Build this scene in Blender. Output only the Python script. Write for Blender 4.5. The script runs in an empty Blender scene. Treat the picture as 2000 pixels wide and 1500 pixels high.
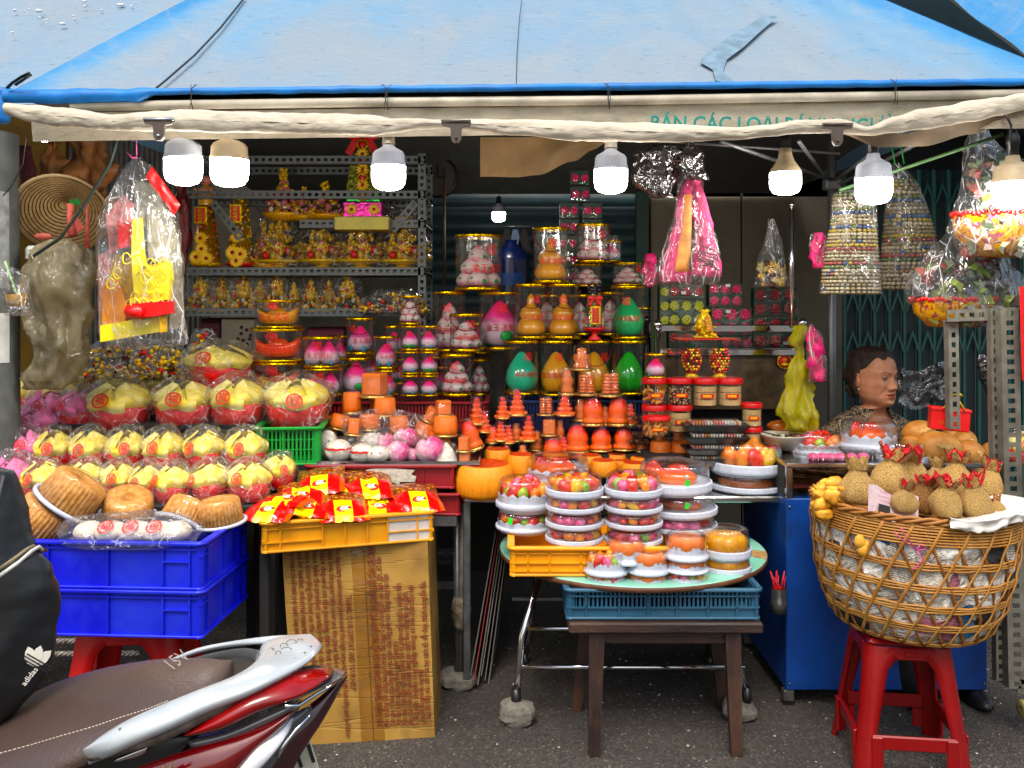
import bpy,bmesh,math,random
from mathutils import Vector,Matrix,Euler,noise
MT=Matrix.Translation
MR=Matrix.Rotation
R=math.radians
rnd=random.Random(11)
sc=bpy.context.scene
col=sc.collection
# ---------------------------------------------------------------- camera, sky, sun, exposure
FPX,HZ,EYE=1750.0,590.0,1.5
cam_d=bpy.data.cameras.new('camera')
cam=bpy.data.objects.new('camera',cam_d)
col.objects.link(cam)
cam.location=(0,0,EYE)
cam.rotation_euler=(R(90),0,0)
cam_d.sensor_width=36
cam_d.lens=36*FPX/2000
cam_d.shift_y=-(750-HZ)/2000
cam_d.clip_end=500
cam_d.clip_start=0.05
sc.camera=cam
world=bpy.data.worlds.new('World')
sc.world=world
world.use_nodes=True
wn=world.node_tree
for n in list(wn.nodes):
 wn.nodes.remove(n)
sky=wn.nodes.new('ShaderNodeTexSky')
sky.sky_type='NISHITA'
sky.sun_disc=False
SUN_EL,SUN_AZ=R(58),R(190)
sky.sun_elevation=SUN_EL
sky.sun_rotation=SUN_AZ
sky.dust_density=4.0
sky.air_density=1.4
bg=wn.nodes.new('ShaderNodeBackground')
bg.inputs[1].default_value=0.15
wo=wn.nodes.new('ShaderNodeOutputWorld')
wn.links.new(sky.outputs[0],bg.inputs[0])
wn.links.new(bg.outputs[0],wo.inputs[0])
sun_d=bpy.data.lights.new('sun','SUN')
sun_d.energy=1.5
sun_d.angle=R(25)
sun_d.color=(1.0,0.95,0.88)
sun=bpy.data.objects.new('sun',sun_d)
col.objects.link(sun)
sd=Vector((math.sin(SUN_AZ)*math.cos(SUN_EL),math.cos(SUN_AZ)*math.cos(SUN_EL),math.sin(SUN_EL)))
sun.rotation_euler=sd.to_track_quat('Z','Y').to_euler()
vs=sc.view_settings
vs.view_transform='Standard'
vs.look='None'
vs.gamma=1
vs.use_curve_mapping=False
vs.exposure=0.6
sc.render.engine='CYCLES'
cy=sc.cycles
cy.max_bounces=7
cy.diffuse_bounces=3
cy.glossy_bounces=3
cy.transmission_bounces=3
cy.transparent_max_bounces=40
cy.caustics_reflective=False
cy.caustics_refractive=False
cy.sample_clamp_indirect=4
cy.use_denoising=True
# ---------------------------------------------------------------- places
def P(px,py,Y):
 return Vector(((px-1000)*Y/FPX,Y,EYE-(py-HZ)*Y/FPX))
def PX(px,Y):return(px-1000)*Y/FPX
def PZ(py,Y):return EYE-(py-HZ)*Y/FPX
def S(n,Y):return n*Y/FPX
def lin(c):
 return c/12.92 if c<=0.04045 else((c+0.055)/1.055)**2.4
def C(h,k=1.0):
 h=h.lstrip('#')
 c=[lin(int(h[i:i+2],16)/255)*k for i in(0,2,4)]
 y=.25*c[0]+.6*c[1]+.15*c[2];s=1.0 if max(c)-min(c)<.03 else 1.15
 return tuple(min(1,max(.001,y+(q-y)*s))for q in c)
def nz(p,s=1.0,seed=0.0):
 return noise.noise(Vector((p[0]*s+seed,p[1]*s+seed*.7,p[2]*s-seed)))
 # ---------------------------------------------------------------- mesh builder
class MB:
 def __init__(s):
  s.v=[];s.f=[];s.m=[];s.sm=[]
 def add(s,vs_,fs,mi=0,smooth=False,M=None):
  o=len(s.v)
  if M is not None:
   vs_=[M@Vector(p)for p in vs_]
  s.v.extend(tuple(p)for p in vs_)
  for f in fs:
   s.f.append([i+o for i in f])
  s.m+=[mi]*len(fs);s.sm+=[smooth]*len(fs)
  return s
 def box(s,x0,x1,y0,y1,z0,z1,mi=0,M=None,b=0.0):
  if b<=0:
   vv=[(x,y,z)for x in(x0,x1)for y in(y0,y1)for z in(z0,z1)]
   ff=[(0,1,3,2),(4,6,7,5),(0,4,5,1),(2,3,7,6),(0,2,6,4),(1,5,7,3)]
   return s.add(vv,ff,mi,False,M)
  c=((x0+x1)/2,(y0+y1)/2,(z0+z1)/2);h=(abs(x1-x0)/2,abs(y1-y0)/2,abs(z1-z0)/2)
  b=min(b,min(h)*.9)
  vv=[];ix={}
  for sx in(-1,1):
   for sy in(-1,1):
    for sz in(-1,1):
     for a in range(3):
      q=[h[k]if k==a else h[k]-b for k in range(3)]
      ix[(sx,sy,sz,a)]=len(vv)
      vv.append((c[0]+sx*q[0],c[1]+sy*q[1],c[2]+sz*q[2]))
  ff=[]
  def key(a,sa,bb,sb,cc,sc_,w):
   k=[0,0,0];k[a]=sa;k[bb]=sb;k[cc]=sc_
   return ix[(k[0],k[1],k[2],w)]
  for a in range(3):
   bb,cc=(a+1)%3,(a+2)%3
   for sa in(-1,1):
    ff.append([key(a,sa,bb,-1,cc,-1,a),key(a,sa,bb,1,cc,-1,a),key(a,sa,bb,1,cc,1,a),key(a,sa,bb,-1,cc,1,a)])
   for s1 in(-1,1):
    for s2 in(-1,1):
     ff.append([key(bb,s1,cc,s2,a,-1,bb),key(bb,s1,cc,s2,a,1,bb),key(bb,s1,cc,s2,a,1,cc),key(bb,s1,cc,s2,a,-1,cc)])
  for sx in(-1,1):
   for sy in(-1,1):
    for sz in(-1,1):
     ff.append([ix[(sx,sy,sz,0)],ix[(sx,sy,sz,1)],ix[(sx,sy,sz,2)]])
  cv=Vector(c);out=[]
  for f in ff:
   p=[Vector(vv[i])for i in f]
   n=(p[1]-p[0]).cross(p[2]-p[0])
   m=sum(p,Vector())/len(p)-cv
   out.append(f if n.dot(m)>0 else f[::-1])
  return s.add(vv,out,mi,False,M)
 def cbox(s,c,d,mi=0,M=None,b=0.0,rz=0.0):
  T=MT(c)@MR(rz,4,'Z')
  if M is not None:T=M@T
  return s.box(-d[0]/2,d[0]/2,-d[1]/2,d[1]/2,-d[2]/2,d[2]/2,mi,T,b)
 def lathe(s,prof,n=24,mi=0,M=None,smooth=True,fn=None,cap0=False,cap1=False,a0=0.0,a1=None):
  vv=[];full=a1 is None
  k=n if full else n+1
  for(r,z)in prof:
   for i in range(k):
    a=a0+(2*math.pi*i/n if full else(a1-a0)*i/n)
    rr,zz=(r,z)if fn is None else fn(r,z,a)
    vv.append((rr*math.cos(a),rr*math.sin(a),zz))
  ff=[]
  for j in range(len(prof)-1):
   for i in range(n):
    i2=(i+1)%k if full else i+1
    ff.append((j*k+i,j*k+i2,(j+1)*k+i2,(j+1)*k+i))
  if cap0:ff.append(tuple(range(k))[::-1])
  if cap1:ff.append(tuple((len(prof)-1)*k+i for i in range(k)))
  return s.add(vv,ff,mi,smooth,M)
 def tube(s,pts,r,n=8,mi=0,M=None,smooth=True,cap=True,flat=1.0):
  pts=[Vector(p)for p in pts]
  vv=[];m=len(pts)
  prev=None
  for i,p in enumerate(pts):
   t=(pts[min(i+1,m-1)]-pts[max(i-1,0)])
   if t.length<1e-9:t=Vector((0,0,1))
   t.normalize()
   if prev is None:
    u=t.orthogonal().normalized()
    if abs(t.z)<.9:u=t.cross(Vector((0,0,1))).normalized()
   else:
    u=prev-t*prev.dot(t)
    u=u.normalized()if u.length>1e-6 else t.orthogonal().normalized()
   prev=u
   w=t.cross(u)
   rr=r[i]if isinstance(r,(list,tuple))else r
   for k in range(n):
    a=2*math.pi*k/n
    vv.append(p+u*(rr*math.cos(a))+w*(rr*flat*math.sin(a)))
  ff=[]
  for j in range(m-1):
   for k in range(n):
    k2=(k+1)%n
    ff.append((j*n+k,j*n+k2,(j+1)*n+k2,(j+1)*n+k))
  if cap:
   ff.append(tuple(range(n))[::-1]);ff.append(tuple((m-1)*n+k for k in range(n)))
  return s.add(vv,ff,mi,smooth,M)
 def blob(s,c,rad,nu=12,nv=8,mi=0,M=None,amp=0.0,ns=8.0,seed=0.0,smooth=True,fn=None):
  vv=[];c=Vector(c)
  rad=(rad,rad,rad)if not isinstance(rad,(tuple,list))else rad
  dirs=[Vector((0,0,-1))]
  for j in range(1,nv):
   t=math.pi*j/nv-math.pi/2
   for i in range(nu):
    a=2*math.pi*i/nu
    dirs.append(Vector((math.cos(a)*math.cos(t),math.sin(a)*math.cos(t),math.sin(t))))
  dirs.append(Vector((0,0,1)))
  for d in dirs:
   k=1.0
   if amp:k+=amp*nz(d*(sum(rad)/3),ns,seed+c.x*7.3+c.z*3.1)
   if fn:k*=fn(d)
   vv.append(c+Vector((d.x*rad[0],d.y*rad[1],d.z*rad[2]))*k)
  ff=[(0,1+(i+1)%nu,1+i)for i in range(nu)]
  for j in range(nv-2):
   for i in range(nu):
    i2=(i+1)%nu
    ff.append((1+j*nu+i,1+j*nu+i2,1+(j+1)*nu+i2,1+(j+1)*nu+i))
  L=len(dirs)-1;b=1+(nv-2)*nu
  ff+=[(b+i,b+(i+1)%nu,L)for i in range(nu)]
  return s.add(vv,ff,mi,smooth,M)
 def grid(s,fn,nu,nv,mi=0,M=None,smooth=True,cu=False):
  vv=[fn(i/nu,j/nv)for j in range(nv+1)for i in range(nu if cu else nu+1)]
  k=nu if cu else nu+1
  ff=[(j*k+i,j*k+(i+1)%k,(j+1)*k+(i+1)%k,(j+1)*k+i)for j in range(nv)for i in range(nu)]
  return s.add(vv,ff,mi,smooth,M)
 def prism(s,pts,y0,y1,mi=0,M=None):
  n=len(pts)
  vv=[(p[0],y0,p[1])for p in pts]+[(p[0],y1,p[1])for p in pts]
  ff=[tuple(range(n)),tuple(range(n,2*n))[::-1]]+[(i,i+n,(i+1)%n+n,(i+1)%n)for i in range(n)]
  return s.add(vv,ff,mi,False,M)
 def bag(s,st,mi=0,depth=.6,n=28,amp=.02,ns=9.0,seed=0.0,M=None,pleat=0.0,sub=4):
  rows=[]
  for a,b in zip(st[:-1],st[1:]):
   for k in range(sub):
    t=k/sub
    rows.append([a[q]*(1-t)+b[q]*t for q in range(3)])
  rows.append(list(st[-1][:3]))
  vv=[]
  for z,x0,x1 in rows:
   w=(x1-x0)/2;cx=(x0+x1)/2
   for i in range(n):
    a=2*math.pi*i/n
    ca,sa=math.cos(a),math.sin(a)
    p=Vector((cx+w*ca,w*depth*sa,z))
    d=.7*nz(p,ns,seed)+.9*(.22-abs(nz((p.x,p.y,p.z*.6),ns*1.8,seed+3)))+.5*(.2-abs(nz(p,ns*4,seed+5)))+.25*nz((p.x*2,p.y*2,p.z*.4),ns*2,seed+9)
    k=1+pleat*math.sin(a*9+seed)
    vv.append(Vector((cx+w*ca*k,w*depth*sa*k,z))+Vector((ca,sa,.3*ca))*d*amp)
  ff=[]
  for j in range(len(rows)-1):
   for i in range(n):
    i2=(i+1)%n
    ff.append((j*n+i,(j+1)*n+i,(j+1)*n+i2,j*n+i2))
  ff.append(tuple(range(n)));ff.append(tuple((len(rows)-1)*n+i for i in range(n))[::-1])
  return s.add(vv,ff,mi,True,M)
 def mesh(s,name,mats):
  me=bpy.data.meshes.new(name)
  me.from_pydata(s.v,[],s.f)
  for m in(mats if isinstance(mats,(list,tuple))else[mats]):
   me.materials.append(m)
  if len(me.polygons)==len(s.m):
   me.polygons.foreach_set('material_index',s.m)
   me.polygons.foreach_set('use_smooth',s.sm)
  me.update()
  return me
KIDS={}
def link(o,parent=None):
 col.objects.link(o)
 if parent is not None:
  o.parent=parent
  KIDS.setdefault(parent.name,[]).append(o)
 return o
def obj(name,mb,mats,parent=None,loc=None,rot=None,kind=None,label=None):
 me=mb if isinstance(mb,bpy.types.Mesh)else mb.mesh(name,mats)
 o=bpy.data.objects.new(name,me)
 if loc is not None:o.location=loc
 if rot is not None:o.rotation_euler=rot
 link(o,parent)
 if kind:o['kind']=kind
 if label:o['label']=label
 return o
def tag(o,label,cat,group=None):
 o['label']=label;o['category']=cat
 if group:o['group']=group
 return o
def thing(name,label,cat,loc=(0,0,0),rz=0.0,group=None,scale=None,rot=None):
 o=bpy.data.objects.new(name,None)
 o.empty_display_size=.05
 link(o)
 o.location=loc
 o.rotation_euler=rot if rot is not None else(0,0,rz)
 if scale is not None:o.scale=(scale,)*3 if not isinstance(scale,(tuple,list))else scale
 return tag(o,label,cat,group)
def copy_tree(o,parent=None):
 c=o.copy()
 link(c,parent)
 for ch in KIDS.get(o.name,[]):
  copy_tree(ch,c)
 return c
PROTO=[]
def proto(o):
 PROTO.append(o)
 return o
def put(pr,loc,label,cat=None,group=None,rz=0.0,scale=None,rot=None):
 c=copy_tree(pr)
 c.location=loc
 c.rotation_euler=rot if rot is not None else(0,0,rz)
 if scale is not None:c.scale=(scale,)*3 if not isinstance(scale,(tuple,list))else scale
 c['label']=label
 if cat:c['category']=cat
 if group:c['group']=group
 return c
def drop_protos():
 def rm(o):
  for ch in KIDS.get(o.name,[]):rm(ch)
  bpy.data.objects.remove(o)
 for o in PROTO:rm(o)
 # ---------------------------------------------------------------- text as flat mesh
_tx={}
def text_mesh(s,size=1.0,mat_=None,bend=0.0,bold=0.0,align='CENTER',res=3):
 key=(s,round(size,5),mat_.name,round(bend,4),bold,align)
 if key in _tx:return _tx[key]
 cu=bpy.data.curves.new('lettering','FONT')
 cu.body=s;cu.size=size;cu.align_x=align;cu.align_y='CENTER';cu.resolution_u=res
 cu.offset=bold
 o=bpy.data.objects.new('lettering',cu)
 col.objects.link(o)
 dg=bpy.context.evaluated_depsgraph_get()
 me=bpy.data.meshes.new_from_object(o.evaluated_get(dg))
 bpy.data.objects.remove(o);bpy.data.curves.remove(cu)
 for v in me.vertices:
  x,y=v.co.x,v.co.y
  if bend:
   a=x/bend
   v.co=(bend*math.sin(a),-bend*math.cos(a),y)
  else:
   v.co=(x,0,y)
 me.materials.clear();me.materials.append(mat_)
 me.name='lettering'
 _tx[key]=me
 return me
 # ---------------------------------------------------------------- materials
def newmat(name):
 m=bpy.data.materials.new(name);m.use_nodes=True
 nt=m.node_tree
 for n in list(nt.nodes):nt.nodes.remove(n)
 out=nt.nodes.new('ShaderNodeOutputMaterial')
 return m,nt,out
def N(nt,t,**kw):
 n=nt.nodes.new(t)
 for k,v in kw.items():
  if k.startswith('i_'):
   n.inputs[k[2:].replace('_',' ')].default_value=v
  elif k.startswith('n_'):
   n.inputs[int(k[2:])].default_value=v
  else:setattr(n,k,v)
 return n
def ramp(nt,stops,interp='LINEAR'):
 r=nt.nodes.new('ShaderNodeValToRGB')
 r.color_ramp.interpolation=interp
 el=r.color_ramp.elements
 while len(el)<len(stops):el.new(0.5)
 for e,(p,c)in zip(el,stops):
  e.position=p
  e.color=(*c,1)if not isinstance(c,(int,float))else(c,c,c,1)
 return r
def mat(name,c,rough=.5,metal=0,var=.14,vs=14,bump=0.0,bs=60,c2=None,rand=0.0,coat=0.0,stretch=None,spec=.5,sss=0.0,lo=.35,hi=.65,dirt=0.0,dirtc=(.05,.04,.03)):
 m,nt,out=newmat(name)
 L=nt.links.new
 b=N(nt,'ShaderNodeBsdfPrincipled')
 b.inputs['Metallic'].default_value=metal
 b.inputs['Specular IOR Level'].default_value=spec
 if coat:b.inputs['Coat Weight'].default_value=coat;b.inputs['Coat Roughness'].default_value=.08
 if sss:
  b.inputs['Subsurface Weight'].default_value=sss
  b.inputs['Subsurface Radius'].default_value=(.012,.006,.003)
  b.inputs['Subsurface Scale'].default_value=1
 tc=N(nt,'ShaderNodeTexCoord')
 src=tc.outputs['Object']
 if stretch:
  mp=N(nt,'ShaderNodeMapping');mp.inputs['Scale'].default_value=stretch
  L(src,mp.inputs[0]);src=mp.outputs[0]
 no=N(nt,'ShaderNodeTexNoise');no.inputs['Scale'].default_value=vs;no.inputs['Detail'].default_value=4
 L(src,no.inputs['Vector'])
 c2_=c2 if c2 is not None else tuple(min(1,x*(1+var))for x in c)
 c1_=c if c2 is not None else tuple(x*(1-var)for x in c)
 rp=ramp(nt,[(lo,c1_),(hi,c2_)])
 L(no.outputs[0],rp.inputs[0])
 cc=rp.outputs[0]
 if dirt:
  n2=N(nt,'ShaderNodeTexNoise');n2.inputs['Scale'].default_value=3.1;n2.inputs['Detail'].default_value=8;n2.inputs['Roughness'].default_value=.7
  L(tc.outputs['Object'],n2.inputs['Vector'])
  r2=ramp(nt,[(.48,0),(.7,dirt)])
  L(n2.outputs[0],r2.inputs[0])
  mx=N(nt,'ShaderNodeMix',data_type='RGBA');mx.inputs['B'].default_value=(*dirtc,1)
  L(r2.outputs[0],mx.inputs['Factor']);L(cc,mx.inputs['A']);cc=mx.outputs['Result']
 if rand:
  oi=N(nt,'ShaderNodeObjectInfo')
  mr=N(nt,'ShaderNodeMapRange');mr.inputs['To Min'].default_value=1-rand;mr.inputs['To Max'].default_value=1+rand
  L(oi.outputs['Random'],mr.inputs[0])
  hs=N(nt,'ShaderNodeHueSaturation');L(mr.outputs[0],hs.inputs['Value']);L(cc,hs.inputs['Color']);cc=hs.outputs[0]
 L(cc,b.inputs['Base Color'])
 rr=ramp(nt,[(.3,max(.02,rough-.08)),(.7,min(1,rough+.1))])
 L(no.outputs[0],rr.inputs[0]);L(rr.outputs[0],b.inputs['Roughness'])
 if bump:
  n3=N(nt,'ShaderNodeTexNoise');n3.inputs['Scale'].default_value=bs;n3.inputs['Detail'].default_value=5
  L(src,n3.inputs['Vector'])
  bp=N(nt,'ShaderNodeBump');bp.inputs['Strength'].default_value=bump;bp.inputs['Distance'].default_value=.004
  L(n3.outputs[0],bp.inputs['Height']);L(bp.outputs[0],b.inputs['Normal'])
 L(b.outputs[0],out.inputs[0])
 return m
def gmat(name,stops,rough=.35,axis='Z',blot=.05,trans=0.0,coat=0.0,bump=0.0):
 m,nt,out=newmat(name);L=nt.links.new
 b=N(nt,'ShaderNodeBsdfPrincipled');b.inputs['Roughness'].default_value=rough
 if coat:b.inputs['Coat Weight'].default_value=coat
 tc=N(nt,'ShaderNodeTexCoord');sp=N(nt,'ShaderNodeSeparateXYZ');L(tc.outputs['Generated'],sp.inputs[0])
 no=N(nt,'ShaderNodeTexNoise');no.inputs['Scale'].default_value=5;L(tc.outputs['Generated'],no.inputs['Vector'])
 ma=N(nt,'ShaderNodeMath',operation='MULTIPLY_ADD');ma.inputs[1].default_value=blot*4;L(no.outputs[0],ma.inputs[0])
 sb=N(nt,'ShaderNodeMath',operation='SUBTRACT');sb.inputs[1].default_value=blot*2
 L(sp.outputs[axis],sb.inputs[0]);L(sb.outputs[0],ma.inputs[2])
 rp=ramp(nt,stops);L(ma.outputs[0],rp.inputs[0]);L(rp.outputs[0],b.inputs['Base Color'])
 if bump:
  n3=N(nt,'ShaderNodeTexNoise');n3.inputs['Scale'].default_value=70
  L(tc.outputs['Object'],n3.inputs['Vector'])
  bp=N(nt,'ShaderNodeBump');bp.inputs['Strength'].default_value=bump;bp.inputs['Distance'].default_value=.004
  L(n3.outputs[0],bp.inputs['Height']);L(bp.outputs[0],b.inputs['Normal'])
 L(b.outputs[0],out.inputs[0])
 return m
def clear(name,tint=(1,1,1),base=.05,edge=.5,rough=.06,crinkle=0.0,cs=18,white=0.0,ws=9,body=0.0,bodyc=(.8,.8,.8),stretch=(1,1,1)):
 m,nt,out=newmat(name);L=nt.links.new
 tr=N(nt,'ShaderNodeBsdfTransparent');tr.inputs[0].default_value=(*tint,1)
 gl=N(nt,'ShaderNodeBsdfGlossy');gl.inputs['Roughness'].default_value=rough
 tc=N(nt,'ShaderNodeTexCoord');mp=N(nt,'ShaderNodeMapping');mp.inputs['Scale'].default_value=stretch
 L(tc.outputs['Object'],mp.inputs[0])
 lw=N(nt,'ShaderNodeLayerWeight');lw.inputs['Blend'].default_value=.35
 mr=N(nt,'ShaderNodeMapRange');mr.inputs['To Min'].default_value=base;mr.inputs['To Max'].default_value=edge
 L(lw.outputs['Facing'],mr.inputs[0])
 if crinkle:
  no=N(nt,'ShaderNodeTexNoise');no.inputs['Scale'].default_value=cs;no.inputs['Detail'].default_value=3;no.inputs['Distortion'].default_value=1.6
  L(mp.outputs[0],no.inputs['Vector'])
  vo=N(nt,'ShaderNodeTexVoronoi');vo.inputs['Scale'].default_value=cs*.9
  L(mp.outputs[0],vo.inputs['Vector'])
  ad=N(nt,'ShaderNodeMath',operation='ADD');L(no.outputs[0],ad.inputs[0]);L(vo.outputs[0],ad.inputs[1])
  bp=N(nt,'ShaderNodeBump');bp.inputs['Strength'].default_value=crinkle;bp.inputs['Distance'].default_value=.03
  L(ad.outputs[0],bp.inputs['Height']);L(bp.outputs[0],gl.inputs['Normal']);L(bp.outputs[0],lw.inputs['Normal'])
 mx=N(nt,'ShaderNodeMixShader');L(mr.outputs[0],mx.inputs[0]);L(tr.outputs[0],mx.inputs[1]);L(gl.outputs[0],mx.inputs[2])
 last=mx.outputs[0]
 if white or body:
  df=N(nt,'ShaderNodeBsdfDiffuse');df.inputs[0].default_value=(*bodyc,1)
  tl=N(nt,'ShaderNodeBsdfTranslucent');tl.inputs[0].default_value=(*bodyc,1)
  md=N(nt,'ShaderNodeMixShader');md.inputs[0].default_value=.4;L(df.outputs[0],md.inputs[1]);L(tl.outputs[0],md.inputs[2])
  v4=N(nt,'ShaderNodeTexVoronoi',feature='DISTANCE_TO_EDGE');v4.inputs['Scale'].default_value=ws
  L(mp.outputs[0],v4.inputs['Vector'])
  rq=ramp(nt,[(0.0,white),(.02,white*.3),(.06,0)]);L(v4.outputs['Distance'],rq.inputs[0])  # whitish crease lines, also painted to stand in for streak highlights
  n4=N(nt,'ShaderNodeTexNoise');n4.inputs['Scale'].default_value=ws*.8;n4.inputs['Detail'].default_value=2
  L(mp.outputs[0],n4.inputs['Vector'])
  rm=ramp(nt,[(.48,0),(.6,1)]);L(n4.outputs[0],rm.inputs[0])
  mm=N(nt,'ShaderNodeMath',operation='MULTIPLY_ADD');mm.inputs[2].default_value=body;L(rq.outputs[0],mm.inputs[0]);L(rm.outputs[0],mm.inputs[1])
  rp=mm
  m2=N(nt,'ShaderNodeMixShader');L(rp.outputs[0],m2.inputs[0]);L(last,m2.inputs[1]);L(md.outputs[0],m2.inputs[2]);last=m2.outputs[0]
 L(last,out.inputs[0])
 return m
def emit(name,c,s):
 m,nt,out=newmat(name)
 e=N(nt,'ShaderNodeEmission');e.inputs[0].default_value=(*c,1);e.inputs[1].default_value=s
 nt.links.new(e.outputs[0],out.inputs[0])
 return m
 #  SETTING
asphalt=mat('asphalt',C('#2b2a29'),rough=.85,var=.3,vs=2.2,bump=1.0,bs=170,c2=C('#4a4744'),lo=.3,hi=.7)
def _asphalt():
 m,nt,out=newmat('asphalt_ground');L=nt.links.new
 b=N(nt,'ShaderNodeBsdfPrincipled');b.inputs['Roughness'].default_value=.8
 tc=N(nt,'ShaderNodeTexCoord')
 v=N(nt,'ShaderNodeTexVoronoi');v.inputs['Scale'].default_value=150;L(tc.outputs['Object'],v.inputs['Vector'])
 r1=ramp(nt,[(.0,C('#292521')),(.45,C('#3c3732')),(.85,C('#524c45')),(.985,C('#8f877b'))]);L(v.outputs['Color'],r1.inputs[0])
 n=N(nt,'ShaderNodeTexNoise');n.inputs['Scale'].default_value=1.7;n.inputs['Detail'].default_value=8;L(tc.outputs['Object'],n.inputs['Vector'])
 r2=ramp(nt,[(.3,.6),(.7,1.35)]);L(n.outputs[0],r2.inputs[0])
 mx=N(nt,'ShaderNodeMix',data_type='RGBA',blend_type='MULTIPLY');mx.inputs['Factor'].default_value=1
 L(r1.outputs[0],mx.inputs['A']);L(r2.outputs[0],mx.inputs['B']);L(mx.outputs['Result'],b.inputs['Base Color'])
 bp=N(nt,'ShaderNodeBump');bp.inputs['Strength'].default_value=.9;bp.inputs['Distance'].default_value=.006
 L(v.outputs['Distance'],bp.inputs['Height']);L(bp.outputs[0],b.inputs['Normal'])
 L(b.outputs[0],out.inputs[0]);return m
g=MB()
g.add([(-150,-150,0),(150,-150,0),(150,150,0),(-150,150,0)],[(0,1,2,3)])
obj('ground',g,_asphalt(),kind='structure')
g=MB()
for i in range(260):
 x=rnd.uniform(-1.2,2.0);y=rnd.uniform(2.6,4.2);r=rnd.uniform(.002,.006)
 g.blob((x,y,r*.6),(r,r*rnd.uniform(.5,1),r*.5),5,3,amp=.3,seed=i)
obj('grit',g,mat('grit_white',C('#b9b4ab'),.8),kind='stuff')
# ---- materials shared
steel=mat('galvanised_steel',C('#7d7f80'),.38,.85,.2,20,dirt=.5,dirtc=C('#3d352d'))
stain=mat('stainless_steel',C('#c2c3c4'),.18,1.0,.08,6,dirt=.25,dirtc=C('#554b40'))
chrome=mat('chrome',C('#d8d9da'),.08,1.0,.05)
rust=mat('rusty_slotted_steel',C('#6f6c62'),.6,.35,.2,25,dirt=.7,dirtc=C('#3a2a20'))
slotg=mat('grey_painted_slotted_steel',C('#666b6c'),.55,.1,.15,25,dirt=.55,dirtc=C('#35302b'))
black=mat('black_plastic',C('#141414'),.35,var=.3)
dark=mat('dark_board',C('#24221f'),.9,var=.3)  # plain dark tone for hidden boards, dark cloth and print
gold=mat('shiny_gold_foil',C('#ffbe28'),.25,.4,.35,60,bump=.6,bs=120)
goldp=mat('gold_plastic',C('#e6a41c'),.3,.25,.4,45,bump=.3,bs=90)
redcl=mat('red_paper',C('#c4121a'),.45,var=.2)
cream=mat('cream_tarpaulin',C('#cfc4b0'),.7,var=.1,vs=5,bump=.4,bs=40,dirt=.55,dirtc=C('#7d7260'))
cream_pipe=mat('cream_painted_pipe',C('#c3bba9'),.5,var=.12,vs=9,dirt=.7,dirtc=C('#5b5348'),stretch=(1,1,1))
# ---- back building
fac=thing('shop_front','dim shuttered shop front closing the back of the stall','building',(0,6.0,0))
wb=MB();wb.box(-6,6,.02,.3,0,7)
obj('wall',wb,mat('grimy_wall',C('#6b675c'),.85,dirt=.6),fac)
teal=mat('dark_teal_shutter',C('#1e3a40'),.5,var=.15,vs=4,dirt=.5,dirtc=C('#10181a'))
sl=None
for i in range(22):
 z=.95+i*.085
 if sl is None:
  m_=MB();m_.grid(lambda u,v:(-.62+u*1.5,-.02-.014*math.sin(math.pi*v),v*.081),1,4)
  sl=m_.mesh('slat',teal)
 obj('slat',sl,None,fac,(0,0,z))
beige=mat('beige_board',C('#8d8472'),.75,var=.1,vs=3,dirt=.5,dirtc=C('#4c453a'))
for x0,x1,z0,z1 in((.92,1.52,0,2.35),(1.53,2.2,0,2.35)):
 m_=MB();m_.box(x0,x1,-.05,-.01,z0,z1,b=.004);obj('panel',m_,beige,fac)
m_=MB();m_.box(.82,.905,-.09,-.01,0,2.9,b=.004);obj('door_frame',m_,mat('green_door_frame',C('#2d4a42'),.5,dirt=.4),fac)
m_=MB();m_.box(-2.0,-1.6,-.05,-.01,0,3,b=.004);m_.box(-1.6,-1.5,-.08,-.01,0,3);obj('panel',m_,beige,fac)
m_=MB();m_.box(-1.49,-.66,-.06,-.03,1.9,2.9);obj('window',m_,mat('dark_window',C('#101820'),.1,spec=.8),fac)
m_=MB()
for i in range(28):
 x=-2.95+i*.034
 m_.add([(x,-.04,0),(x+.012,-.055,0),(x+.022,-.055,0),(x+.034,-.04,0),(x,-.04,3),(x+.012,-.055,3),(x+.022,-.055,3),(x+.034,-.04,3)],[(0,1,5,4),(1,2,6,5),(2,3,7,6)])
o=obj('corrugated_sheet',m_,mat('grey_corrugated_sheet',C('#75726b'),.5,.2,.2,dirt=.6),fac)
m_=MB();m_.box(-5.2,-2.96,-.06,-.01,0,3.2);obj('yellow_plaster',m_,mat('yellow_plaster',C('#8a6a2c'),.8,dirt=.5),fac)
# ---- folding gate behind the seller
GY=4.75
gate=thing('folding_gate','teal green folding lattice gate pulled shut behind the seated woman','gate',(0,GY,0))
tg=mat('teal_gate_paint',C('#2f5f59'),.5,var=.15,dirt=.45,dirtc=C('#1b2b28'))
tgd=mat('dark_gate_slat',C('#10282a'),.6,var=.2)
zt=2.2
gs=None ;gp=None
for i in range(14):
 x=PX(1648,GY)+i*.079
 if gs is None:
  gs=MB().box(-.009,.009,-.018,.004,.05,zt,b=.003).mesh('upright',tg)
  gp=MB().box(.012,.067,.004,.008,.05,zt).mesh('slat',tgd)
 obj('upright',gs,None,gate,(x,0,0));obj('slat',gp,None,gate,(x,0,0))
lt=[]
for x0,x1 in((0,.012),(.079,.067)):
 q=MB();q.add([(x0,y,0)for y in(-.024,-.021)]+[(x1,y,0)for y in(-.024,-.021)]+[(.0395,y,.085)for y in(-.024,-.021)]+[(.0395,y,.115)for y in(-.024,-.021)],[(0,2,4,6),(1,7,5,3),(0,1,3,2),(2,3,5,4),(4,5,7,6),(6,7,1,0)]);lt.append(q.mesh('lattice_strip',tg))
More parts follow.
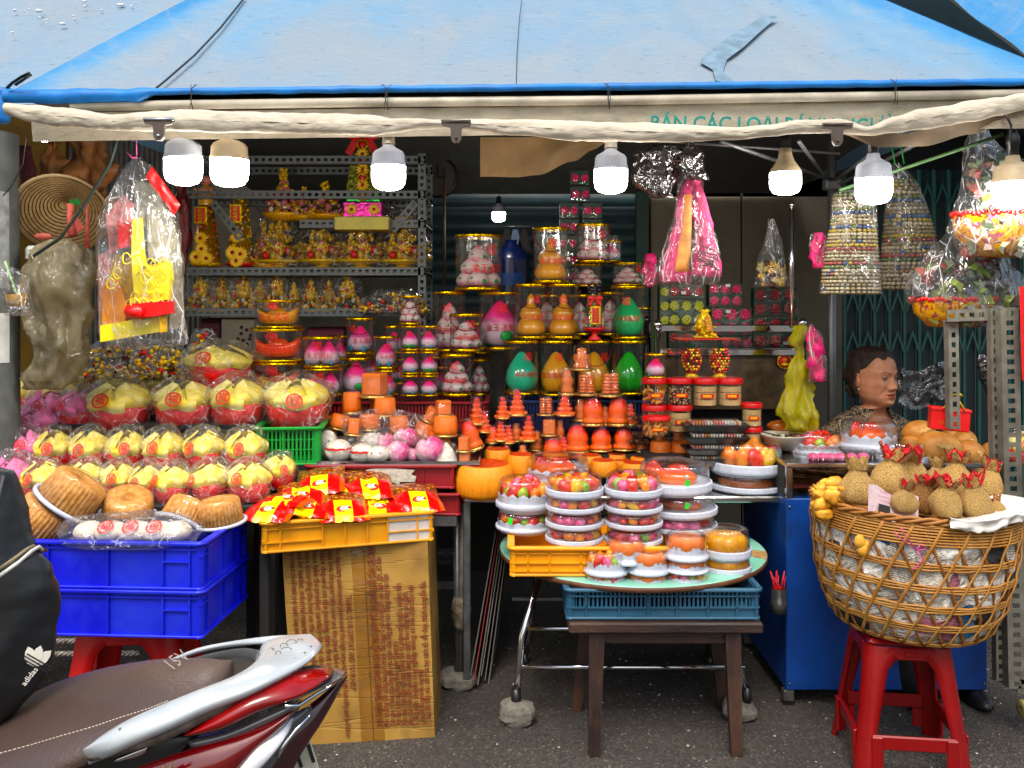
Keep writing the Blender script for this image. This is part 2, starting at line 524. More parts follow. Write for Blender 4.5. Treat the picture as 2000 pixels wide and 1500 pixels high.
for i in range(13):
 for z in(.55,1.24,1.45,2.02):
  for q in lt:obj('lattice_strip',q,None,gate,(PX(1648,GY)+i*.079,0,z))
  # ---- utility pole at the edge
pole=thing('utility_pole','thick grey concrete utility pole with bill posters and blue print','pole',(-1.935,3.3,0))
m_=MB();m_.lathe([(.115,0),(.106,2.12)],28);obj('shaft',m_,mat('grey_concrete',C('#606462'),.8,var=.2,bump=.5,dirt=.5),pole)
m_=MB();m_.lathe([(.112,1.55),(.111,1.9)],20,a0=R(-115),a1=R(-20));obj('poster',m_,mat('torn_grey_poster',C('#8f928f'),.8,var=.25,vs=30,bump=.8),pole)
m_=MB();m_.lathe([(.113,1.28),(.113,1.46)],20,a0=R(-115),a1=R(-20));obj('poster',m_,mat('white_poster',C('#cfd0cc'),.7,dirt=.3),pole)
bluei=mat('blue_ink',C('#1d2f86'),.6)
for k,(tx,z,s_)in enumerate((('OO',1.315,.075),('THEPT',1.40,.03),('KHOAN',1.435,.03),('CATBT',1.37,.028))):
 o=obj('lettering',text_mesh(tx,s_,bluei,.1155),None,pole,(0,0,z),(0,0,R(20)))
 # ---- canopy (steep square tent roof)
EL,ER=P(15,182,2.9),P(2110,158,2.9)
AP=Vector((-.07,4.62,3.90))
def tarp_mat(name,dust=True):
 m,nt,out=newmat(name);L=nt.links.new
 b=N(nt,'ShaderNodeBsdfPrincipled');b.inputs['Roughness'].default_value=.55
 at=N(nt,'ShaderNodeAttribute',attribute_name='dust')
 tc=N(nt,'ShaderNodeTexCoord')
 n1=N(nt,'ShaderNodeTexNoise');n1.inputs['Scale'].default_value=3;n1.inputs['Detail'].default_value=9;n1.inputs['Roughness'].default_value=.62
 L(tc.outputs['Object'],n1.inputs['Vector'])
 ma=N(nt,'ShaderNodeMath',operation='MULTIPLY_ADD');ma.inputs[1].default_value=.9;L(n1.outputs[0],ma.inputs[0])
 sb=N(nt,'ShaderNodeMath',operation='SUBTRACT');sb.inputs[1].default_value=.45;L(at.outputs['Fac'],sb.inputs[0]);L(sb.outputs[0],ma.inputs[2])
 rp=ramp(nt,[(.05,C('#2f78ab')),(.3,C('#4f88b2')),(.6,C('#6b90ab')),(1.0,C('#84919b'))]);L(ma.outputs[0],rp.inputs[0])
 n2=N(nt,'ShaderNodeTexNoise');n2.inputs['Scale'].default_value=60;n2.inputs['Detail'].default_value=2
 mp=N(nt,'ShaderNodeMapping');mp.inputs['Scale'].default_value=(.5,1,1);L(tc.outputs['Object'],mp.inputs[0]);L(mp.outputs[0],n2.inputs['Vector'])
 r2=ramp(nt,[(.64,0),(.72,.45)]);L(n2.outputs[0],r2.inputs[0])
 mx=N(nt,'ShaderNodeMix',data_type='RGBA');mx.inputs['B'].default_value=(*C('#5d6d7c'),1)
 L(r2.outputs[0],mx.inputs['Factor']);L(rp.outputs[0],mx.inputs['A'])
 n4=N(nt,'ShaderNodeTexNoise');n4.inputs['Scale'].default_value=1.6;n4.inputs['Distortion'].default_value=1.0;n4.inputs['Detail'].default_value=6
 L(tc.outputs['Object'],n4.inputs['Vector'])
 r4=ramp(nt,[(.47,0),(.5,.18),(.53,0)]);L(n4.outputs[0],r4.inputs[0])
 m4=N(nt,'ShaderNodeMix',data_type='RGBA');m4.inputs['B'].default_value=(*C('#999b98'),1)
 L(r4.outputs[0],m4.inputs['Factor']);L(mx.outputs['Result'],m4.inputs['A'])
 L(m4.outputs['Result'],b.inputs['Base Color'])
 n3=N(nt,'ShaderNodeTexNoise');n3.inputs['Scale'].default_value=45;n3.inputs['Detail'].default_value=6;L(mp.outputs[0],n3.inputs['Vector'])
 bp=N(nt,'ShaderNodeBump');bp.inputs['Strength'].default_value=.5;bp.inputs['Distance'].default_value=.01
 L(n3.outputs[0],bp.inputs['Height']);L(bp.outputs[0],b.inputs['Normal'])
 L(b.outputs[0],out.inputs[0]);return m
tarp=tarp_mat('faded_blue_tarpaulin')
under=mat('grey_canopy_lining',C('#55564f'),.8,var=.12,dirt=.4)
def sheet(name,fn,nu,nv,dustfn,parent,m=None,**k):
 mb=MB();mb.grid(fn,nu,nv)
 me=mb.mesh(name,m or tarp)
 at=me.attributes.new('dust','FLOAT','POINT')
 vals=[dustfn(i/nu,j/nv)for j in range(nv+1)for i in range(nu+1)]
 at.data.foreach_set('value',vals)
 return obj(name,me,None,parent,**k)
can=thing('stall_canopy','faded blue pitched market canopy with a cream front valance over the stall','canopy')
def front(u,v):
 p=EL.lerp(ER,u).lerp(AP,v*.98)
 sag=.055*math.sin(math.pi*min(1,v*1.1))*math.sin(math.pi*u)**.5 if 0<u<1 else 0
 w=.016*nz((u*9*(1-v),v*2,0),1,4)+.01*nz((u*30,v*5,1),1,7)*(1-v)
 w+=.02*math.exp(-((u-.82-v*.3)/.02)**2)*math.sin(math.pi*v)
 return p+Vector((0,.5,-.7))*(sag*.8)+Vector((0,-.7,.7))*w
def dfront(u,v):
 e=min(u,1-u)
 d=1-math.exp(-(e/.045)**2)*.95
 d-=.45*math.exp(-((u-.13-.1*v)/.05)**2)*min(1,v*3.5)
 d-=.35*math.exp(-((u-.9-.03*v)/.06)**2)
 d-=.2*math.exp(-((u-.5)/.2)**2)*v*2
 return max(0,min(1,d*.86+.18*(1-v*4)))
sheet('front_panel',front,120,60,dfront,can)
BL,BR=Vector((-1.7,5.9,2.25)),Vector((1.85,5.9,2.25))
sheet('side_panel',lambda u,v:ER.lerp(BR,u).lerp(AP,v*.98),20,20,lambda u,v:.6,can)
sheet('side_panel',lambda u,v:EL.lerp(BL,u).lerp(AP,v*.98),20,20,lambda u,v:.6,can)
sheet('back_panel',lambda u,v:BL.lerp(BR,u).lerp(AP,v*.98),20,20,lambda u,v:.6,can)
m_=MB()
def lin_(u,v):
 p=EL.lerp(ER,u)*(1-v)+(BL.lerp(BR,u))*v
 return Vector((p.x*.995,p.y+.03,p.z-.03+.5*math.sin(math.pi*v)*math.sin(math.pi*min(max(u,.02),.98))**.7))
m_.grid(lin_,24,16);obj('lining',m_,under,can)
def FPt(px,py,off=.02):
 k=(AP.z-2.19)/(AP.y-2.9);m=(590-py)/1750
 Y=(2.19-1.5-2.9*k)/(m-k)
 Y-=off*.7
 return P(px,py,Y)
seamm=mat('dark_seam',C('#27353f'),.7)
for pts in(((305,172),(320,160),(380,108),(430,55),(478,-5)),((1008,172),(1010,100),(1014,40),(1020,-10))):
 m_=MB();m_.tube([FPt(x,y,.012)for x,y in pts],.0035 if pts[0][0]<500 else .0012,6);obj('seam',m_,seamm,can)
m_=MB();pl=[(1492,30),(1440,62),(1405,85),(1372,112),(1368,122),(1392,136),(1398,158),(1440,163),(1412,140),(1420,116),(1452,92),(1480,66),(1520,32)]
pv=[FPt(x,y,.036)for x,y in pl]
m_.add(pv,[(0,1,11,12),(1,2,10,11),(2,3,9,10),(3,4,5,9),(5,6,8,9),(6,7,8)])
obj('water_stain',m_,mat('slate_water_stain',C('#6f8797'),.6,var=.2,vs=30),can)
blueh=mat('bright_blue_hem',C('#2f7ac6'),.5,var=.16,vs=12,bump=.3,dirt=.35,dirtc=C('#1d3f66'))
m_=MB()
def hem(u,v):
 p=EL.lerp(ER,u)+Vector((0,-.012,-.004));big=1.0+1.0*(1-min(1,max(0,(u-.125)/.012)))
 a=v*2*math.pi
 r=.0105*big
 w=.003*nz((p.x*14,v*3,0),1,3)*big
 return p+Vector((0,(r+w)*math.cos(a),(r*1.1+w)*math.sin(a)-.011*(big-1)))
m_.grid(hem,160,10,cu=False);obj('hem',m_,blueh,can)
m_=MB();m_.tube([P(140,208,2.9),P(700,200,2.9),P(1200,196,2.9),P(2100,182,2.9)],.0155,14);obj('edge_pipe',m_,cream_pipe,can)
m_=MB()
def val(u,v):
 a,b=P(60,221-0,2.91),P(2090,194,2.91)
 p=a.lerp(b,u);return p+Vector((0,.006*nz((p.x*12,v*3,0),1,5)+.012*v,-v*.09))
m_.grid(val,120,6);obj('valance',m_,mat('dirty_cream_valance',C('#beb5a2'),.8,var=.12,vs=14,bump=.5,bs=90,dirt=.6,dirtc=C('#7f7563'),stretch=(1,1,3)),can)
tealt=mat('teal_lettering',C('#157f76'),.7,var=.25,vs=30)
me=text_mesh('BÁN CÁC LOẠI BÁNH NGƯỜI',.066,tealt,bold=.0012)
xs=[v.co.x for v in me.vertices];wd=max(xs)-min(xs)
tg_w=PX(1758,2.9)-PX(1272,2.9)
c_=P(1515,245,2.89)
obj('lettering',me,None,can,(c_.x,2.888,c_.z),(0,R(.8),0)).scale=(tg_w/wd,1,1)
rl=[(12,200,226),(60,203,240),(120,208,250),(230,222,256),(310,214,258),(380,212,260),(450,215,262),(600,220,264),(720,222,268),(770,230,262),(810,230,254),(870,233,252),(930,231,258),(1000,232,266),(1150,235,278),(1250,238,280),(1340,243,279),(1440,248,274),(1500,243,268),(1560,232,262),(1640,231,262),(1695,246,266),(1745,226,262),(1800,210,255),(1850,204,248),(1900,194,240),(1950,188,228),(2000,180,218),(2060,172,208)]
def interp(tab,x):
 for a,b in zip(tab[:-1],tab[1:]):
  if x<=b[0]:
   t=max(0,(x-a[0])/(b[0]-a[0]));t2=t*t*(3-2*t)
   return[a[k]*(1-t2)+b[k]*t2 for k in range(1,len(a))]
 return list(tab[-1][1:])
m_=MB()
def roll(u,v):
 px=12+u*2048;t,b=interp(rl,px)
 a=v*2*math.pi;Y=2.84
 cz=PZ((t+b)/2,Y);h=S(b-t,Y)/2*.9
 d=.2*nz((u*36,math.cos(a)*1.2,math.sin(a)*1.2),1,2)+.2*(.2-abs(nz((u*60+a,a*1.1,0),1,8)))+.14*nz((u*90,a,0),1,6)+.2*max(0,nz((u*26+a*.9,a*.4,0),1.6,12))**1.5
 return Vector((PX(px,Y),Y-(.018+.02*d)*math.cos(a),cz+h*(1+d*.5)*math.sin(a)))
m_.grid(roll,420,22);obj('rolled_tarp',m_,mat('cream_rolled_tarp',C('#cbc2b0'),.75,var=.1,vs=9,bump=.9,bs=34,dirt=.5,dirtc=C('#85796a'),stretch=(1,1,2.4)),can)
m_=MB()
def flap(u,v):
 px=1640+u*390
 t=interp([(1640,255),(1750,262),(1850,245),(1950,222),(2040,200)],px)[0]
 b=interp([(1640,262),(1720,288),(1800,286),(1900,262),(1950,242),(2040,208)],px)[0]
 return P(px,t+(b-t)*v,2.9+.03*v+.01*nz((u*8,v,0),1,3))
m_.grid(flap,40,6);obj('tarp_flap',m_,mat('tan_tarp_flap',C('#8d7b66'),.75,dirt=.4),can)
m_=MB()
def mid(u,v):
 px=938+u*245;b=interp([(938,345),(1010,346),(1050,342),(1120,315),(1160,292),(1185,278)],px)[0]
 return P(px,268+(b-268)*v,3.35+.03*math.sin(u*9)*v+.02*nz((u*6,v*2,0),1,8))
m_.grid(mid,30,10);obj('inner_curtain',m_,mat('tan_inner_curtain',C('#7d6342'),.8,var=.12,dirt=.4,bump=.5,bs=20),can)
tie=mat('tie_wire',C('#3a3d40'),.5,.5)
for x,y in((375,172),(755,172),(1188,170),(1750,162)):
 m_=MB()
 for k in range(3):
  q=P(x+rnd.uniform(-3,3),y,2.868)
  m_.tube([q+Vector((rnd.uniform(-.02,.02),0,.012)),q,q+Vector((rnd.uniform(-.004,.004),-.004,-.04)),q+Vector((rnd.uniform(-.006,.006),0,-.07))],.0011,5)
 obj('wire_tie',m_,tie,can)
m_=MB();m_.tube([P(14,172,2.86),P(24,162,2.85),P(42,150,2.84),P(58,142,2.84),(P(60,146,2.84)),P(30,166,2.85)],.007,6,flat=.5);obj('strap',m_,black,can)
m_=MB();m_.bag([(PZ(168,2.9),PX(-40,2.9),PX(12,2.9)),(PZ(205,2.9),PX(-44,2.9),PX(16,2.9)),(PZ(236,2.9),PX(-40,2.9),PX(6,2.9))],depth=.6,amp=.01,seed=3,M=MT((0,2.93,0)));obj('corner_wrap',m_,blueh,can)
frame=mat('grey_tent_frame',C('#77797a'),.4,.6,dirt=.5)
m_=MB();m_.tube([P(1625,240,3.98),(PX(1625,3.98),3.98,.02)],.019,12);obj('post',m_,frame,can)
for a,b in(((1625,352),(1408,276)),((1615,350),(1560,276)),((1630,352),(1705,300)),((1640,360),(1800,276))):
 m_=MB();m_.tube([P(*a,3.96),P(*b,3.3)],.008,8);obj('strut',m_,frame,can)
m_=MB();m_.box(-.035,.035,-.03,.03,-.03,.02,b=.006);obj('hub',m_,frame,can,P(1625,358,3.98))
m_=MB();m_.tube([P(1640,372,3.25),P(1960,262,3.0)],.006,8);obj('strut',m_,mat('green_cane',C('#4d6b46'),.6),can)
m_=MB();m_.tube([P(1300,276,3.5),P(1640,300,3.6)],.006,8);obj('strut',m_,frame,can)
# ---- neighbouring canopies
nb=thing('neighbour_canopy','pale dusty blue canopy of the next stall rising behind the front roof corner','canopy')
def nbf(u,v):
 a,b=Vector((-6.5,3.2,2.2)),Vector((-1.55,3.2,2.2));c,d=Vector((-6.5,5.2,4.2)),Vector((-.1,5.2,4.2))
 p=a.lerp(b,u).lerp(c.lerp(d,u),v);return p+Vector((0,0,.05*nz((u*12,v*4,0),1,2)))
sheet('roof_cloth',nbf,80,30,lambda u,v:.78+.2*nz((u*3,v*3,0),1,5)+.1*(1-v),nb)
m_=MB()
for i in range(34):
 px,py=rnd.uniform(0,330),rnd.uniform(0,70)
 if py>95-px*.3:continue
 m=(590-py)/1750;Y=(2.2-1.5-3.2)/(m-1)-.04
 c_=P(px,py,Y);r=rnd.uniform(.003,.009)
 m_.blob(c_,(r*rnd.uniform(.6,2.2),r*.8,r*.8),6,4,amp=.5,seed=i)
obj('paper_scraps',m_,mat('white_scraps',C('#d5d7d8'),.8),nb,kind='stuff')
nb2=thing('neighbour_canopy','bright blue canopy edge of the stall beyond the dark gap in the upper corner','canopy')
def nbg(u,v):
 a,b=P(1800,-46,3.7),P(2300,330,3.0)
 return a.lerp(b,u)+Vector((1.6,.5,.9))*v+Vector((0,0,.03*nz((u*6,v*4,0),1,2)))
sheet('roof_cloth',nbg,40,20,lambda u,v:.12+.5*v,nb2)
m_=MB()
def nbh(u,v):
 a,b=P(1800,-46,3.7),P(2300,330,3.0)
 return a.lerp(b,u)*(1-v)+Vector((1.5+2.5*u,6.0,3.3-.9*u))*v+Vector((0,.01,-.004))
m_.grid(nbh,10,10);obj('lining',m_,under,nb2)
m_=MB();m_.box(-.0,4.5,0,.04,2.2,5.5);obj('upper_wall',m_,mat('shade_toned_upper_wall',C('#3a3935'),.9,dirt=.5),nb2,(1.0,5.95,0))  # deep shade under the canopies is put into this wall's dark colour
# ---- clips
clipm=mat('brown_grey_clip_steel',C('#5c534b'),.5,.4,dirt=.6,dirtc=C('#35261c'))
def clip(px,py,lab,rz=0.0):
 t=thing('bulldog_clip',lab,'clip',P(px,py,2.79),group='steel clips gripping the rolled tarp')
 m_=MB();m_.prism([(-.045,.008),(.045,.008),(.047,-.002),(.043,-.01),(.02,-.014),(.017,-.022),(.016,-.05),(.008,-.062),(-.008,-.062),(-.016,-.05),(-.017,-.022),(-.02,-.014),(-.043,-.01),(-.047,-.002)],-.006,.006)
 obj('jaw',m_,clipm,t)
 m_=MB();m_.tube([(-.046,-.006,.004),(.046,-.006,.004)],.005,8);m_.lathe([(.0045,0),(.0045,.004)],10,M=MT((0,-.008,-.047))@MR(R(90),4,'X'),cap1=True)
 obj('spring_bar',m_,chrome if px<400 else clipm,t)
clip(311,236,'steel clip with a bright bar on the rolled tarp above the two closest bulbs')
clip(891,240,'rust brown clip on the rolled tarp above the wall clock')
clip(1635,246,'grey brown clip on the rolled tarp in front of the steel tent post')
# ---- bulbs
bulb_on=emit('lit_bulb_diffuser',(1,.95,.88),46)
bw=mat('white_bulb_body',C('#a9acb4'),.4,var=.05)
bt=mat('aged_tan_bulb_body',C('#a8977c'),.5,var=.12)
def mk_bulb(body,narrow=False):
 t=thing('led_bulb','x','bulb')
 m_=MB();rr=.0625
 m_.lathe([(0,-.087),(.03,-.086),(.048,-.079),(.058,-.066),(rr,-.045),(rr,0)],28);obj('diffuser',m_,bulb_on,t)
 m_=MB()
 def rib(r,z,a):
  return(r*(1-(.035 if(int(round(a/(2*math.pi)*56))%2 and 0.012<z<.045)else 0)),z)
 if narrow:m_.lathe([(rr,0),(rr,.008),(.05,.028),(.035,.05),(.026,.075),(.024,.1),(0,.1)],56,fn=rib)
 else:m_.lathe([(rr+.001,0),(rr+.001,.012),(.061,.013),(.059,.044),(.052,.055),(.036,.064),(.024,.072),(.021,.09),(0,.09)],56,fn=rib)
 obj('heat_sink',m_,body,t)
 return t
pb_w,pb_t,pb_n=proto(mk_bulb(bw)),proto(mk_bulb(bt)),proto(mk_bulb(bt,True))
sockw=mat('old_white_socket',C('#b9ae9c'),.5);sockb=mat('black_socket',C('#111111'),.4)
def bulb(px,pyseam,Y,pr,lab,sock,wpx,topy,black_=False):
 k=S(wpx,Y)/.125
 t=put(pr,P(px,pyseam,Y),lab,'bulb','lit LED bulbs hung along the canopy edge',scale=k)
 m_=MB()
 if black_:
  m_.lathe([(.018,.085),(.019,.125),(.022,.13),(.022,.15),(.012,.175),(.005,.19),(.004,.24)],16)
 else:
  m_.lathe([(.026,.082),(.024,.086),(.022,.125),(.021,.15)],16,cap1=True);m_.tube([(0,0,.15),(.003,.01,.2)],.003,6)
 obj('socket',m_,sock,t)
bulb(358,311,2.95,pb_w,'white lit LED bulb beside a tan one, closest to the clear yellow paper goods bag',sockw,72,0)
bulb(448,313,2.95,pb_t,'lit LED bulb with a tan ribbed body above the buddha figurine',sockb,73,0)
bulb(759,325,2.95,pb_w,'white lit LED bulb hiding the edge of the tall sunflower tower',sockw,66,0)
bulb(1193,332,2.95,pb_w,'white lit LED bulb next to the little stack of pink candle boxes',sockw,65,0)
bulb(1534,338,3.15,pb_n,'lit LED bulb with a tan conical neck near the tent post struts',sockb,60,0)
bulb(1706,350,2.95,pb_w,'white lit LED bulb in a black and steel socket before the striped bead bags',sockb,69,0,True)
bulb(1978,357,2.95,pb_t,'tan lit LED bulb in front of the bag of folded green paper',sockb,73,0,True)
bulb(974,415,4.9,pb_w,'small distant lit bulb deep in the shop above the water bottle',sockb,26,0)
bulb(85,258,4.6,pb_n,'warm lit bulb far behind the hanging brown bundles',sockb,26,0)
m_=MB();m_.tube([P(1962,218,2.9),P(1975,245,2.9),P(1972,270,2.9),P(1980,300,2.9)],.004,6)
tag(obj('power_cord',m_,black),'black cord looping down to the tan bulb by the folded green paper bag','cord')
#  CRATES, TABLES, STOOLS, SHELVES
def plast(name,h,rough=.38,**k):return mat(name,C(h),rough,var=.1,vs=5,bump=.12,bs=30,dirt=k.pop('dirt',.25),**k)
blue_p=plast('royal_blue_plastic','#0a22c4',dirt=.4,dirtc=C('#3f5ac0'))
yel_p=plast('amber_yellow_plastic','#eda112',dirtc=C('#a06a14'))
yel_w=plast('mustard_yellow_plastic','#dd9a1c',dirt=.4,dirtc=C('#8e6a2a'))
grn_p=plast('green_plastic','#0f9440',dirtc=C('#0c5a2a'))
mar_p=plast('maroon_plastic','#8a1f26',dirt=.35,dirtc=C('#4a1a18'))
slate_p=plast('slate_blue_plastic','#2f566e',dirt=.35,dirtc=C('#27353d'))
navy_p=plast('navy_plastic','#132a63',dirtc=C('#0b1838'))
red_p=plast('red_stool_plastic','#b41215',.35,dirt=.3,dirtc=C('#8e1414'))
dred_p=plast('dark_red_stool_plastic','#7f0c17',.32,dirt=.35,dirtc=C('#5c0f16'))
white_p=plast('white_worn_plastic','#c9c3bd',dirt=.4,dirtc=C('#8f8378'))
def crate(lab,loc,w,d,h,m,rz=0.0,style='solid',vr=(.14,.62,.85),hr=(.2,),group=None,patch=None,bot=.0,part_ribs=((.62,.85,.42),)):
 t=thing('plastic_crate',lab,'crate',loc,rz,group)
 body=MB();rim=MB()
 sides=[(w,d/2,0),(d,w/2,R(90)),(w,d/2,R(180)),(d,w/2,R(270))]
 for L,off,a in sides:
  M=MR(a,4,'Z')@MT((0,-off,0))
  x0,x1=-L/2,L/2
  if style=='solid':
   body.box(x0+.004,x1-.004,.008,.013,.004,h-.004,M=M)
  else:
   zs0,zs1=(.12*h,.88*h)if style=='slots' else(.36*h,.93*h)
   body.box(x0+.01,x1-.01,.008,.012,0,zs0,M=M);body.box(x0+.01,x1-.01,.008,.012,zs1,h,M=M)
   body.box(x0+.01,x0+.03,.008,.012,zs0,zs1,M=M);body.box(x1-.03,x1-.01,.008,.012,zs0,zs1,M=M)
   n=int((L-.06)/.0145)
   for i in range(n+1):
    x=x0+.03+i*(L-.06)/n
    body.box(x-.0035,x+.0035,.008,.012,zs0,zs1,M=M)
   if style=='slots':
    for q in(.4,.66):body.box(x0+.02,x1-.02,.006,.012,h*q-.002,h*q+.002,M=M)
  for q in vr:
   body.box(x0+q*L-.0025,x0+q*L+.0025,-.001,.009,.003,h-.003,M=M)
  for q in hr:
   body.box(x0+.006,x1-.006,-.001,.0092,h*(1-q)-.0022,h*(1-q)+.0022,M=M)
  for a0,a1,q in part_ribs:
   body.box(x0+a0*L,x0+a1*L,-.0008,.0094,h*(1-q)-.002,h*(1-q)+.002,M=M)
  rim.box(x0+.012,x1-.012,-.011,.014,h-.010,h,M=M,b=.002)
  rim.box(x0+.012,x1-.012,-.003,.014,bot,bot+.008,M=M,b=.002)
  Mc=MR(a,4,'Z')@MT((x1-.016,-off+.016,0))
  body.lathe([(.0155,0),(.0155,h)],6,M=Mc,a0=R(-90),a1=0)
  rim.lathe([(.0155,h-.010),(.027,h-.010),(.027,h),(.0,h)],6,M=Mc,a0=R(-90),a1=0)
  rim.lathe([(.019,bot),(.019,bot+.008),(.0,bot+.008)],6,M=Mc,a0=R(-90),a1=0)
 body.box(-w/2+.012,w/2-.012,-d/2+.012,d/2-.012,.003,.008)
 obj('body',body,m,t);obj('rim',rim,m,t)
 if patch:
  pm=MB();a0,a1=patch
  pm.box(-w/2+a0*w+.004,-w/2+a1*w-.003,-d/2+.0045,-d/2+.0075,.008,h-.012);obj('whitened_panel',pm,white_p,t)
 return t
GC='crates stacked under the goods'
bc=Vector((-1.215,2.955))
for k,(z,lab)in enumerate(((.470,'royal blue crate resting on the red stool, under another blue crate'),(.618,'upper royal blue crate holding brown sponge cakes and stamped buns'))):
 t=crate(lab,(bc.x,bc.y,z),.56,.40,.147,blue_p,R(-3.5),vr=(.13,.47,.78,.93),hr=(.16,),group='blue crates',part_ribs=((.78-.0,.93,.42),(.0,.13,.3)))
yc=crate('yellow crate with a whitened patch, on the cardboard box, full of snack packets',(-.615,3.275,.657),.585,.40,.106,yel_w,R(17),vr=(.1,.34,.47,.6,.72,.9),hr=(.25,),patch=(.72,.985),part_ribs=((0,.34,.68),(.72,1,.62)))
yc2=crate('amber yellow crate on the round green table under the cake boxes',(.325,3.22,.572),.66,.38,.1,yel_p,0,vr=(.09,.2,.36,.52,.64,.78,.9),hr=(.22,.55,.82),part_ribs=())
crate('green slatted crate under the yellow lotus cakes',(PX(573,3.6),3.62,.872),.245,.36,.148,grn_p,R(6),'slots',vr=(.08,.42,.75,.93),hr=(),part_ribs=())
crate('maroon crate with a torn white label under the tray of buns',(PX(752,3.55),3.60,.788),.565,.36,.09,mar_p,0,vr=(.2,.6,.79),hr=(.12,),part_ribs=())
crate('lower maroon crate beneath the one with the torn label',(PX(752,3.55)+.02,3.60,.685),.57,.36,.085,mar_p,0,vr=(.2,.45,.79),hr=(.12,),part_ribs=())
crate('dark red slatted crate with the tubs of peach jellies on top',(PX(790,4.02),4.05,.935),.745,.36,.135,mar_p,0,'grid',vr=(.15,.4,.7,.88),hr=(.62,),part_ribs=())
crate('navy slatted crate under the tubs of green and yellow jellies',(PX(1130,4.04),4.05,.935),.62,.36,.14,navy_p,0,'grid',vr=(.08,.3,.6,.9),hr=(.62,),part_ribs=())
crate('slate blue slatted crate between the wooden stool and the round table',(PX(1283,3.1),3.15,.449),.64,.37,.103,slate_p,0,'grid',vr=(.1,.27,.42,.57,.73,.88),hr=(.25,.62),part_ribs=())
m_=MB()
pl=[(-.07,.004),(-.02,-.006),(.03,-.002),(.055,-.012),(.058,.0),(.115,.0),(.12,.02),(.1,.028),(.115,.045),(.05,.05),(-.03,.056),(-.07,.045),(-.078,.02)]
m_.prism(pl,-.0015,0);tag(obj('paper_label',m_,mat('torn_paper_label',C('#b9b2a4'),.9,var=.2,vs=60,bump=.5),None,(PX(752,3.42),3.4145,.815)),'torn white paper stuck on the maroon crate front','label')
# ---- round green folding table
t=thing('round_table','round folding table with a pale green top and brown edge','table',(.455,3.425,0))
def tt():
 m_=MB();m_.lathe([(0,.57),(.497,.57),(.5,.567)],72,smooth=False);return m_
obj('top',tt(),mat('pale_green_laminate',C('#86c0ab'),.35,var=.08,vs=4,bump=.1,dirt=.3,dirtc=C('#7a8e7c')),t)
m_=MB();m_.lathe([(.5,.567),(.503,.566),(.503,.552),(.497,.548),(0,.548)],72);obj('edge_band',m_,mat('worn_brown_edge',C('#5c3a26'),.55,var=.3,dirt=.5,dirtc=C('#1d120b')),t)
m_=MB();m_.add([(math.cos(R(a))*r,math.sin(R(a))*r,.571)for a,r in((-22,.5),(-10,.5),(-8,.455),(-15,.435),(-20,.45))],[(0,1,2,3,4)]);obj('chipped_patch',m_,mat('bare_particle_board',C('#9a774e'),.9,var=.3,vs=60,bump=.7),t)
for pts in([(-.33,-.1,.545),(-.42,-.2,.3),(-.44,-.215,.075)],[(.3,-.1,.545),(.35,-.14,.3),(.39,-.2,.075)],[(-.33,.25,.545),(-.4,.3,.0)],[(.3,.25,.545),(.37,.3,.0)]):
 m_=MB();m_.tube(pts,.013,12);o=obj('leg',m_,chrome,t)
 e=pts[-1];m2=MB();m2.lathe([(.0,-.012),(.017,-.012),(.018,.0),(.016,.04),(.0,.04)],12,M=MT(e));obj('rubber_foot',m2,black,o)
for z,y in((.31,-.16),(.19,-.21)):
 m_=MB();m_.tube([(-.42,y,z),(.38,y,z)],.008,8);obj('crossbar',m_,chrome,t)
stone=mat('rough_concrete_lump',C('#6c6860'),.95,var=.3,vs=30,bump=1.0,bs=70,dirt=.5)
def lump(loc,w,d,h,lab,seed):
 m_=MB();m_.blob((0,0,h/2),(w/2,d/2,h/2),14,8,amp=.35,ns=14,seed=seed,fn=lambda q:1/max(abs(q.x),abs(q.y),abs(q.z))**.65,smooth=False)
 tag(obj('concrete_lump',m_,stone,None,loc),lab,'stone','concrete lumps under the table feet')
lump((.015,3.2,0),.12,.1,.07,'rough concrete lump under the chromed table foot beside the leaning cardboard',2)
lump((PX(1447,3.22),3.23,0),.12,.11,.065,'flat concrete block under the table foot closest to the blue cabinet',5)
lump((PX(895,3.5),3.5,0),.14,.12,.06,'concrete lump at the bottom of the taped steel leg',8)
# ---- wooden stool
wood=mat('dark_worn_wood',C('#2f1b12'),.6,var=.5,vs=5,bump=.6,bs=35,stretch=(6,6,1),dirt=.4,dirtc=C('#6b4a33'))
woodx=mat('dark_worn_wood_rail',C('#2c1911'),.6,var=.5,vs=5,bump=.6,bs=35,stretch=(1,6,6),dirt=.45,dirtc=C('#71533c'))
t=thing('wooden_stool','dark brown wooden stool with splayed legs in the middle of the pavement','stool',(PX(1284,3.12),3.13,0))
m_=MB();m_.box(-.32,.32,-.19,.19,.41,.446,b=.006);obj('seat',m_,woodx,t)
m_=MB();m_.box(-.25,.25,-.155,-.13,.365,.409,b=.003);obj('apron',m_,woodx,t)
m_=MB();m_.box(-.25,.25,.13,.155,.365,.409,b=.003);obj('apron',m_,woodx,t)
for sx in(-1,1):
 m_=MB();m_.box(sx*.24-.012,sx*.24+.012,-.13,.13,.365,.409,b=.003);obj('apron',m_,woodx,t)
 for sy in(-1,1):
  m_=MB()
  a,b=Vector((sx*.225,sy*.148,.408)),Vector((sx*(.27 if sy>0 else .235),sy*.165,0))
  vv=[]
  for q,wd in((a,.026),(b,.018)):
   for dx,dy in((-1,-1),(1,-1),(1,1),(-1,1)):vv.append(q+Vector((dx*wd,dy*wd*.8,0)))
  m_.add(vv,[(3,2,1,0),(4,5,6,7),(0,1,5,4),(1,2,6,5),(2,3,7,6),(3,0,4,7)]);obj('leg',m_,wood,t)
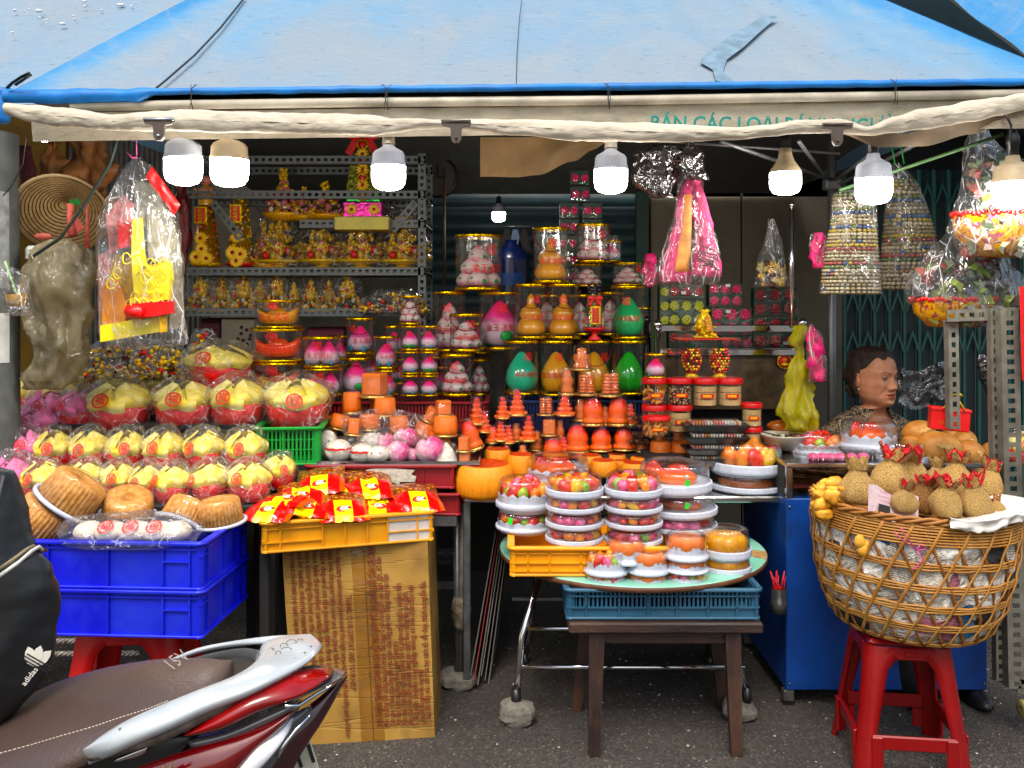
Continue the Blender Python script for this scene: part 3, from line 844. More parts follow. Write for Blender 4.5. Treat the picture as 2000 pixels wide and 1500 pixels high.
  # ---- plastic stools
def pstool(lab,loc,rz,m,sc_=1.0):
 t=thing('plastic_stool',lab,'stool',loc,rz,'red plastic stools carrying goods',sc_)
 T,Bt,H=.125,.175,.43
 m_=MB()
 m_.box(-T,T,-T,T,H-.022,H,b=.012)
 obj('seat',m_,m,t)
 for k in range(4):
  Mr=MR(k*math.pi/2,4,'Z')
  m_=MB();rows=[]
  for j in range(13):
   f=j/12;z=(H-.02)*(1-f);r=T+(Bt-T)*f
   wd=.068-.022*min(1,f*1.6)+.075*max(0,1-f/.14)**1.4
   rows.append((z,r,wd))
  n=9;vv=[]
  for z,r,wd in rows:
   path=[(r-wd,-r),(r-wd,-r-.004),(r-wd*.6,-r-.006),(r-.022,-r-.003),(r-.007,-r+.007),(r+.003,-r+.022),(r+.006,-r+wd*.6),(r+.004,-r+wd),(r,-r+wd)]
   vv+=[(x,y,z)for x,y in path]+[(x-.004 if x>r-.03 else x,y+.004 if y<-r+.03 else y,z)for x,y in path]
  ff=[]
  for j in range(12):
   for i in range(n-1):
    a=j*18+i;ff.append((a,a+18,a+19,a+1));a+=9;ff.append((a,a+1,a+19,a+18))
  m_.add(vv,ff,0,True,Mr);obj('leg',m_,m,t)
  m_=MB();r=T+(Bt-T)*.74;z0=.1
  m_.box(-(r-.035),r-.035,-r-.004,-r+.008,z0,z0+.045,M=Mr,b=.004)
  for sx in(-1,1):m_.box(sx*(r-.05)-.018,sx*(r-.05)+.018,-r-.012,-r-.002,.03,z0+.044,M=Mr,b=.004)
  obj('brace',m_,m,t)
  m_=MB();m_.box(-T+.05,T-.05,-T-.008,-T+.002,H-.06,H-.02,M=Mr,b=.004)
  if k==0:m_.box(-.02,.02,-T-.014,-T-.006,H-.045,H-.03,M=Mr,b=.002)
  obj('apron',m_,m,t)
 return t
pstool('dark red plastic stool holding the wicker basket',(PX(1760,2.93),2.95,0),R(-7),dred_p)
pstool('bright red plastic stool under the two blue crates',(PX(262,2.97),3.0,0),R(4),red_p,(1.2,1.05,1.085))
# ---- cardboard box under the yellow crate
def card_mat():
 m,nt,out=newmat('corrugated_cardboard');L=nt.links.new
 b=N(nt,'ShaderNodeBsdfPrincipled');b.inputs['Roughness'].default_value=.75
 tc=N(nt,'ShaderNodeTexCoord')
 n1=N(nt,'ShaderNodeTexNoise');n1.inputs['Scale'].default_value=5;n1.inputs['Detail'].default_value=8;L(tc.outputs['Object'],n1.inputs['Vector'])
 r1=ramp(nt,[(.3,C('#6d4f26')),(.5,C('#94723a')),(.7,C('#a88448'))]);L(n1.outputs[0],r1.inputs[0])
 mp=N(nt,'ShaderNodeMapping');mp.inputs['Scale'].default_value=(.6,1,12);L(tc.outputs['Object'],mp.inputs[0])
 n2=N(nt,'ShaderNodeTexNoise');n2.inputs['Scale'].default_value=2.2;n2.inputs['Detail'].default_value=2;L(mp.outputs[0],n2.inputs['Vector'])
 s1=N(nt,'ShaderNodeMath',operation='SUBTRACT');s1.inputs[1].default_value=.5;L(n2.outputs[0],s1.inputs[0])
 s2=N(nt,'ShaderNodeMath',operation='ABSOLUTE');L(s1.outputs[0],s2.inputs[0])
 r2=ramp(nt,[(0,0.0),(.022,1.0)]);L(s2.outputs[0],r2.inputs[0])
 wv=N(nt,'ShaderNodeTexWave',bands_direction='Z');wv.inputs['Scale'].default_value=42;wv.inputs['Distortion'].default_value=.4;L(tc.outputs['Object'],wv.inputs['Vector'])
 ad=N(nt,'ShaderNodeMath',operation='MULTIPLY_ADD');ad.inputs[1].default_value=.07;L(wv.outputs['Fac'],ad.inputs[0]);L(r2.outputs[0],ad.inputs[2])
 bp=N(nt,'ShaderNodeBump');bp.inputs['Strength'].default_value=.5;bp.inputs['Distance'].default_value=.004;L(ad.outputs[0],bp.inputs['Height']);L(bp.outputs[0],b.inputs['Normal'])
 mx=N(nt,'ShaderNodeMix',data_type='RGBA');mx.inputs['B'].default_value=(*C('#5a431f'),1)
 n3=N(nt,'ShaderNodeTexNoise');n3.inputs['Scale'].default_value=9;n3.inputs['Detail'].default_value=8;L(tc.outputs['Object'],n3.inputs['Vector'])
 r3=ramp(nt,[(.56,0),(.75,.6)]);L(n3.outputs[0],r3.inputs[0]);L(r3.outputs[0],mx.inputs['Factor']);L(r1.outputs[0],mx.inputs['A'])
 L(mx.outputs['Result'],b.inputs['Base Color']);L(b.outputs[0],out.inputs[0]);return m
cardm=card_mat()
t=thing('cardboard_box','tall worn cardboard box printed with red upright lines of text under the yellow crate','box')
BLc,BRc=Vector((-.733,3.03,0)),Vector((-.266,3.09,0));TLc,TRc=Vector((-.802,3.12,.656)),Vector((-.298,3.16,.656))
def face(u,v,off=0.0):
 p=BLc.lerp(BRc,u).lerp(TLc.lerp(TRc,u),v)
 return p+Vector((0,-off-.004*math.sin(math.pi*v)*(1+nz((u*3,v*8,0),1,3)),0))
m_=MB()
dn=Vector((0,.30,0))
m_.grid(lambda u,v:face(u*.555,v),16,40);obj('flap',m_,cardm,t)
m_=MB();m_.grid(lambda u,v:face(.562+u*.438,v),14,40);obj('flap',m_,cardm,t)
m_=MB();m_.grid(lambda u,v:face(0,v).lerp(face(0,v)+dn,u),4,10);m_.grid(lambda u,v:face(1,v)+dn*u,4,10);m_.grid(lambda u,v:face(u,v)+dn,4,4)
m_.grid(lambda u,v:face(u,1)+dn*v+Vector((0,0,0)),4,4);m_.grid(lambda u,v:face(.55+.02*u,v,-.008),2,8);obj('body',m_,cardm,t)
tape=clear('brown_packing_tape',(.86,.76,.55),.04,.25,.3,crinkle=.2,cs=20)
m_=MB();m_.grid(lambda u,v:face(.47+u*.17,v,.003),4,30);obj('tape',m_,tape,t)
redink=mat('faded_red_ink',C('#6b2214'),.8,var=.3,vs=50)
eng=['THANKS YOUR SUPPORT AND YOUR HELP','The depositary environment please avoid the high temperature, high humidity and pollution','Please note the paper tube color and the paper label not be mixed','Please depend on the packing date first in first out','Please take the product carefully do not drop or rub','Please according the hint on the packing pile up','Used for textiles, industrial materials, no toxic','After contact should wash your hands, keep away fire']
vie=['XIN CHÂN THÀNH CẢM ƠN SỰ HỖ TRỢ GIÚP ĐỠ VÀ CHIẾU CỐ CỦA CÁC BẠN','Môi trường để chất hàng xin tránh để hàng ở nơi nhiệt độ cao, ẩm ướt, dơ bẩn','Xin chú ý màu của ống giấy và nhãn của ống giấy xin đừng dùng lẫn lộn','Xin lần lượt sử dụng theo ngày đóng gói','Xin chú ý khi lấy sợi xin đừng để va chạm trầy xước, nhiễm bẩn','Xin chú ý khi lấy và chất hàng xin chất theo tầng lớp chỉ định.','5. Khi vận chuyển công nghiệp không có hóa chất độc hại','6. Dùng để dệt, nguyên liệu công nghiệp','7. Sau khi tiếp xúc cần rửa tay sạch sẽ, dễ cháy, tránh xa nguồn lửa.']
def line_on(s,u0,v0,v1,down):
 me=text_mesh(s,.1,redink,bold=.002,align='LEFT',res=1).copy()
 xs=[v.co.x for v in me.vertices];x0,x1=min(xs),max(xs)
 for v in me.vertices:
  tt_=(v.co.x-x0)/(x1-x0);h=v.co.z*.6
  vv_=v0+(v1-v0)*tt_
  uu=u0+(h if down else-h)*1.0
  v.co=face(uu,vv_,.0065)
 obj('lettering',me,None,t)
for i,s_ in enumerate(eng):
 line_on(s_,.435-i*.052,.985 if i else .74,(.26,.03,.24,.25,.28,.35,.42,.50)[i],True)
for i,s_ in enumerate(vie):
 line_on(s_,.615+i*.043+(.0 if i else-.005),.07,(.99,.93,.84,.5,.79,.75,.78,.35,.80)[i],False)
 # ---- steel topped table with cake boxes
t=thing('steel_table','stainless steel topped table behind the round green table','table')
m_=MB();m_.box(PX(905,3.41),PX(1540,3.41),3.41,4.0,.735,.76,b=.006);obj('top',m_,stain,t)
for x in(912,1530):
 m_=MB();m_.box(PX(x,3.45)-.014,PX(x,3.45)+.014,3.44,3.468,.05,.735,b=.003);obj('leg',m_,steel,t)
m_=MB();m_.box(.0,.95,3.6,3.615,.50,.512);m_.box(.0,.95,3.6,3.615,.3,.312);obj('rail',m_,steel,t)
# ---- support stands hidden under the rows (dark painted boards)
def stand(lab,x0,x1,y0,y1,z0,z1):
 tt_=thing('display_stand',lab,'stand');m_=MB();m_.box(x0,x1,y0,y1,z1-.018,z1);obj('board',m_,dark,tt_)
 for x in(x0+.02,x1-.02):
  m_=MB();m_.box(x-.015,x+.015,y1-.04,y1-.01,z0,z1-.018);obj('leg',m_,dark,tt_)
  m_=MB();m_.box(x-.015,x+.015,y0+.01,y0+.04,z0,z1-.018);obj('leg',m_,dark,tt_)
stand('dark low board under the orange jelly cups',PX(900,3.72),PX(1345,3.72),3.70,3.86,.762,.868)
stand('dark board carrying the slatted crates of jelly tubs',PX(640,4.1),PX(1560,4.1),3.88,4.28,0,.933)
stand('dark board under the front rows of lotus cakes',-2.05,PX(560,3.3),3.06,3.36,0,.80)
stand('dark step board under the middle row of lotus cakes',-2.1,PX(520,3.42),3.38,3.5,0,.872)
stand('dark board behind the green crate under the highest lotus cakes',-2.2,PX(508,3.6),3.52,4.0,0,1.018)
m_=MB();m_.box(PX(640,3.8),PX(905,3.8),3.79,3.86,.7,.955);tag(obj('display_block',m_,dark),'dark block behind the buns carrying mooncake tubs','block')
m_=MB();m_.box(PX(605,3.7),PX(900,3.7),3.42,3.8,.645,.683);tag(obj('table_board',m_,steel),'thin metal table board under the maroon crates','board')
for x,y in((892,3.5),(905,3.5)):
 m_=MB();m_.tube([P(x,985,y),P(x+(2 if x<900 else-6),1345,y)],.014,12)
 o=obj('table_leg' if 0 else 'steel_post',m_,steel if x<900 else rust)
 tag(o,'grey steel post with its foot in a concrete lump' if x<900 else 'thin rusty post bound beside the grey steel post','post')
m_=MB();m_.bag([(PZ(1165,3.5),PX(884,3.5),PX(918,3.5)),(PZ(1190,3.5),PX(882,3.5),PX(920,3.5)),(PZ(1225,3.5),PX(888,3.5),PX(912,3.5))],depth=1,amp=.012,ns=30,M=MT((0,3.49,0)))
tag(obj('tape_wrap',m_,mat('dusty_tape_wrap',C('#6b6152'),.9,var=.3,vs=80,bump=1.0),None),'dusty tape wound round the two steel posts','tape')
shf=thing('back_rack','dim metal shelf rack low in the dark under the bun tray','rack')
for z_ in(1250,1095):
 m_=MB();m_.box(PX(845,4),PX(895,4),3.7,4.2,PZ(z_+14,4),PZ(z_,4));obj('shelf',m_,steel,shf)
m_=MB();m_.tube([P(858,1140,3.9),P(900,1142,3.9)],.004,6);m_.tube([P(858,1080,3.9),P(900,1080,3.9)],.004,6);obj('rod',m_,steel,shf)
shc=mat('grey_card_sheet',C('#625c56'),.8,var=.3,vs=8,dirt=.4)
shr=mat('red_card_edge',C('#7a2026'),.8)
for k in range(6):
 m_=MB();x0,x1=955+k*5,918+k*7
 a,b=P(x0+12,1040,3.62+k*.02),P(x1,1320+(k%3)*9,3.42+k*.02)
 m_.add([a,a+Vector((.004,0,0)),b+Vector((.004,0,0)),b,a+Vector((.02,.3,0)),a+Vector((.024,.3,0)),b+Vector((.024,.3,0)),b+Vector((.02,.3,0))],[(0,1,2,3),(0,3,7,4),(1,5,6,2),(0,4,5,1),(3,2,6,7),(4,7,6,5)])
 tag(obj('card_sheet',m_,shr if k in(1,)else shc),'folded card sheet with a red edge leaning in the dark' if k==1 else 'folded grey card sheet leaning beside the table leg','card sheet','flat card sheets leaning beside the table leg')
 # ---- blue cabinet with glass top case
t=thing('blue_cabinet','blue painted serving cabinet with a steel framed glass case on top','cabinet')
cx0,cx1,cy0,cy1=PX(1536,3.33),PX(1928,3.33),3.33,3.95
m_=MB();m_.box(cx0,cx1,cy0,cy1,PZ(1348,3.33),PZ(974,3.33),b=.003)
obj('body',m_,mat('blue_painted_metal',C('#0d3f86'),.4,var=.18,vs=3,dirt=.7,dirtc=C('#16233c'),bump=.05),t)
for x in(cx0+.012,cx1-.012):
 for y in(cy0+.02,cy1-.04):
  m_=MB();m_.box(x-.02,x+.02,y-.014,y+.02,0.012,PZ(1350,3.33),b=.003);o=obj('leg',m_,steel,t)
  m_=MB();m_.box(x-.022,x+.022,y-.016,y+.022,0,.012);obj('foot',m_,black,o)
 for z in(PZ(990,3.33),PZ(1335,3.33)):
  m_=MB();m_.blob((x,cy0-.001,z),.005,8,6);obj('bolt',m_,steel,t)
zt_,zb_=PZ(905,3.33),PZ(974,3.33)
for x in(cx0+.012,PX(1944,3.33)):
 for y in(cy0+.01,cy1-.01):
  m_=MB();m_.box(x-.012,x+.012,y-.01,y+.01,zb_,zt_-.016,b=.002);obj('post',m_,stain,t)
m_=MB();m_.box(cx0-.002,PX(1950,3.33),cy0-.004,cy1,zt_-.016,zt_,b=.003);obj('top',m_,stain,t)
m_=MB();m_.box(cx0+.03,PX(1936,3.33),cy0+.02,cy1-.02,zb_+.035,zb_+.042);obj('shelf',m_,mat('maroon_shelf',C('#5c1d1a'),.5),t)
glassm=clear('cabinet_glass',(.93,.96,.95),.06,.5,.02)
m_=MB();m_.box(cx0+.024,PX(1932,3.33),cy0+.004,cy0+.008,zb_,zt_-.016);obj('glass',m_,glassm,t)
m_=MB();m_.box(cx0,cx0+.003,cy0+.03,cy1-.02,zb_,zt_-.016);m_.box(cx0,cx1,cy1-.01,cy1,zb_,zt_-.016);obj('back_panel',m_,dark,t)
t=thing('incense_tin','grey tin wired to the cabinet side with thin red sticks','tin',P(1521,1195,3.3))
m_=MB();m_.lathe([(0,0),(.03,0),(.03,.04),(.028,.044),(.028,.088)],20);obj('tin',m_,steel,t)
m_=MB()
for i in range(16):m_.tube([(rnd.uniform(-.015,.015),rnd.uniform(-.01,.01),.03),(rnd.uniform(-.03,.03),rnd.uniform(-.015,.015),rnd.uniform(.12,.155))],.0016,4)
obj('sticks',m_,redcl,t,kind='stuff')
# ---- slotted angle steel
_sb={}
def slotted(Lg,w=.038,pitch=.033):
 key=(round(Lg,3),w)
 if key in _sb:return _sb[key]
 m_=MB();n=max(1,int(Lg/pitch));t_=.0025;e=w*.3;p=Lg/n
 m_.box(0,Lg,0,t_,0,e);m_.box(0,Lg,0,t_,w-e,w)
 for i in range(n+1):
  c=i*p;h=p*.24
  m_.box(max(0,c-h),min(Lg,c+h),0,t_,e,w-e)
 m_.box(0,Lg,t_,w,0,t_)
 _sb[key]=m_;return m_
def sbar(parent,a,b,m,w=.038,name='rail',flip=False):
 a,b=Vector(a),Vector(b);L_=(b-a).length;x=(b-a).normalized()
 y=Vector((0,1,0));z=x.cross(y).normalized()
 if z.z<0 and abs(x.z)<.9:z=-z
 y=z.cross(x)
 M=Matrix((x,y,z)).transposed().to_4x4();M.translation=a-z*w/2
 s_=slotted(L_,w);q=MB();q.add(s_.v,s_.f,0,False,M)
 return obj(name,q,m,parent)
SY=4.3
sh=thing('slotted_shelf','grey slotted angle steel shelving carrying the gold ornaments','shelf')
for x0,x1,y in((345,832,312),(350,832,380),(585,832,437),(345,832,530),(345,810,610)):
 sbar(sh,P(x0,y,SY),P(x1,y,SY),slotg)
 sbar(sh,P(x0,y,SY)+Vector((0,.36,0)),P(x1,y,SY)+Vector((0,.36,0)),slotg)
 if y in(437,530,610):
  m_=MB();m_.box(PX(x0,SY),PX(x1,SY),SY+.01,SY+.36,PZ(y,SY)-.006,PZ(y,SY));obj('board',m_,slotg,sh)
for x in(824,352):
 sbar(sh,P(x,300,SY),(PX(x,SY),SY,.02),slotg,name='post')
 sbar(sh,P(x,300,SY)+Vector((0,.36,0)),(PX(x,SY),SY+.36,.02),slotg,name='post')
for a,b in(((415,395),(470,465)),((765,450),(812,395))):sbar(sh,P(*a,SY-.005),P(*b,SY-.005),slotg,name='brace')
rk=thing('slotted_rack','tall slotted angle rack with wire mesh side beside the wicker basket','rack')
sbar(rk,P(1972,602,3.1),(PX(1988,3.1),3.1,PZ(1345,3.1)),rust,.062,'post')
sbar(rk,P(1943,602,3.14),(PX(1955,3.14),3.14,PZ(1330,3.14)),rust,.03,'post')
sbar(rk,P(1850,617,3.16),P(1985,612,3.16),rust,.042,'rail')
sbar(rk,P(1862,625,3.18),P(1866,838,3.18),rust,.036,'post')
sbar(rk,P(1990,1340,3.1),P(2080,1360,3.1),rust,.05,'rail')
wm=MB()
for i in range(46):wm.tube([P(1995,905+i*9.6,3.14),P(2090,905+i*9.6,3.14)],.0009,4,cap=False)
for i in range(10):wm.tube([P(1998+i*9.6,900,3.142),P(1998+i*9.6,1345,3.142)],.0009,4,cap=False)
obj('wire_mesh',wm,mat('green_wire',C('#4e6152'),.5,.4),rk,kind='stuff')
m_=MB()
for i in range(26):m_.tube([P(1935,900+i*17,3.45),P(1960,908+i*17,3.15)],.002,4,cap=False)
obj('side_mesh',m_,mat('dark_green_mesh',C('#20352c'),.6),rk,kind='stuff')
m_=MB();m_.lathe([(.012,-.012),(.028,-.012),(.032,-.008),(.032,.008),(.028,.012),(.012,.012)],20,M=MT(P(2000,1385,3.1))@MR(R(90),4,'Y'));obj('caster',m_,mat('yellow_grey_caster',C('#8a8254'),.5),rk)
# ---- steel bed rail behind the cookie jars
br=thing('steel_bench','stainless steel bench back with ball topped posts behind the cookie jars','bench')
BY=3.95
for x,yt in((1285,640),(1567,637)):
 m_=MB();m_.tube([P(x,yt,BY),(PX(x,BY),BY,.3)],.016,14);m_.blob(P(x,yt-6,BY),.0215,14,10);obj('post',m_,chrome,br)
m_=MB();m_.tube([P(1262,628,BY+.1),P(1262,760,BY+.1)],.014,10);m_.blob(P(1262,625,BY+.1),.018,12,8);obj('post',m_,mat('dark_steel',C('#3b3b3d'),.2,.9),br)
for y in(641,688):
 m_=MB();a,b=P(1290,y,BY),P(1562,y,BY);m_.box(a.x,b.x,BY-.012,BY+.012,a.z-.0165,a.z+.0165,b=.005);obj('rail',m_,chrome,br)
m_=MB();m_.box(PX(1290,BY),PX(1560,BY),BY+.015,BY+.02,PZ(800,BY),PZ(698,BY));obj('panel',m_,mat('brown_mottled_panel',C('#4a3a26'),.4,var=.5,vs=18,bump=.3),br)
m_=MB();m_.lathe([(0,0),(.03,0),(.032,.003),(0,.004)],20,M=MT(P(1532,706,BY-.0))@MR(R(90),4,'X'));o=obj('badge',m_,redcl,br,label='small red and gold round badge')
m_=MB()
m_.lathe([(.0285,.005),(.032,.006),(.032,0),(.0285,0)],20,M=MT(P(1532,706,BY))@MR(R(90),4,'X'))
m_.prism([(math.sin(R(k*36))*(.011 if k%2==0 else .0045),math.cos(R(k*36))*(.011 if k%2==0 else .0045)+.008)for k in range(10)],BY-.006,BY-.004,M=MT((P(1532,706,BY).x,0,P(1532,706,BY).z)))
m_.prism([(-.018,-.012),(-.006,-.018),(.006,-.018),(.018,-.012),(.008,-.007),(0,-.002),(-.008,-.007)],BY-.006,BY-.004,M=MT((P(1532,706,BY).x,0,P(1532,706,BY).z)));obj('emblem',m_,gold,o)
m_=MB();m_.tube([P(1546,405,3.7),P(1546,640,3.7)],.009,12);m_.blob(P(1546,400,3.7),.013,12,8)
tag(obj('chrome_rod',m_,chrome),'upright chrome rod with a ball tip beside the tent post','rod')
rp=mat('grey_striped_rope',C('#9a938a'),.8,var=.5,vs=60)
for y in(1252,1277):
 m_=MB()
 for k in range(3):
  m_.tube([P(85+i*3.2,y-i*.02+3.2*math.sin(i*.7+k*2.1),3.35+.008*math.cos(i*.7+k*2.1))for i in range(60)],.005,5)
 tag(obj('rope',m_,rp),'twisted grey rope strung behind the red stool, %s of two'%('upper' if y==1252 else 'lower'),'rope')
 #  TUBS, CUPS, CAKES
tubeclear=clear('clear_tub_plastic',(.97,.97,.98),.035,.5,.07,crinkle=.06,cs=22,stretch=(6,6,.3))
lidclear=clear('clear_lid_plastic',(.93,.94,.94),.04,.7,.05,crinkle=.1,cs=7)
cupclear=clear('clear_cup_plastic',(.99,.97,.94),.02,.4,.06,crinkle=.1,cs=6)
goldrim=mat('crimped_gold_rim',C('#e8b93c'),.22,1.0,.3,90,bump=.3,bs=150)
paleg=mat('pale_gold_base',C('#d9c07a'),.25,.9,.2,60)
redg=mat('red_gold_print',C('#cf2410'),.4,.3,.2,80)
redoutline=mat('gold_print',C('#c98a2a'),.35,.7)
peach=gmat('peach_jelly',[(.0,C('#d9c3c8')),(.42,C('#d8b9c6')),(.62,C('#ee4a94')),(.85,C('#f0106c'))],.35,coat=.15)
peachw=gmat('pale_peach_jelly',[(.0,C('#d03a70')),(.3,C('#cfb6b2')),(.7,C('#dccac4')),(.9,C('#ea2468'))],.35,coat=.15,blot=.12)
leafb=mat('teal_leaf_icing',C('#1593ae'),.4);leafg=mat('green_leaf_icing',C('#12873f'),.4)
jteal=mat('teal_pear_jelly',C('#2bb488'),.22,var=.12,vs=8,coat=.6)
jgreen=mat('green_pear_jelly',C('#22a135'),.22,var=.12,vs=8,coat=.6)
jemer=mat('emerald_pear_jelly',C('#12a863'),.22,var=.12,vs=8,coat=.6)
jyel=mat('yellow_pear_jelly',C('#dd9c14'),.25,var=.12,vs=8,coat=.5)
jyel2=mat('golden_jelly',C('#dc980f'),.3,var=.12,vs=8,coat=.4)
jor=mat('orange_ingot_jelly',C('#f25a1a'),.28,var=.12,coat=.5)
jora=gmat('orange_jelly',[(0,C('#ff7800')),(.6,C('#ff6600')),(.82,C('#f24000')),(1,C('#d21c08'))],.3,coat=.25,blot=.08,bump=.4)
jorb=mat('amber_orange_jelly',C('#ff7d00'),.3,var=.2,vs=40,coat=.25,bump=.6,bs=90)
pear_prof=[(0,0),(.55,0),(.82,.06),(.97,.2),(1.0,.34),(.93,.5),(.74,.66),(.48,.82),(.3,.93),(.12,.99),(0,1)]
peach_prof=[(0,0),(.5,0),(.8,.07),(.98,.22),(1.0,.36),(.9,.52),(.68,.68),(.4,.84),(.16,.96),(0,1.0)]
def crease(r,z,a):
 return(r*(1-.1*math.exp(-((a-4.9)/.16)**2)),z)
def fruit(mb,r,h,c=(0,0,0),prof=peach_prof,lean=0.0,n=20):
 mb.lathe([(p[0]*r,p[1]*h)for p in prof],n,M=MT(c)@MR(lean,4,'Y'),fn=crease)
def leaves(parent,r,h,m,spots,sz=.3):
 for a,z in spots:
  a=R(a-90)
  mb=MB();rr=r*1.0
  mb.blob((0,0,0),(r*.07,r*sz*.6,h*.12),8,6)
  k=next((pp[0]for pp in peach_prof[1:]if pp[1]>=z),1)
  obj('leaf',mb,m,parent,(rr*k*math.cos(a),rr*k*math.sin(a),z*h),(0,0,a))
def tub(lab,px,y0,y1,wpx,Y,kind,words=None,group='clear gift tubs with gold rims',cord=None,leaf=None,px2=None,rim2=False):
 r=S(wpx,Y)/2;h=S(y1-y0,Y);loc=P(px,y1,Y)
 t=thing('jelly_gift_tub',lab,'gift tub',loc,0,group)
 m_=MB();m_.lathe([(r,0),(r,h)],32);m_.lathe([(0,h-.002),(r,h-.002)],32,smooth=False);obj('tub',m_,tubeclear,t)
 rh=max(.008,min(.014,h*.08))
 for z in(0,h-rh):
  m_=MB();m_.lathe([(r+.0005,z),(r+.0022,z+.001),(r+.0022,z+rh-.001),(r+.0005,z+rh)],40,fn=lambda a,b,c:(a+.0008*(int(c*25)%2),b))
  if z==0:m_.lathe([(0,.001),(r,.001)],32)
  obj('rim',m_,goldrim,t)
 hh=h*.80-rh;z0=rh+.002
 def part(nm,mb,mm,loc_=(0,0,z0)):return obj(nm,mb,mm,t,loc_)
 if kind=='peach':
  m_=MB();fruit(m_,r*.86,hh*.97);o=part('peach',m_,peach)
  lf=leaf or[(-40,.13),(25,.1)];leaves(o,r*.86,hh,leafb,lf)
 elif kind=='peachg':
  m_=MB();fruit(m_,r*.86,hh*.97);o=part('peach',m_,peach)
  leaves(o,r*.8,hh,leafg,[(-35,.15),(0,.13),(35,.15)],.5)
 elif kind=='bigpeach':
  m_=MB();fruit(m_,r*.95,hh*1.08);o=part('peach',m_,peach);leaves(o,r*.95,hh,leafg,[(20,.25)],.55)
 elif kind=='two':
  for s_ in(-1,1):
   m_=MB();fruit(m_,r*.5,hh*1.05);o=part('peach',m_,peach,(s_*r*.42,-r*.1,z0));leaves(o,r*.5,hh,leafb,[(s_*25,.1)])
 elif kind=='pile':
  k=0
  for lv,(cnt,rr,zz)in enumerate(((4,.5,0),(3,.33,.3),(1,0,.58))):
   for i in range(cnt):
    a=R(i*360/cnt-90+lv*45)
    m_=MB();fruit(m_,r*.46,hh*.44);o=part('peach',m_,peachw,(r*rr*math.cos(a),r*rr*math.sin(a),z0+zz*hh))
    if math.sin(a)<.3:leaves(o,r*.46,hh*.44,leafg,[(35,.3),(-40,.4)],.4)
 elif kind=='ingot':
  mm=jor if leaf=='or' else jyel2
  def ing(u,v):
   a=u*2*math.pi;rr=[0,.6,.95,1.0,.95,.8][min(5,int(v*5.01))];z=[0,0,.12,.55,.8,.62][min(5,int(v*5.01))]
   up=abs(math.cos(a))**3
   return(r*.97*rr*math.cos(a)*(1-.25*(1-v)),r*.6*rr*math.sin(a)*(1-.3*(1-v)),hh*(z*(.72+.42*up)))
  m_=MB();m_.grid(ing,28,5,cu=True);o=part('ingot',m_,mm)
  m_=MB();m_.blob((0,0,hh*.5),(r*.45,r*.42,hh*.38),16,10);obj('mound',m_,mm,o)
 elif kind=='gourd':
  m_=MB()
  m_.lathe([(0,0),(r*.7,0),(r*.92,hh*.08),(r*.93,hh*.2),(r*.7,hh*.36),(r*.6,hh*.4),(r*.72,hh*.5),(r*.6,hh*.64),(r*.3,hh*.72),(r*.24,hh*.78),(r*.26,hh*.88),(r*.1,hh*1.0),(0,hh*1.02)],24,fn=lambda a,b,c:(a*(1-.06*abs(math.sin(c*3))),b));o=part('gourd_stack',m_,jyel2)
  leaves(o,r*.8,hh,leafg,[(20,.55)],.3)
 else:
  mm={'teal':jteal,'green':jgreen,'yellow':jyel,'emerald':jemer}[kind]
  m_=MB();fruit(m_,r*.93,hh*.98,prof=pear_prof);part('pear',m_,mm)
 if words:
  o=obj('lettering',text_mesh('福',r*.52,redg,-0.0+r*1.012,bold=.00012,res=2),None,t,(0,0,h*(.70 if kind!='ingot' else .8)),(0,0,R(words[1]if len(words)>1 else 8)))
  ww={'n':'年年順利','j':'金玉滿堂','f':None }[words[0]]
  if ww:obj('lettering',text_mesh(ww,r*.36,redg,r*1.012,bold=.0001,res=2),None,t,(0,0,h*.38),(0,0,R(words[2]if len(words)>2 else 8)))
 if cord:
  m_=MB();s_=cord
  m_.tube([(r*1.03*math.cos(R(a)),r*1.05*math.sin(R(a)),h*(.93-.38*math.sin(math.pi*(a+175)/175*.999)**1*s_))for a in range(-175,1,12)],.0022,6);obj('cord',m_,mat('maroon_cord',C('#6e1a20'),.6)if 'cordm' not in globals()else cordm,t)
 return t
cordm=mat('maroon_twisted_cord',C('#6e1a20'),.6)
YT=3.98
tub('top tub of its stack holding a yellow ingot, marked in red',543,586,640,90,3.9,'ingot',('j',0,2))
tub('middle tub of its stack with a wide orange ingot',543,641,705,101,3.9,'ingot',('n',0,2),leaf='or')
tub('orange ingot tub at the bottom of its stack, behind the lotus cakes',541,706,772,96,3.9,'ingot',('f',2),leaf='or')
tub('upper wide tub with two pink peaches beside the orange ingots',628,657,717,72,3.9,'two',('n',0,4))
tub('lower wide tub with two pink peaches beside the orange ingots',630,718,773,74,3.9,'two',('j',4,12))
tub('tall peach tub with a slanting maroon cord on the back row',704,620,692,56,4.1,'peach',('j',-24,20),cord=1)
tub('big single peach tub behind the domed mooncake tub',696,697,772,62,4.02,'bigpeach')
tub('peach tub stacked above another beside the column of small tubs',754,656,720,47,YT,'peach',('n',24,20))
tub('peach tub standing on the red crate under a similar tub, half hidden by mooncake',755,722,773,47,YT,'peach',('n',24,20))
tub('narrow tub of white and pink peaches with green leaves topping the small columns',801,577,634,43,YT,'pile',cord=1)
for(x,a,b,k,w,l)in((801,636,684,'peachg',('f',-4),'first small column, top tub with a green leafed peach'),(838,636,684,'peach',('f',-8),'second small column, top tub with a peach'),(801,686,730,'peach',None,'first small column, middle peach tub'),(838,686,730,'peachg',('f',18),'second small column, middle tub with a green leafed peach'),(801,732,773,'peach',None,'first small column, bottom peach tub on the red crate'),(838,732,773,'peach',None,'second small column, bottom peach tub on the red crate')):
 tub(l,x,a,b,36,YT-.06,k,w)
tub('small peach tub peeking from behind the first small column',770,636,690,38,4.1,'peach')
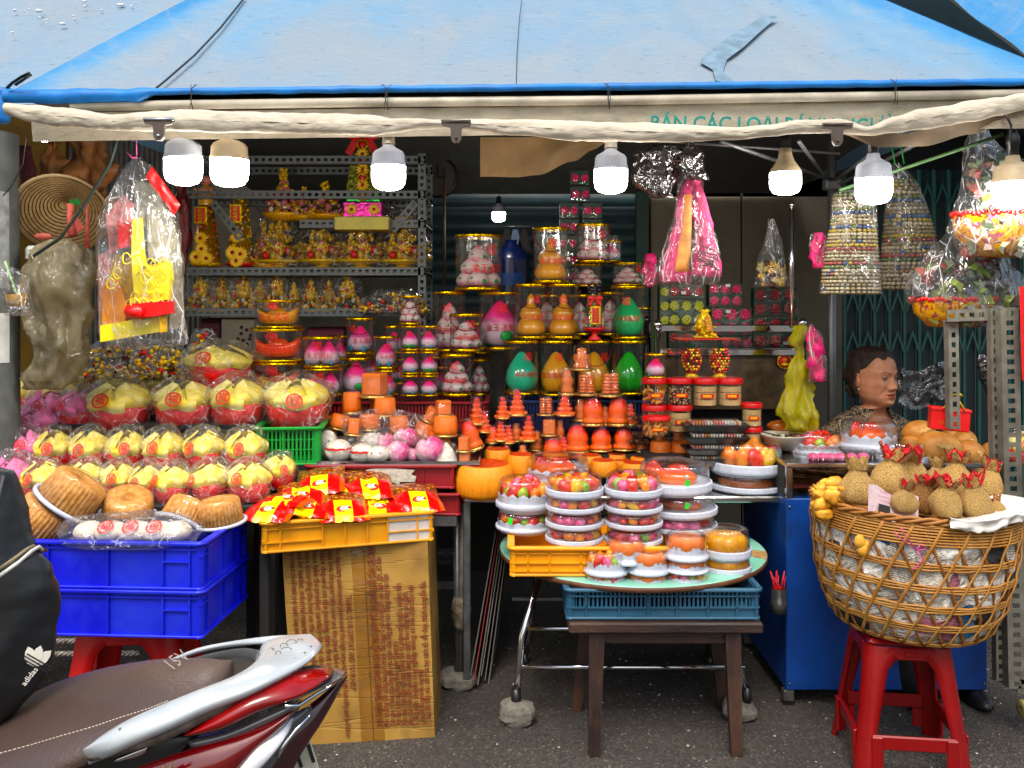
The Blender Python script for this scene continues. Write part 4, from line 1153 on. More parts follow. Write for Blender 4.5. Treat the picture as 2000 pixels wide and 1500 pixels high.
tub('tall tub of piled peaches below the big leafy peach tub',878,569,686,64,4.14,'pile',('j',-5,0))
tub('tub of piled white peaches with a diagonal cord, middle of its stack',911,612,686,64,3.98,'pile',('j',20,12),cord=1)
tub('tub of pink and white peaches with a hanging cord on the red crate',893,690,772,66,3.96,'pile',('j',-8,-6),cord=1)
tub('large tub of white peaches with pink tips standing highest above the red crate',935,459,567,92,4.06,'pile',('j',34,26))
tub('wide tub with one big pale peach and a green leaf beside the golden gourds',976,570,682,82,4.12,'bigpeach',('j',8,2))
tub('small tub of peaches glimpsed behind the stack by the cabinet drawers',936,700,772,44,4.2,'pile')
tub('tub of golden gourds standing alone on top of the two gourd tubs',1075,445,553,68,4.0,'gourd',('j',6,2),cord=1)
tub('gourd tub under the top one, closer to the big pale peach',1037,554,661,62,4.0,'gourd',('n',18,16),cord=1)
tub('gourd tub under the top one, closer to the red fruit ornament',1101,554,661,64,4.0,'gourd',('j',-6,-4),cord=1)
tub('leafy peach tub high up beside the candle boxes',1158,438,514,66,4.08,'pile',('f',28),cord=1)
tub('peach tub below the leafy one, behind the red fruit ornament',1146,516,560,60,4.14,'pile',None)
tub('low peach tub with gold rim above the emerald pear',1226,513,558,60,4.14,'pile',('f',34))
tub('emerald pear tub above the darker green one',1227,558,662,66,4.02,'emerald',('n',-14,-6))
tub('teal pear tub standing on the navy crate',1019,664,770,68,3.98,'teal',('n',20,18))
tub('yellow pear tub beside the teal one on the navy crate',1086,664,772,66,4.0,'yellow',('j',6,-18))
tub('yellow pear tub half hidden by orange towers of jelly',1160,664,772,68,4.04,'yellow',('f',30),cord=1)
tub('green pear tub on the navy crate under the emerald pear',1228,664,770,66,4.0,'green',None)
tub('small peach tub sitting on the nut jar',1280,690,738,42,3.72,'peach',('f',-2),leaf=[(-50,.12)])
for(x,a,b,w,Y,k,l)in((664,655,716,40,4.2,'peach','peach tub behind the wide two peach tubs'),(728,690,740,38,4.16,'peach','peach tub behind the big single peach tub'),(780,700,750,36,4.2,'peachg','peach tub in the gap beside the first small column'),(858,640,700,42,4.2,'pile','peach tub in the gap beyond the second small column'),(862,715,770,40,4.1,'peach','single peach tub between the second column and the corded tub'),(940,630,690,48,4.22,'bigpeach','peach tub behind the diagonal cord stack'),(1068,575,655,50,4.2,'pile','peach tub seen through the gap between the two gourd tubs'),(1132,575,655,50,4.2,'pile','peach tub behind the gourd tub by the red fruit ornament'),(1192,570,655,52,4.16,'pile','peach tub between red fruit ornament and emerald pear'),(1193,470,512,44,4.2,'peach','peach tub high behind the leafy one'),(1255,600,660,40,4.2,'peach','peach tub peeking out beyond the emerald pear')):
 tub(l,x,a,b,w,Y,k)
t=thing('fruit_basket_ornament','cone ornament of red and green fruit with a red bow and gold framed plaque','ornament',P(1161,664,3.9))
m_=MB();m_.lathe([(0,0),(.028,0),(.03,.004),(.012,.02),(.012,.035),(.045,.045),(.05,.055),(0,.055)],24);obj('stand',m_,redcl,t)
m_=MB();m_.lathe([(.052,.055),(.05,.09),(.028,.2),(.012,.22),(0,.222)],20);obj('wrapping',m_,cupclear,t)
frm=[mat('red_fruit',C('#c41a18'),.3,coat=.4),mat('green_fruit',C('#1f7a2a'),.35),mat('black_grape',C('#170b14'),.25),mat('white_fruit',C('#cfc8b0'),.4)]
m_=MB()
for i in range(150):
 z=rnd.uniform(.06,.2);rr=.046-(z-.06)*.2;a=rnd.uniform(math.pi,2*math.pi)
 m_.blob((rr*math.cos(a)*.95,rr*math.sin(a)*.95,z),(.007,.005,rnd.uniform(.004,.011)),6,4,mi=rnd.choice([0,0,1,1,3]),seed=i)
obj('fruit',m_,frm,t,kind='stuff')
m_=MB()
for i in range(24):m_.blob((rnd.uniform(-.026,.026),rnd.uniform(-.02,0),rnd.uniform(.205,.235)),.009,8,6,mi=2)
obj('grapes',m_,frm,t,kind='stuff')
m_=MB()
for s_ in(-1,1):
 m_.blob((s_*.016,-.03,.182),(.017,.006,.011),10,6,amp=.3);m_.prism([(0,.18),(s_*.02,.15),(s_*.03,.156),(s_*.006,.185)],-.035,-.031)
m_.blob((0,-.034,.18),.007,8,6);obj('bow',m_,redcl,t)
m_=MB();m_.box(-.022,.022,-.056,-.05,.068,.148,b=.003);o=obj('plaque_frame',m_,gold,t)
m_=MB();m_.box(-.015,.015,-.058,-.055,.076,.14);obj('plaque',m_,redcl,o)
for k,ch in enumerate('金玉滿堂'):obj('lettering',text_mesh(ch,.014,redoutline,res=1),None,o,(0,-.0592,.131-k*.0155))
def rose(mb,c,r,mi,petals=7):
 mb.blob((c[0],c[1],c[2]),(r*.4,r*.35,r*.4),8,5,mi)
 for k in range(petals):
  a=2*math.pi*k/petals
  mb.blob((c[0]+r*.58*math.cos(a),c[1]+r*.1,c[2]+r*.58*math.sin(a)),(r*.42,r*.25,r*.42),7,5,mi)
rosem={'pink':mat('pink_wax',C('#d92a62'),.4),'red':mat('dark_red_wax',C('#a31a2c'),.4),'yel':mat('yellow_green_wax',C('#b8b53c'),.4)}
lidcl=clear('box_window',(.93,.95,.95),.06,.4,.04,crinkle=.2,cs=14)
gcard=mat('dark_green_tray',C('#1c3a2a'),.5)
labw=mat('white_price_label',C('#cfcfcf'),.6)
def candle_box(lab,px,y0,y1,wpx,Y,colr,nx,nz_,d=.07,price=None):
 w,h=S(wpx,Y),S(y1-y0,Y);t=thing('flower_candle_box',lab,'box',P(px,y1,Y),0,'clear boxes of flower candles')
 m_=MB();m_.box(-w/2+.002,w/2-.002,.012,d,.001,h-.002);obj('tray',m_,gcard,t)
 m_=MB();m_.box(-w/2,w/2,-.004,d+.002,0,h,b=.003);obj('window',m_,lidcl,t)
 r=min(w/nx,h/nz_)*.43;f0=None
 for i in range(nx):
  for j in range(nz_):
   if f0 is None:q=MB();rose(q,(0,0,0),r,0);f0=q.mesh('flower',rosem[colr])
   obj('flower',f0,None,t,(-w/2+w*(i+.5)/nx,.008,h*(j+.5)/nz_),(0,R(rnd.uniform(0,60)),0))
 if price:
  m_=MB();m_.box(-.011,.011,-.0055,-.0045,-.007,.007);obj('price_sticker',m_,labw,t,(w*price[0],0,h*price[1]),(0,R(rnd.uniform(-10,10)),0))
for i,(x,y0,y1)in enumerate(((1133,332,361),(1134,363,394),(1112,395,426),(1158,395,426),(1112,427,458),(1158,427,458),(1110,459,490),(1188,458,488),(1186,490,522),(1112,491,522),(1112,523,556),(1158,459,522))):
 candle_box(('topmost small box of pink candles on the high stack','second box from the top of the high candle stack','third level candle box over the gourd tub','third level candle box above the leafy peach tub','fourth level candle box behind the cord of the gourd tub','fourth level candle box just behind the leafy peach tub','lower candle box half behind the gourd tub','candle box beside the leafy peach tub rim','candle box directly under the one beside the leafy peach tub','hidden low candle box behind the gourd tub','lowest candle box of the high stack','inner candle box behind the leafy peach tub')[i],x,y0,y1,38,4.25,'pink',2,1,.06)
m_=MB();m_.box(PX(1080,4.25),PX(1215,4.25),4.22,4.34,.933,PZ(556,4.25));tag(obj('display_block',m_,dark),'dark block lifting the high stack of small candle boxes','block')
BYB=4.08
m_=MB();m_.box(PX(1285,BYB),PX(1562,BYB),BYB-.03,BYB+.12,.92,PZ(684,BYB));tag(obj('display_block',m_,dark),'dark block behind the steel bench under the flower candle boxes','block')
candle_box('box of three dark red roses over the yellow green flowers',1342,555,583,70,BYB,'red',3,1,price=(-.1,.4))
candle_box('box of yellow green candle flowers',1342,584,638,72,BYB,'yel',3,2,price=(.25,.25))
candle_box('box of maroon flowers lowest under the yellow green ones',1342,639,682,72,BYB,'red',3,1)
candle_box('box of six bright pink flowers',1418,553,599,66,BYB,'pink',3,2,price=(.05,.9))
candle_box('box of six pink roses under the bright pink flowers',1430,600,655,82,BYB,'pink',3,2,price=(-.1,.85))
candle_box('flat pink candle box with a green base low on the bench',1440,656,683,62,BYB,'pink',3,1)
candle_box('top box of six dark red roses next to the chrome rod',1516,562,616,86,BYB,'red',3,2)
candle_box('box of six dark red roses seen through the bench rails',1516,618,683,88,BYB,'red',3,2,price=(.2,.2))
candle_box('narrow stack of dark green boxed flowers by the pink netting',1299,556,640,22,BYB,'yel',1,3)
def mk_cup(kind,wb=.5,h=1.0,wt=.33):
 t=thing('jelly_cup','x','jelly cup')
 m_=MB();m_.lathe([(wb*.93,.05),(wt,h*.97),(wt*.92,h),(0,h)],22);obj('cup',m_,cupclear,t)
 m_=MB();m_.lathe([(0,0),(wb*.98,0),(wb*1.05,.03),(wb*1.05,.075),(wb*.93,.09),(0,.09)],26);obj('lid',m_,paleg,t)
 q=wb*.88
 m_=MB()
 if kind=='dome':
  m_.lathe([(0,.09),(q*.95,.09),(q*1.0,.2),(q*.9,.36),(q*.97,.42),(q*.92,.58),(q*.7,.78),(q*.36,.86),(0,.88)],20,fn=lambda a,b,c:(a*(1+.09*(abs(math.sin(c*4))-.6)),b));m_.lathe([(q*.9,.1),(q*1.12,.12),(q*1.0,.24),(q*.6,.3)],20,fn=lambda a,b,c:(a*(1+.12*(abs(math.sin(c*4+.8))-.5)),b));mm=jora
 elif kind=='tower':
  m_.lathe([(0,.09),(q*1.15,.09),(q*1.1,.17),(q*.66,.19),(q*.86,.3),(q*.76,.36),(q*.48,.38),(q*.66,.5),(q*.56,.55),(q*.34,.57),(q*.5,.68),(q*.4,.72),(q*.22,.74),(q*.34,.84),(q*.2,.9),(0,.95)],16,smooth=False,fn=lambda a,b,c:(a*(1+.1*math.cos(c*8)),b));mm=jora
 elif kind=='fig':
  m_.lathe([(0,.09),(q*.8,.09),(q*.85,.2),(q*.62,.34),(q*.8,.44),(q*.74,.6),(q*.45,.68),(q*.52,.78),(q*.4,.87),(0,.9)],12,fn=lambda a,b,c:(a*(1+.12*math.sin(c*5+b*9)),b));mm=jorb
 elif kind=='beads':
  for j in range(6):
   for s_ in(-1,1):m_.blob((s_*q*.38,0,.16+j*.125),(q*.42,q*.5,.08),10,7)
  mm=jorb
 elif kind=='block':
  m_.cbox((0,0,.46),(q*1.45,q*1.3,.74),b=.04);mm=jorb
 else:
  m_.lathe([(0,.1),(q*1.08,.1),(q*1.12,.3),(q*1.05,.72),(q*.9,.8),(0,.8)],24,fn=lambda a,b,c:(a*(1+.05*math.sin(c*9)),b));mm=jorb
 obj('jelly',m_,mm,t)
 return proto(t)
CUP={k:mk_cup(k)for k in('dome','tower','fig','beads','block')}
CUPW={'cake':mk_cup('cake',.62,.7,.5),'blockw':mk_cup('block',.62,.72,.5)}
def cup(lab,px,y0,y1,wpx,Y,kind,tilt=0.0,grp='orange jellies in clear cups'):
 h=S(y1-y0,Y);w=S(wpx,Y)
 if kind in CUPW:sc_=(w/1.3,w/1.3,h/.72)
 else:sc_=(w/1.05,w/1.05,h)
 return put(CUP.get(kind)or CUPW[kind],P(px,y1,Y),lab,'jelly cup',grp,scale=sc_,rot=(0,tilt,rnd.uniform(-.4,.4)))
YJ=3.76
cups=[(1136,674,723,48,'fig','crowning cup of the big orange pyramid'),(1108,716,772,38,'fig','slim cup in the second tier from the top, by the yellow pear'),(1146,725,772,46,'beads','beaded jelly cup in the tier under the crowning cup'),(1192,722,774,52,'beads','beaded jelly cup in front of the green pear tub'),(1103,766,812,40,'tower','small red tipped tower cup on the edge of the pyramid third tier'),(1158,770,831,48,'dome','dome cup with a green price dot in the third tier'),(1208,768,831,48,'dome','dome cup in the third tier in front of the green pear'),(1073,812,851,38,'block','cup of blocky orange jelly stacked on a dome cup'),(1080,852,896,44,'dome','dome cup at the bottom under the blocky jelly'),(1128,822,884,50,'dome','largest dome cup with gold lettering at the front tier'),(1174,830,881,48,'dome','middle dome cup of the front tier'),(1219,830,879,48,'dome','dome cup of the front tier beside the stacked clam boxes'),(1093,815,868,30,'fig','thin figure jelly behind the blocky one'),(1135,775,822,36,'fig','orange figure cup behind the pyramid third tier'),(1010,758,812,40,'tower','tall pointed tower jelly in front of the navy crate'),(982,772,818,32,'tower','pointed tower jelly half behind the tallest one'),(1032,808,862,38,'tower','tower jelly under the tallest pointed one'),(978,818,862,34,'tower','slim tower jelly under the half hidden pointed one'),(961,828,866,28,'dome','small rounded jelly cup beside the beehive shaped one'),(993,828,866,30,'tower','small beehive shaped jelly cup'),(957,868,902,30,'fig','lowest slim jelly beneath the small rounded cup'),(989,868,902,30,'tower','lowest slim jelly beneath the beehive cup'),(1021,866,902,30,'fig','lowest slim jelly beneath the tower'),(1066,772,811,38,'beads','beaded jelly cup behind the blocky one beside the navy crate'),(1048,838,880,36,'fig','figure jelly in the gap between the tower cups and the dome cups'),(1100,850,888,34,'tower','tower jelly squeezed between two front dome cups'),(1182,790,830,34,'fig','figure jelly deep between the two third tier domes'),(1232,786,830,34,'tower','tower jelly behind the third tier dome by the clam boxes'),(1250,842,882,38,'fig','figure jelly at the end of the front tier'),(1008,822,862,34,'fig','figure jelly behind the beehive cup'),(946,800,845,34,'tower','tower jelly behind the small rounded cup'),(1052,880,902,30,'fig','lowest slim jelly before the bottom dome cup'),(931,772,830,36,'tower','tall orange tower jelly in front of the red crate corner'),(1308,794,828,30,'fig','single small cup topping the little pyramid by the black trays'),(1288,826,863,32,'fig','small cup under the topping one, beside the biscuit jar'),(1324,826,863,32,'fig','small cup under the topping one, beside the black trays'),(1290,865,898,44,'cake','low wide cup under the little pyramid'),(1330,865,898,44,'cake','low wide cup under the little pyramid, by the black trays'),]
for i,(x,a,b,w,k,l)in enumerate(cups):
 Y=YJ+(.03 if k in('fig',)else 0)-(.05 if b>890 else 0)
 cup(l,x,a,b,w,Y,k)
gdot=mat('green_price_dot',C('#35d94a'),.5)
m_=MB();m_.cbox((0,0,0),(.012,.012,.003),b=.001);tag(obj('price_dot',m_,gdot,None,P(1159,770,YJ)+Vector((0,0,.002))),'little green price dot on the dome cup lid','sticker')
moon=[(732,735,776,64,3.72,'blockw',0,'mooncake tub of carved orange jelly set highest over the buns'),(688,770,808,40,3.72,'cake',0,'round mooncake tub in front of the red crate'),(742,776,808,42,3.8,'cake',0,'mooncake tub hidden under the highest one'),(752,780,813,46,3.66,'cake',0,'clear mooncake tub with a lion shaped jelly'),(722,812,840,44,3.64,'cake',0,'mooncake tub under the lion shaped one'),(660,812,838,40,3.66,'cake',.25,'tilted mooncake tub beside the green crate'),(690,822,850,34,3.56,'blockw',.1,'small tub with a black topped jelly in the bag of buns'),(782,816,850,40,3.62,'cake',-.1,'mooncake tub under clear film behind the pink buns'),(866,786,812,42,3.62,'blockw',0,'small mooncake tub on top of the leaning heap'),(838,798,824,42,3.66,'blockw',.45,'mooncake tub leaning against the heap'),(870,816,852,50,3.58,'cake',0,'mooncake tub with grated orange jelly in the heap'),(828,828,860,46,3.66,'cake',.2,'mooncake tub underneath the leaning one'),(858,848,876,46,3.62,'cake',0,'bottom mooncake tub of the heap behind the pink buns'),(907,848,882,32,3.5,'block',0,'small cup with a square orange jelly at the tray end'),(908,880,902,32,3.5,'block',0,'small cup under the square jelly at the tray end'),(928,812,878,40,3.62,'dome',-.32,'toppled red orange jelly cup leaning over the tray end'),(641,815,850,34,3.75,'cake',.1,'mooncake tub tucked behind the green crate edge'),(765,848,872,40,3.7,'cake',0,'mooncake tub low behind the pink buns'),(716,850,875,40,3.7,'cake',0,'mooncake tub low behind the white buns'),]
for x,a,b,w,Y,k,tl,l in moon:cup(l,x,a,b,w,Y,k,tl,'orange mooncake jellies in gold based tubs')
rind=mat('orange_cake_rind',C('#e8930e'),.5,var=.12,vs=5,stretch=(6,6,1),bump=.5,bs=18)
rtop=mat('baked_red_orange_top',C('#b5420f'),.35,var=.4,vs=14,bump=.5,bs=40)
def mk_rind():
 t=thing('orange_cake','x','cake')
 m_=MB();m_.lathe([(0,0),(.42,0),(.49,.08),(.5,.3),(.46,.48),(.42,.52)],30,fn=lambda a,b,c:(a*(1+.015*math.sin(c*17+2*math.sin(c*5))),b));obj('side',m_,rind,t)
 m_=MB();m_.lathe([(.42,.52),(.39,.535),(.36,.52),(0,.49)],24);obj('top',m_,rtop,t)
 return proto(t)
RIND=mk_rind()
rinds=[(945,904,968,114,3.48,'largest orange cake at the steel table end'),(972,876,912,54,3.66,'tall orange cake behind the largest one'),(1018,886,934,58,3.58,'orange cake with a slanting top beside the scalloped boxes'),(1087,882,905,48,3.7,'low orange cake under the bottom dome cups'),(1152,888,918,50,3.68,'orange cake behind another in the middle row'),(1178,898,930,52,3.6,'orange cake leaning between the tall box stacks'),(1205,886,915,40,3.72,'small orange cake under the front dome cups'),(1217,898,920,38,3.66,'small dark topped orange cake in the middle row'),(1238,903,932,48,3.58,'red topped orange cake before the pyramid'),(1262,890,912,64,3.7,'wide orange cake in the back of the cake row'),(1300,884,908,48,3.72,'orange cake under the little pyramid of cups'),(1262,874,892,40,3.8,'small orange cake at the foot of the dome cups')]
for x,a,b,w,Y,l in rinds:
 k=S(w,Y);put(RIND,P(x,b,Y),l,'cake','orange rind cakes',rz=rnd.uniform(0,6),scale=(k,k,S(b-a,Y)/.53))
wbase=mat('milky_white_cake_base',C('#c3c8d4'),.35,var=.05,spec=.6)
fruitm=[mat('pink_jelly_fruit',C('#d4386c'),.25,coat=.4,vs=2.5,c2=C('#f08ab0')),mat('orange_jelly_fruit',C('#e87612'),.25,coat=.4,vs=2.5,c2=C('#f7a43a')),mat('red_jelly_fruit',C('#b80f12'),.22,coat=.5,vs=2.5,c2=C('#e2451c')),mat('yellow_jelly_fruit',C('#e09a16'),.25,coat=.4,vs=2.5,c2=C('#edc04a')),mat('green_jelly_fruit',C('#5f8f2c'),.25,coat=.4,vs=2.5,c2=C('#b3bf52'))]
jelfish=gmat('orange_red_jelly_fish',[(0,C('#e8871d')),(.5,C('#e2661c')),(.9,C('#c8201a'))],.2,coat=.8,blot=.12)
def base_mb(scal,r=1.0):
 m_=MB()
 if scal==2:
  m_.lathe([(0,0),(.86,0),(1.0,.03),(1.0,.1),(.9,.12),(.86,.3)],64,fn=lambda a,b,c:(a*(1+(.03*abs(math.sin(c*12))if .01<b<.2 else 0)),b+(.08*abs(math.sin(c*12))if b>.25 else 0)))
 elif scal==1:
  m_.lathe([(0,0),(.88,0),(.9,.06),(1.0,.09),(1.0,.18),(.92,.2),(.93,.36)],64,fn=lambda a,b,c:(a,b+(.035*math.sin(c*16)if b>.35 else 0)))
 else:
  m_.lathe([(0,0),(.9,0),(.92,.03),(.985,.06),(1.0,.1),(1.0,.22),(.985,.24),(.95,.24),(.93,.2),(0,.18)],72,smooth=False,fn=lambda a,b,c:(a*(1+(.008*(math.cos(c*18)>.8)if .05<b<.26 else 0)),b))
 if scal==3:pass
 return m_
def mk_box(scal,fill,seed,hh=.62):
 t=thing('cake_box','x','cake box')
 obj('base',base_mb(scal),wbase,t)
 m_=MB();m_.lathe([(.94,.2),(.915,hh*.8),(.89,hh*.93),(.82,hh),(.56,hh+.012),(.53,hh-.005),(0,hh-.005)],44);obj('lid',m_,lidclear,t)
 rr=random.Random(seed)
 if fill=='fish':
  m_=MB()
  m_.blob((0,-.05,.3),(.62,.42,.2),20,12,amp=.12,ns=5,fn=lambda q:1-.35*max(0,-q.x)**2);m_.blob((-.55,-.1,.38),(.26,.1,.22),12,8,amp=.3,seed=2);m_.blob((.1,.05,.48),(.3,.1,.1),10,6)
  obj('jelly_fish',m_,jelfish,t)
  m_=MB()
  for s_ in(-1,1):m_.blob((.42,s_*.22-.14,.36),.05,10,6)
  obj('eyes',m_,[white_p],t)
 elif fill=='flower':
  m_=MB();m_.lathe([(0,.17),(.72,.17),(.8,.3),(.78,.46),(.6,.56),(.3,.52),(0,.48)],48,fn=lambda a,b,c:(a*(1+.12*abs(math.sin(c*3))),b));obj('orange_flower_cake',m_,jyel2 if seed%2 else jorb,t)
 elif fill=='rind':
  m_=MB();m_.lathe([(0,.17),(.74,.17),(.78,.35),(.7,.46),(0,.46)],32);obj('brown_jelly',m_,mat('brown_orange_jelly',C('#a8591a'),.25,coat=.6),t)
 elif fill=='peanut':
  m_=MB()
  for i in range(22):
   a=rr.uniform(0,6.28);q=rr.uniform(.1,.66);m_.blob((q*math.cos(a),q*math.sin(a),rr.uniform(.24,.4)),(.14,.1,.08),8,5,amp=.2)
  obj('fried_nuts',m_,mat('honey_orange_nuts',C('#d98a24'),.35,coat=.4,bump=.5),t)
  m_=MB()
  for i in range(5):m_.blob((rr.uniform(-.3,.3),rr.uniform(-.3,.1),.47),(.1,.08,.05),8,5)
  obj('dates',m_,mat('dark_date',C('#3a1410'),.3),t)
 else:
  by={}
  n=13 if fill=='mix' else 7
  k=0
  for ring,cnt in((.66,12),(.3,5)):
   for i in range(cnt):
    a=2*math.pi*i/cnt+rr.uniform(-.1,.1)
    mi=rr.choice([0,1,1,2,2,3,0,4])if fill=='mix' else rr.choice([0,0,0,3])
    m_=MB();s_=rr.uniform(.19,.25)if ring>.4 else .26
    e_=rr.uniform(.8,1.35)if mi in(2,3)else 1;m_.blob((0,0,0),(s_*e_,s_/e_,s_*rr.uniform(.7,.95)),16,10,amp=.15,seed=i,fn=(lambda q:1-.2*abs(math.sin(3.5*math.atan2(q.y,q.x))))if mi in(1,4)else(lambda q:1-.25*math.exp(-(q.x/.13)**2)*max(0,q.z+.3)))
    obj('jelly_fruit',m_,fruitm[mi],t,(ring*math.cos(a),ring*math.sin(a),.17+s_*.8+(.05 if ring<.4 else 0)),(rr.uniform(-.4,.4),rr.uniform(-.4,.4),rr.uniform(0,6)))
  if fill=='mix':
   m_=MB();m_.lathe([(.018,0),(.03,0),(.03,.01),(.018,.01)],12,M=MT((.2,-.74,.26))@MR(R(90),4,'X'));obj('eye_ring',m_,labw,t)
 return proto(t)
BOX={'mix%d'%i:mk_box(0,'mix',20+i)for i in range(3)}
BOX.update({'fish':mk_box(0,'fish',1),'sfish':mk_box(1,'fish',1),'smix':mk_box(2,'mix',5),'sfl':mk_box(2,'flower',2),'fl':mk_box(0,'flower',3,.7),'rind':mk_box(0,'rind',4),'pea':mk_box(0,'peanut',6),'pink':mk_box(0,'pink',7),'s1mix':mk_box(1,'mix',9)})
def cbox_(lab,px,ybot,wpx,Y,kind,hpx,rz=0.0,grp='round cake boxes with white bases'):
 r=S(wpx,Y)/2*1.0;Yc=Y+r;r=S(wpx,Yc)/2
 if wpx<95:r*=1.06;hpx*=1.1
 loc=Vector((PX(px,Yc),Yc,EYE-(ybot-HZ)*Y/FPX))
 return put(BOX[kind],loc,lab,'cake box',grp,rz=rz,scale=(r,r,S(hpx,Yc)/.625))
for i,(yb,k)in enumerate(((979,'mix0'),(1008,'mix1'),(1040,'mix2'),(1071,'mix0'))):
 cbox_('%s cake box of the four in the stack standing on the yellow crate middle'%('top','second','third','bottom')[i],1122,yb,114,3.03,k,42 if i==0 else 30,rz=.4*i)
for i,(yb,k)in enumerate(((978,'mix1'),(1009,'mix2'),(1040,'mix0'),(1073,'mix1'))):
 cbox_('%s cake box of the four in the stack behind the single small peach box'%('top','second','third','bottom')[i],1237,yb,114,3.03,k,42 if i==0 else 30,rz=2+.5*i)
for i,(yb,k,x,w)in enumerate(((974,'fish',1317,146),(1019,'fish',1326,148),(1049,'mix2',1325,150))):
 cbox_('%s large cake box with a red orange jelly in the wide stack'%('top','middle','bottom')[i],x,yb,w,3.14,k,(58,40,30)[i],rz=(-.4,-.5,1)[i])
for i,(yb,k)in enumerate(((1008,'s1mix'),(1049,'s1mix'))):
 cbox_('%s scalloped cake box in the short stack at the crate corner'%('upper','lower')[i],1026,yb,116,3.17,k,(62,40)[i],rz=1+i)
cbox_('scalloped cake box with a red jelly fish on the steel table behind the stacks',1089,957,130,3.42,'sfish',56,rz=.3)
cbox_('upper large cake box with pink jellies at the steel table end by the cabinet',1458,936,148,3.42,'mix0',62,rz=.6)
cbox_('lower large cake box with brown jelly at the steel table end by the cabinet',1458,970,146,3.42,'rind',36)
cbox_('shallow box of green and pink sweets behind the large boxes',1365,902,52,3.62,'smix',26)
tS='small cake boxes on the green table'
cbox_('small peach coloured cake box set alone over the gap between two stacks',1223,1108,80,2.98,'sfl',42,grp=tS)
for i,(x,yb,k,h,l)in enumerate(((1184,1130,'smix',40,'upper box of the small stack with red and green fruit'),(1184,1150,'smix',24,'lower box of the small stack with red and green fruit'),(1265,1128,'sfl',40,'upper box of the small stack with an orange flower under film'),(1265,1152,'sfl',26,'lower box of the small stack with an orange flower'),(1340,1101,'sfl',44,'top box of the small stack of three'),(1340,1125,'sfl',26,'middle box of the small stack of three'),(1340,1150,'smix',26,'bottom box of the small stack of three, with pink and green fruit'))):
 cbox_(l,x,yb,80,2.96,k,h,rz=i,grp=tS)
cbox_('upper box with a big orange flower cake by the chipped table edge',1418,1100,92,3.05,'fl',46,grp=tS)
cbox_('lower box with a big orange flower cake by the chipped table edge',1418,1128,92,3.05,'fl',32,rz=1,grp=tS)
for i,(x,y,Y,l)in enumerate(((1343,944,3.16,'top box of the wide stack'),(1342,988,3.16,'middle box of the wide stack'),(997,1018,3.17,'lower scalloped box'))):
 m_=MB();m_.cbox((0,0,0),(.016,.002,.022),b=.0008);tag(obj('price_sticker',m_,gdot,None,P(x,y,Y),(0,R(10),0)),'fluorescent green price sticker on the '+l,'sticker','green price stickers')
 #  LOTUS CAKES, SNACKS, BUNS, ORNAMENTS
wrap=clear('crinkled_clear_wrap',(.99,.99,.99),.05,.45,.08,crinkle=1.0,cs=4,white=.75,ws=4,body=.02,bodyc=(.9,.9,.9))
wrapm=clear('crinkled_clear_film',(.98,.98,.98),.05,.45,.08,crinkle=.9,cs=20,white=.9,ws=24,body=.03,bodyc=(.9,.9,.9))
wrapu=clear('clear_ornament_bag',(.97,.97,.96),.04,.4,.08,crinkle=.8,cs=3.5,white=.7,ws=4,body=.01)
wrapk=clear('crinkled_clear_bag',(.96,.96,.95),.05,.45,.08,crinkle=.9,cs=14,white=.8,ws=18,body=.02,bodyc=(.8,.8,.78))
yelc=mat('yellow_folded_paper',C('#e6ca4a'),.65,var=.12,vs=4,bump=.6,bs=14,c2=C('#f4e698'))
redc=mat('red_paper_cup',C('#d5121c'),.45,var=.15,vs=10)
pinkc=mat('pink_folded_paper',C('#f27fae'),.6,var=.12,bump=.4)
stampr=mat('red_stamp_print',C('#c9141c'),.6,var=.15,vs=60)
paley=mat('pale_yellow_paper',C('#e8d470'),.6,var=.12,bump=.5)
def stamp(parent,loc,rot,r,bgm=None):
 m_=MB()
 m_.lathe([(.0,0),(r,0)],20,smooth=False)if bgm else m_.lathe([(r*.8,0),(r,0),(r,.0004),(r*.8,.0004)],24)
 M=MR(R(90),4,'X')
 q=MB();q.add(m_.v,m_.f,0,False,M)
 o=obj('stamp',q,stampr,parent,loc,rot)
 obj('lettering',text_mesh('福',r*1.25,stampr if not bgm else bgm,bold=r*.02,res=1),None,o,(0,-.0012,0))
 if not bgm:
  m_=MB()
  for k in range(12):
   a=R(30*k);m_.blob((r*.68*math.cos(a),0,r*.68*math.sin(a)),(r*.06,.0004,r*.06),6,4)
  obj('dots',m_,stampr,o)
 return o
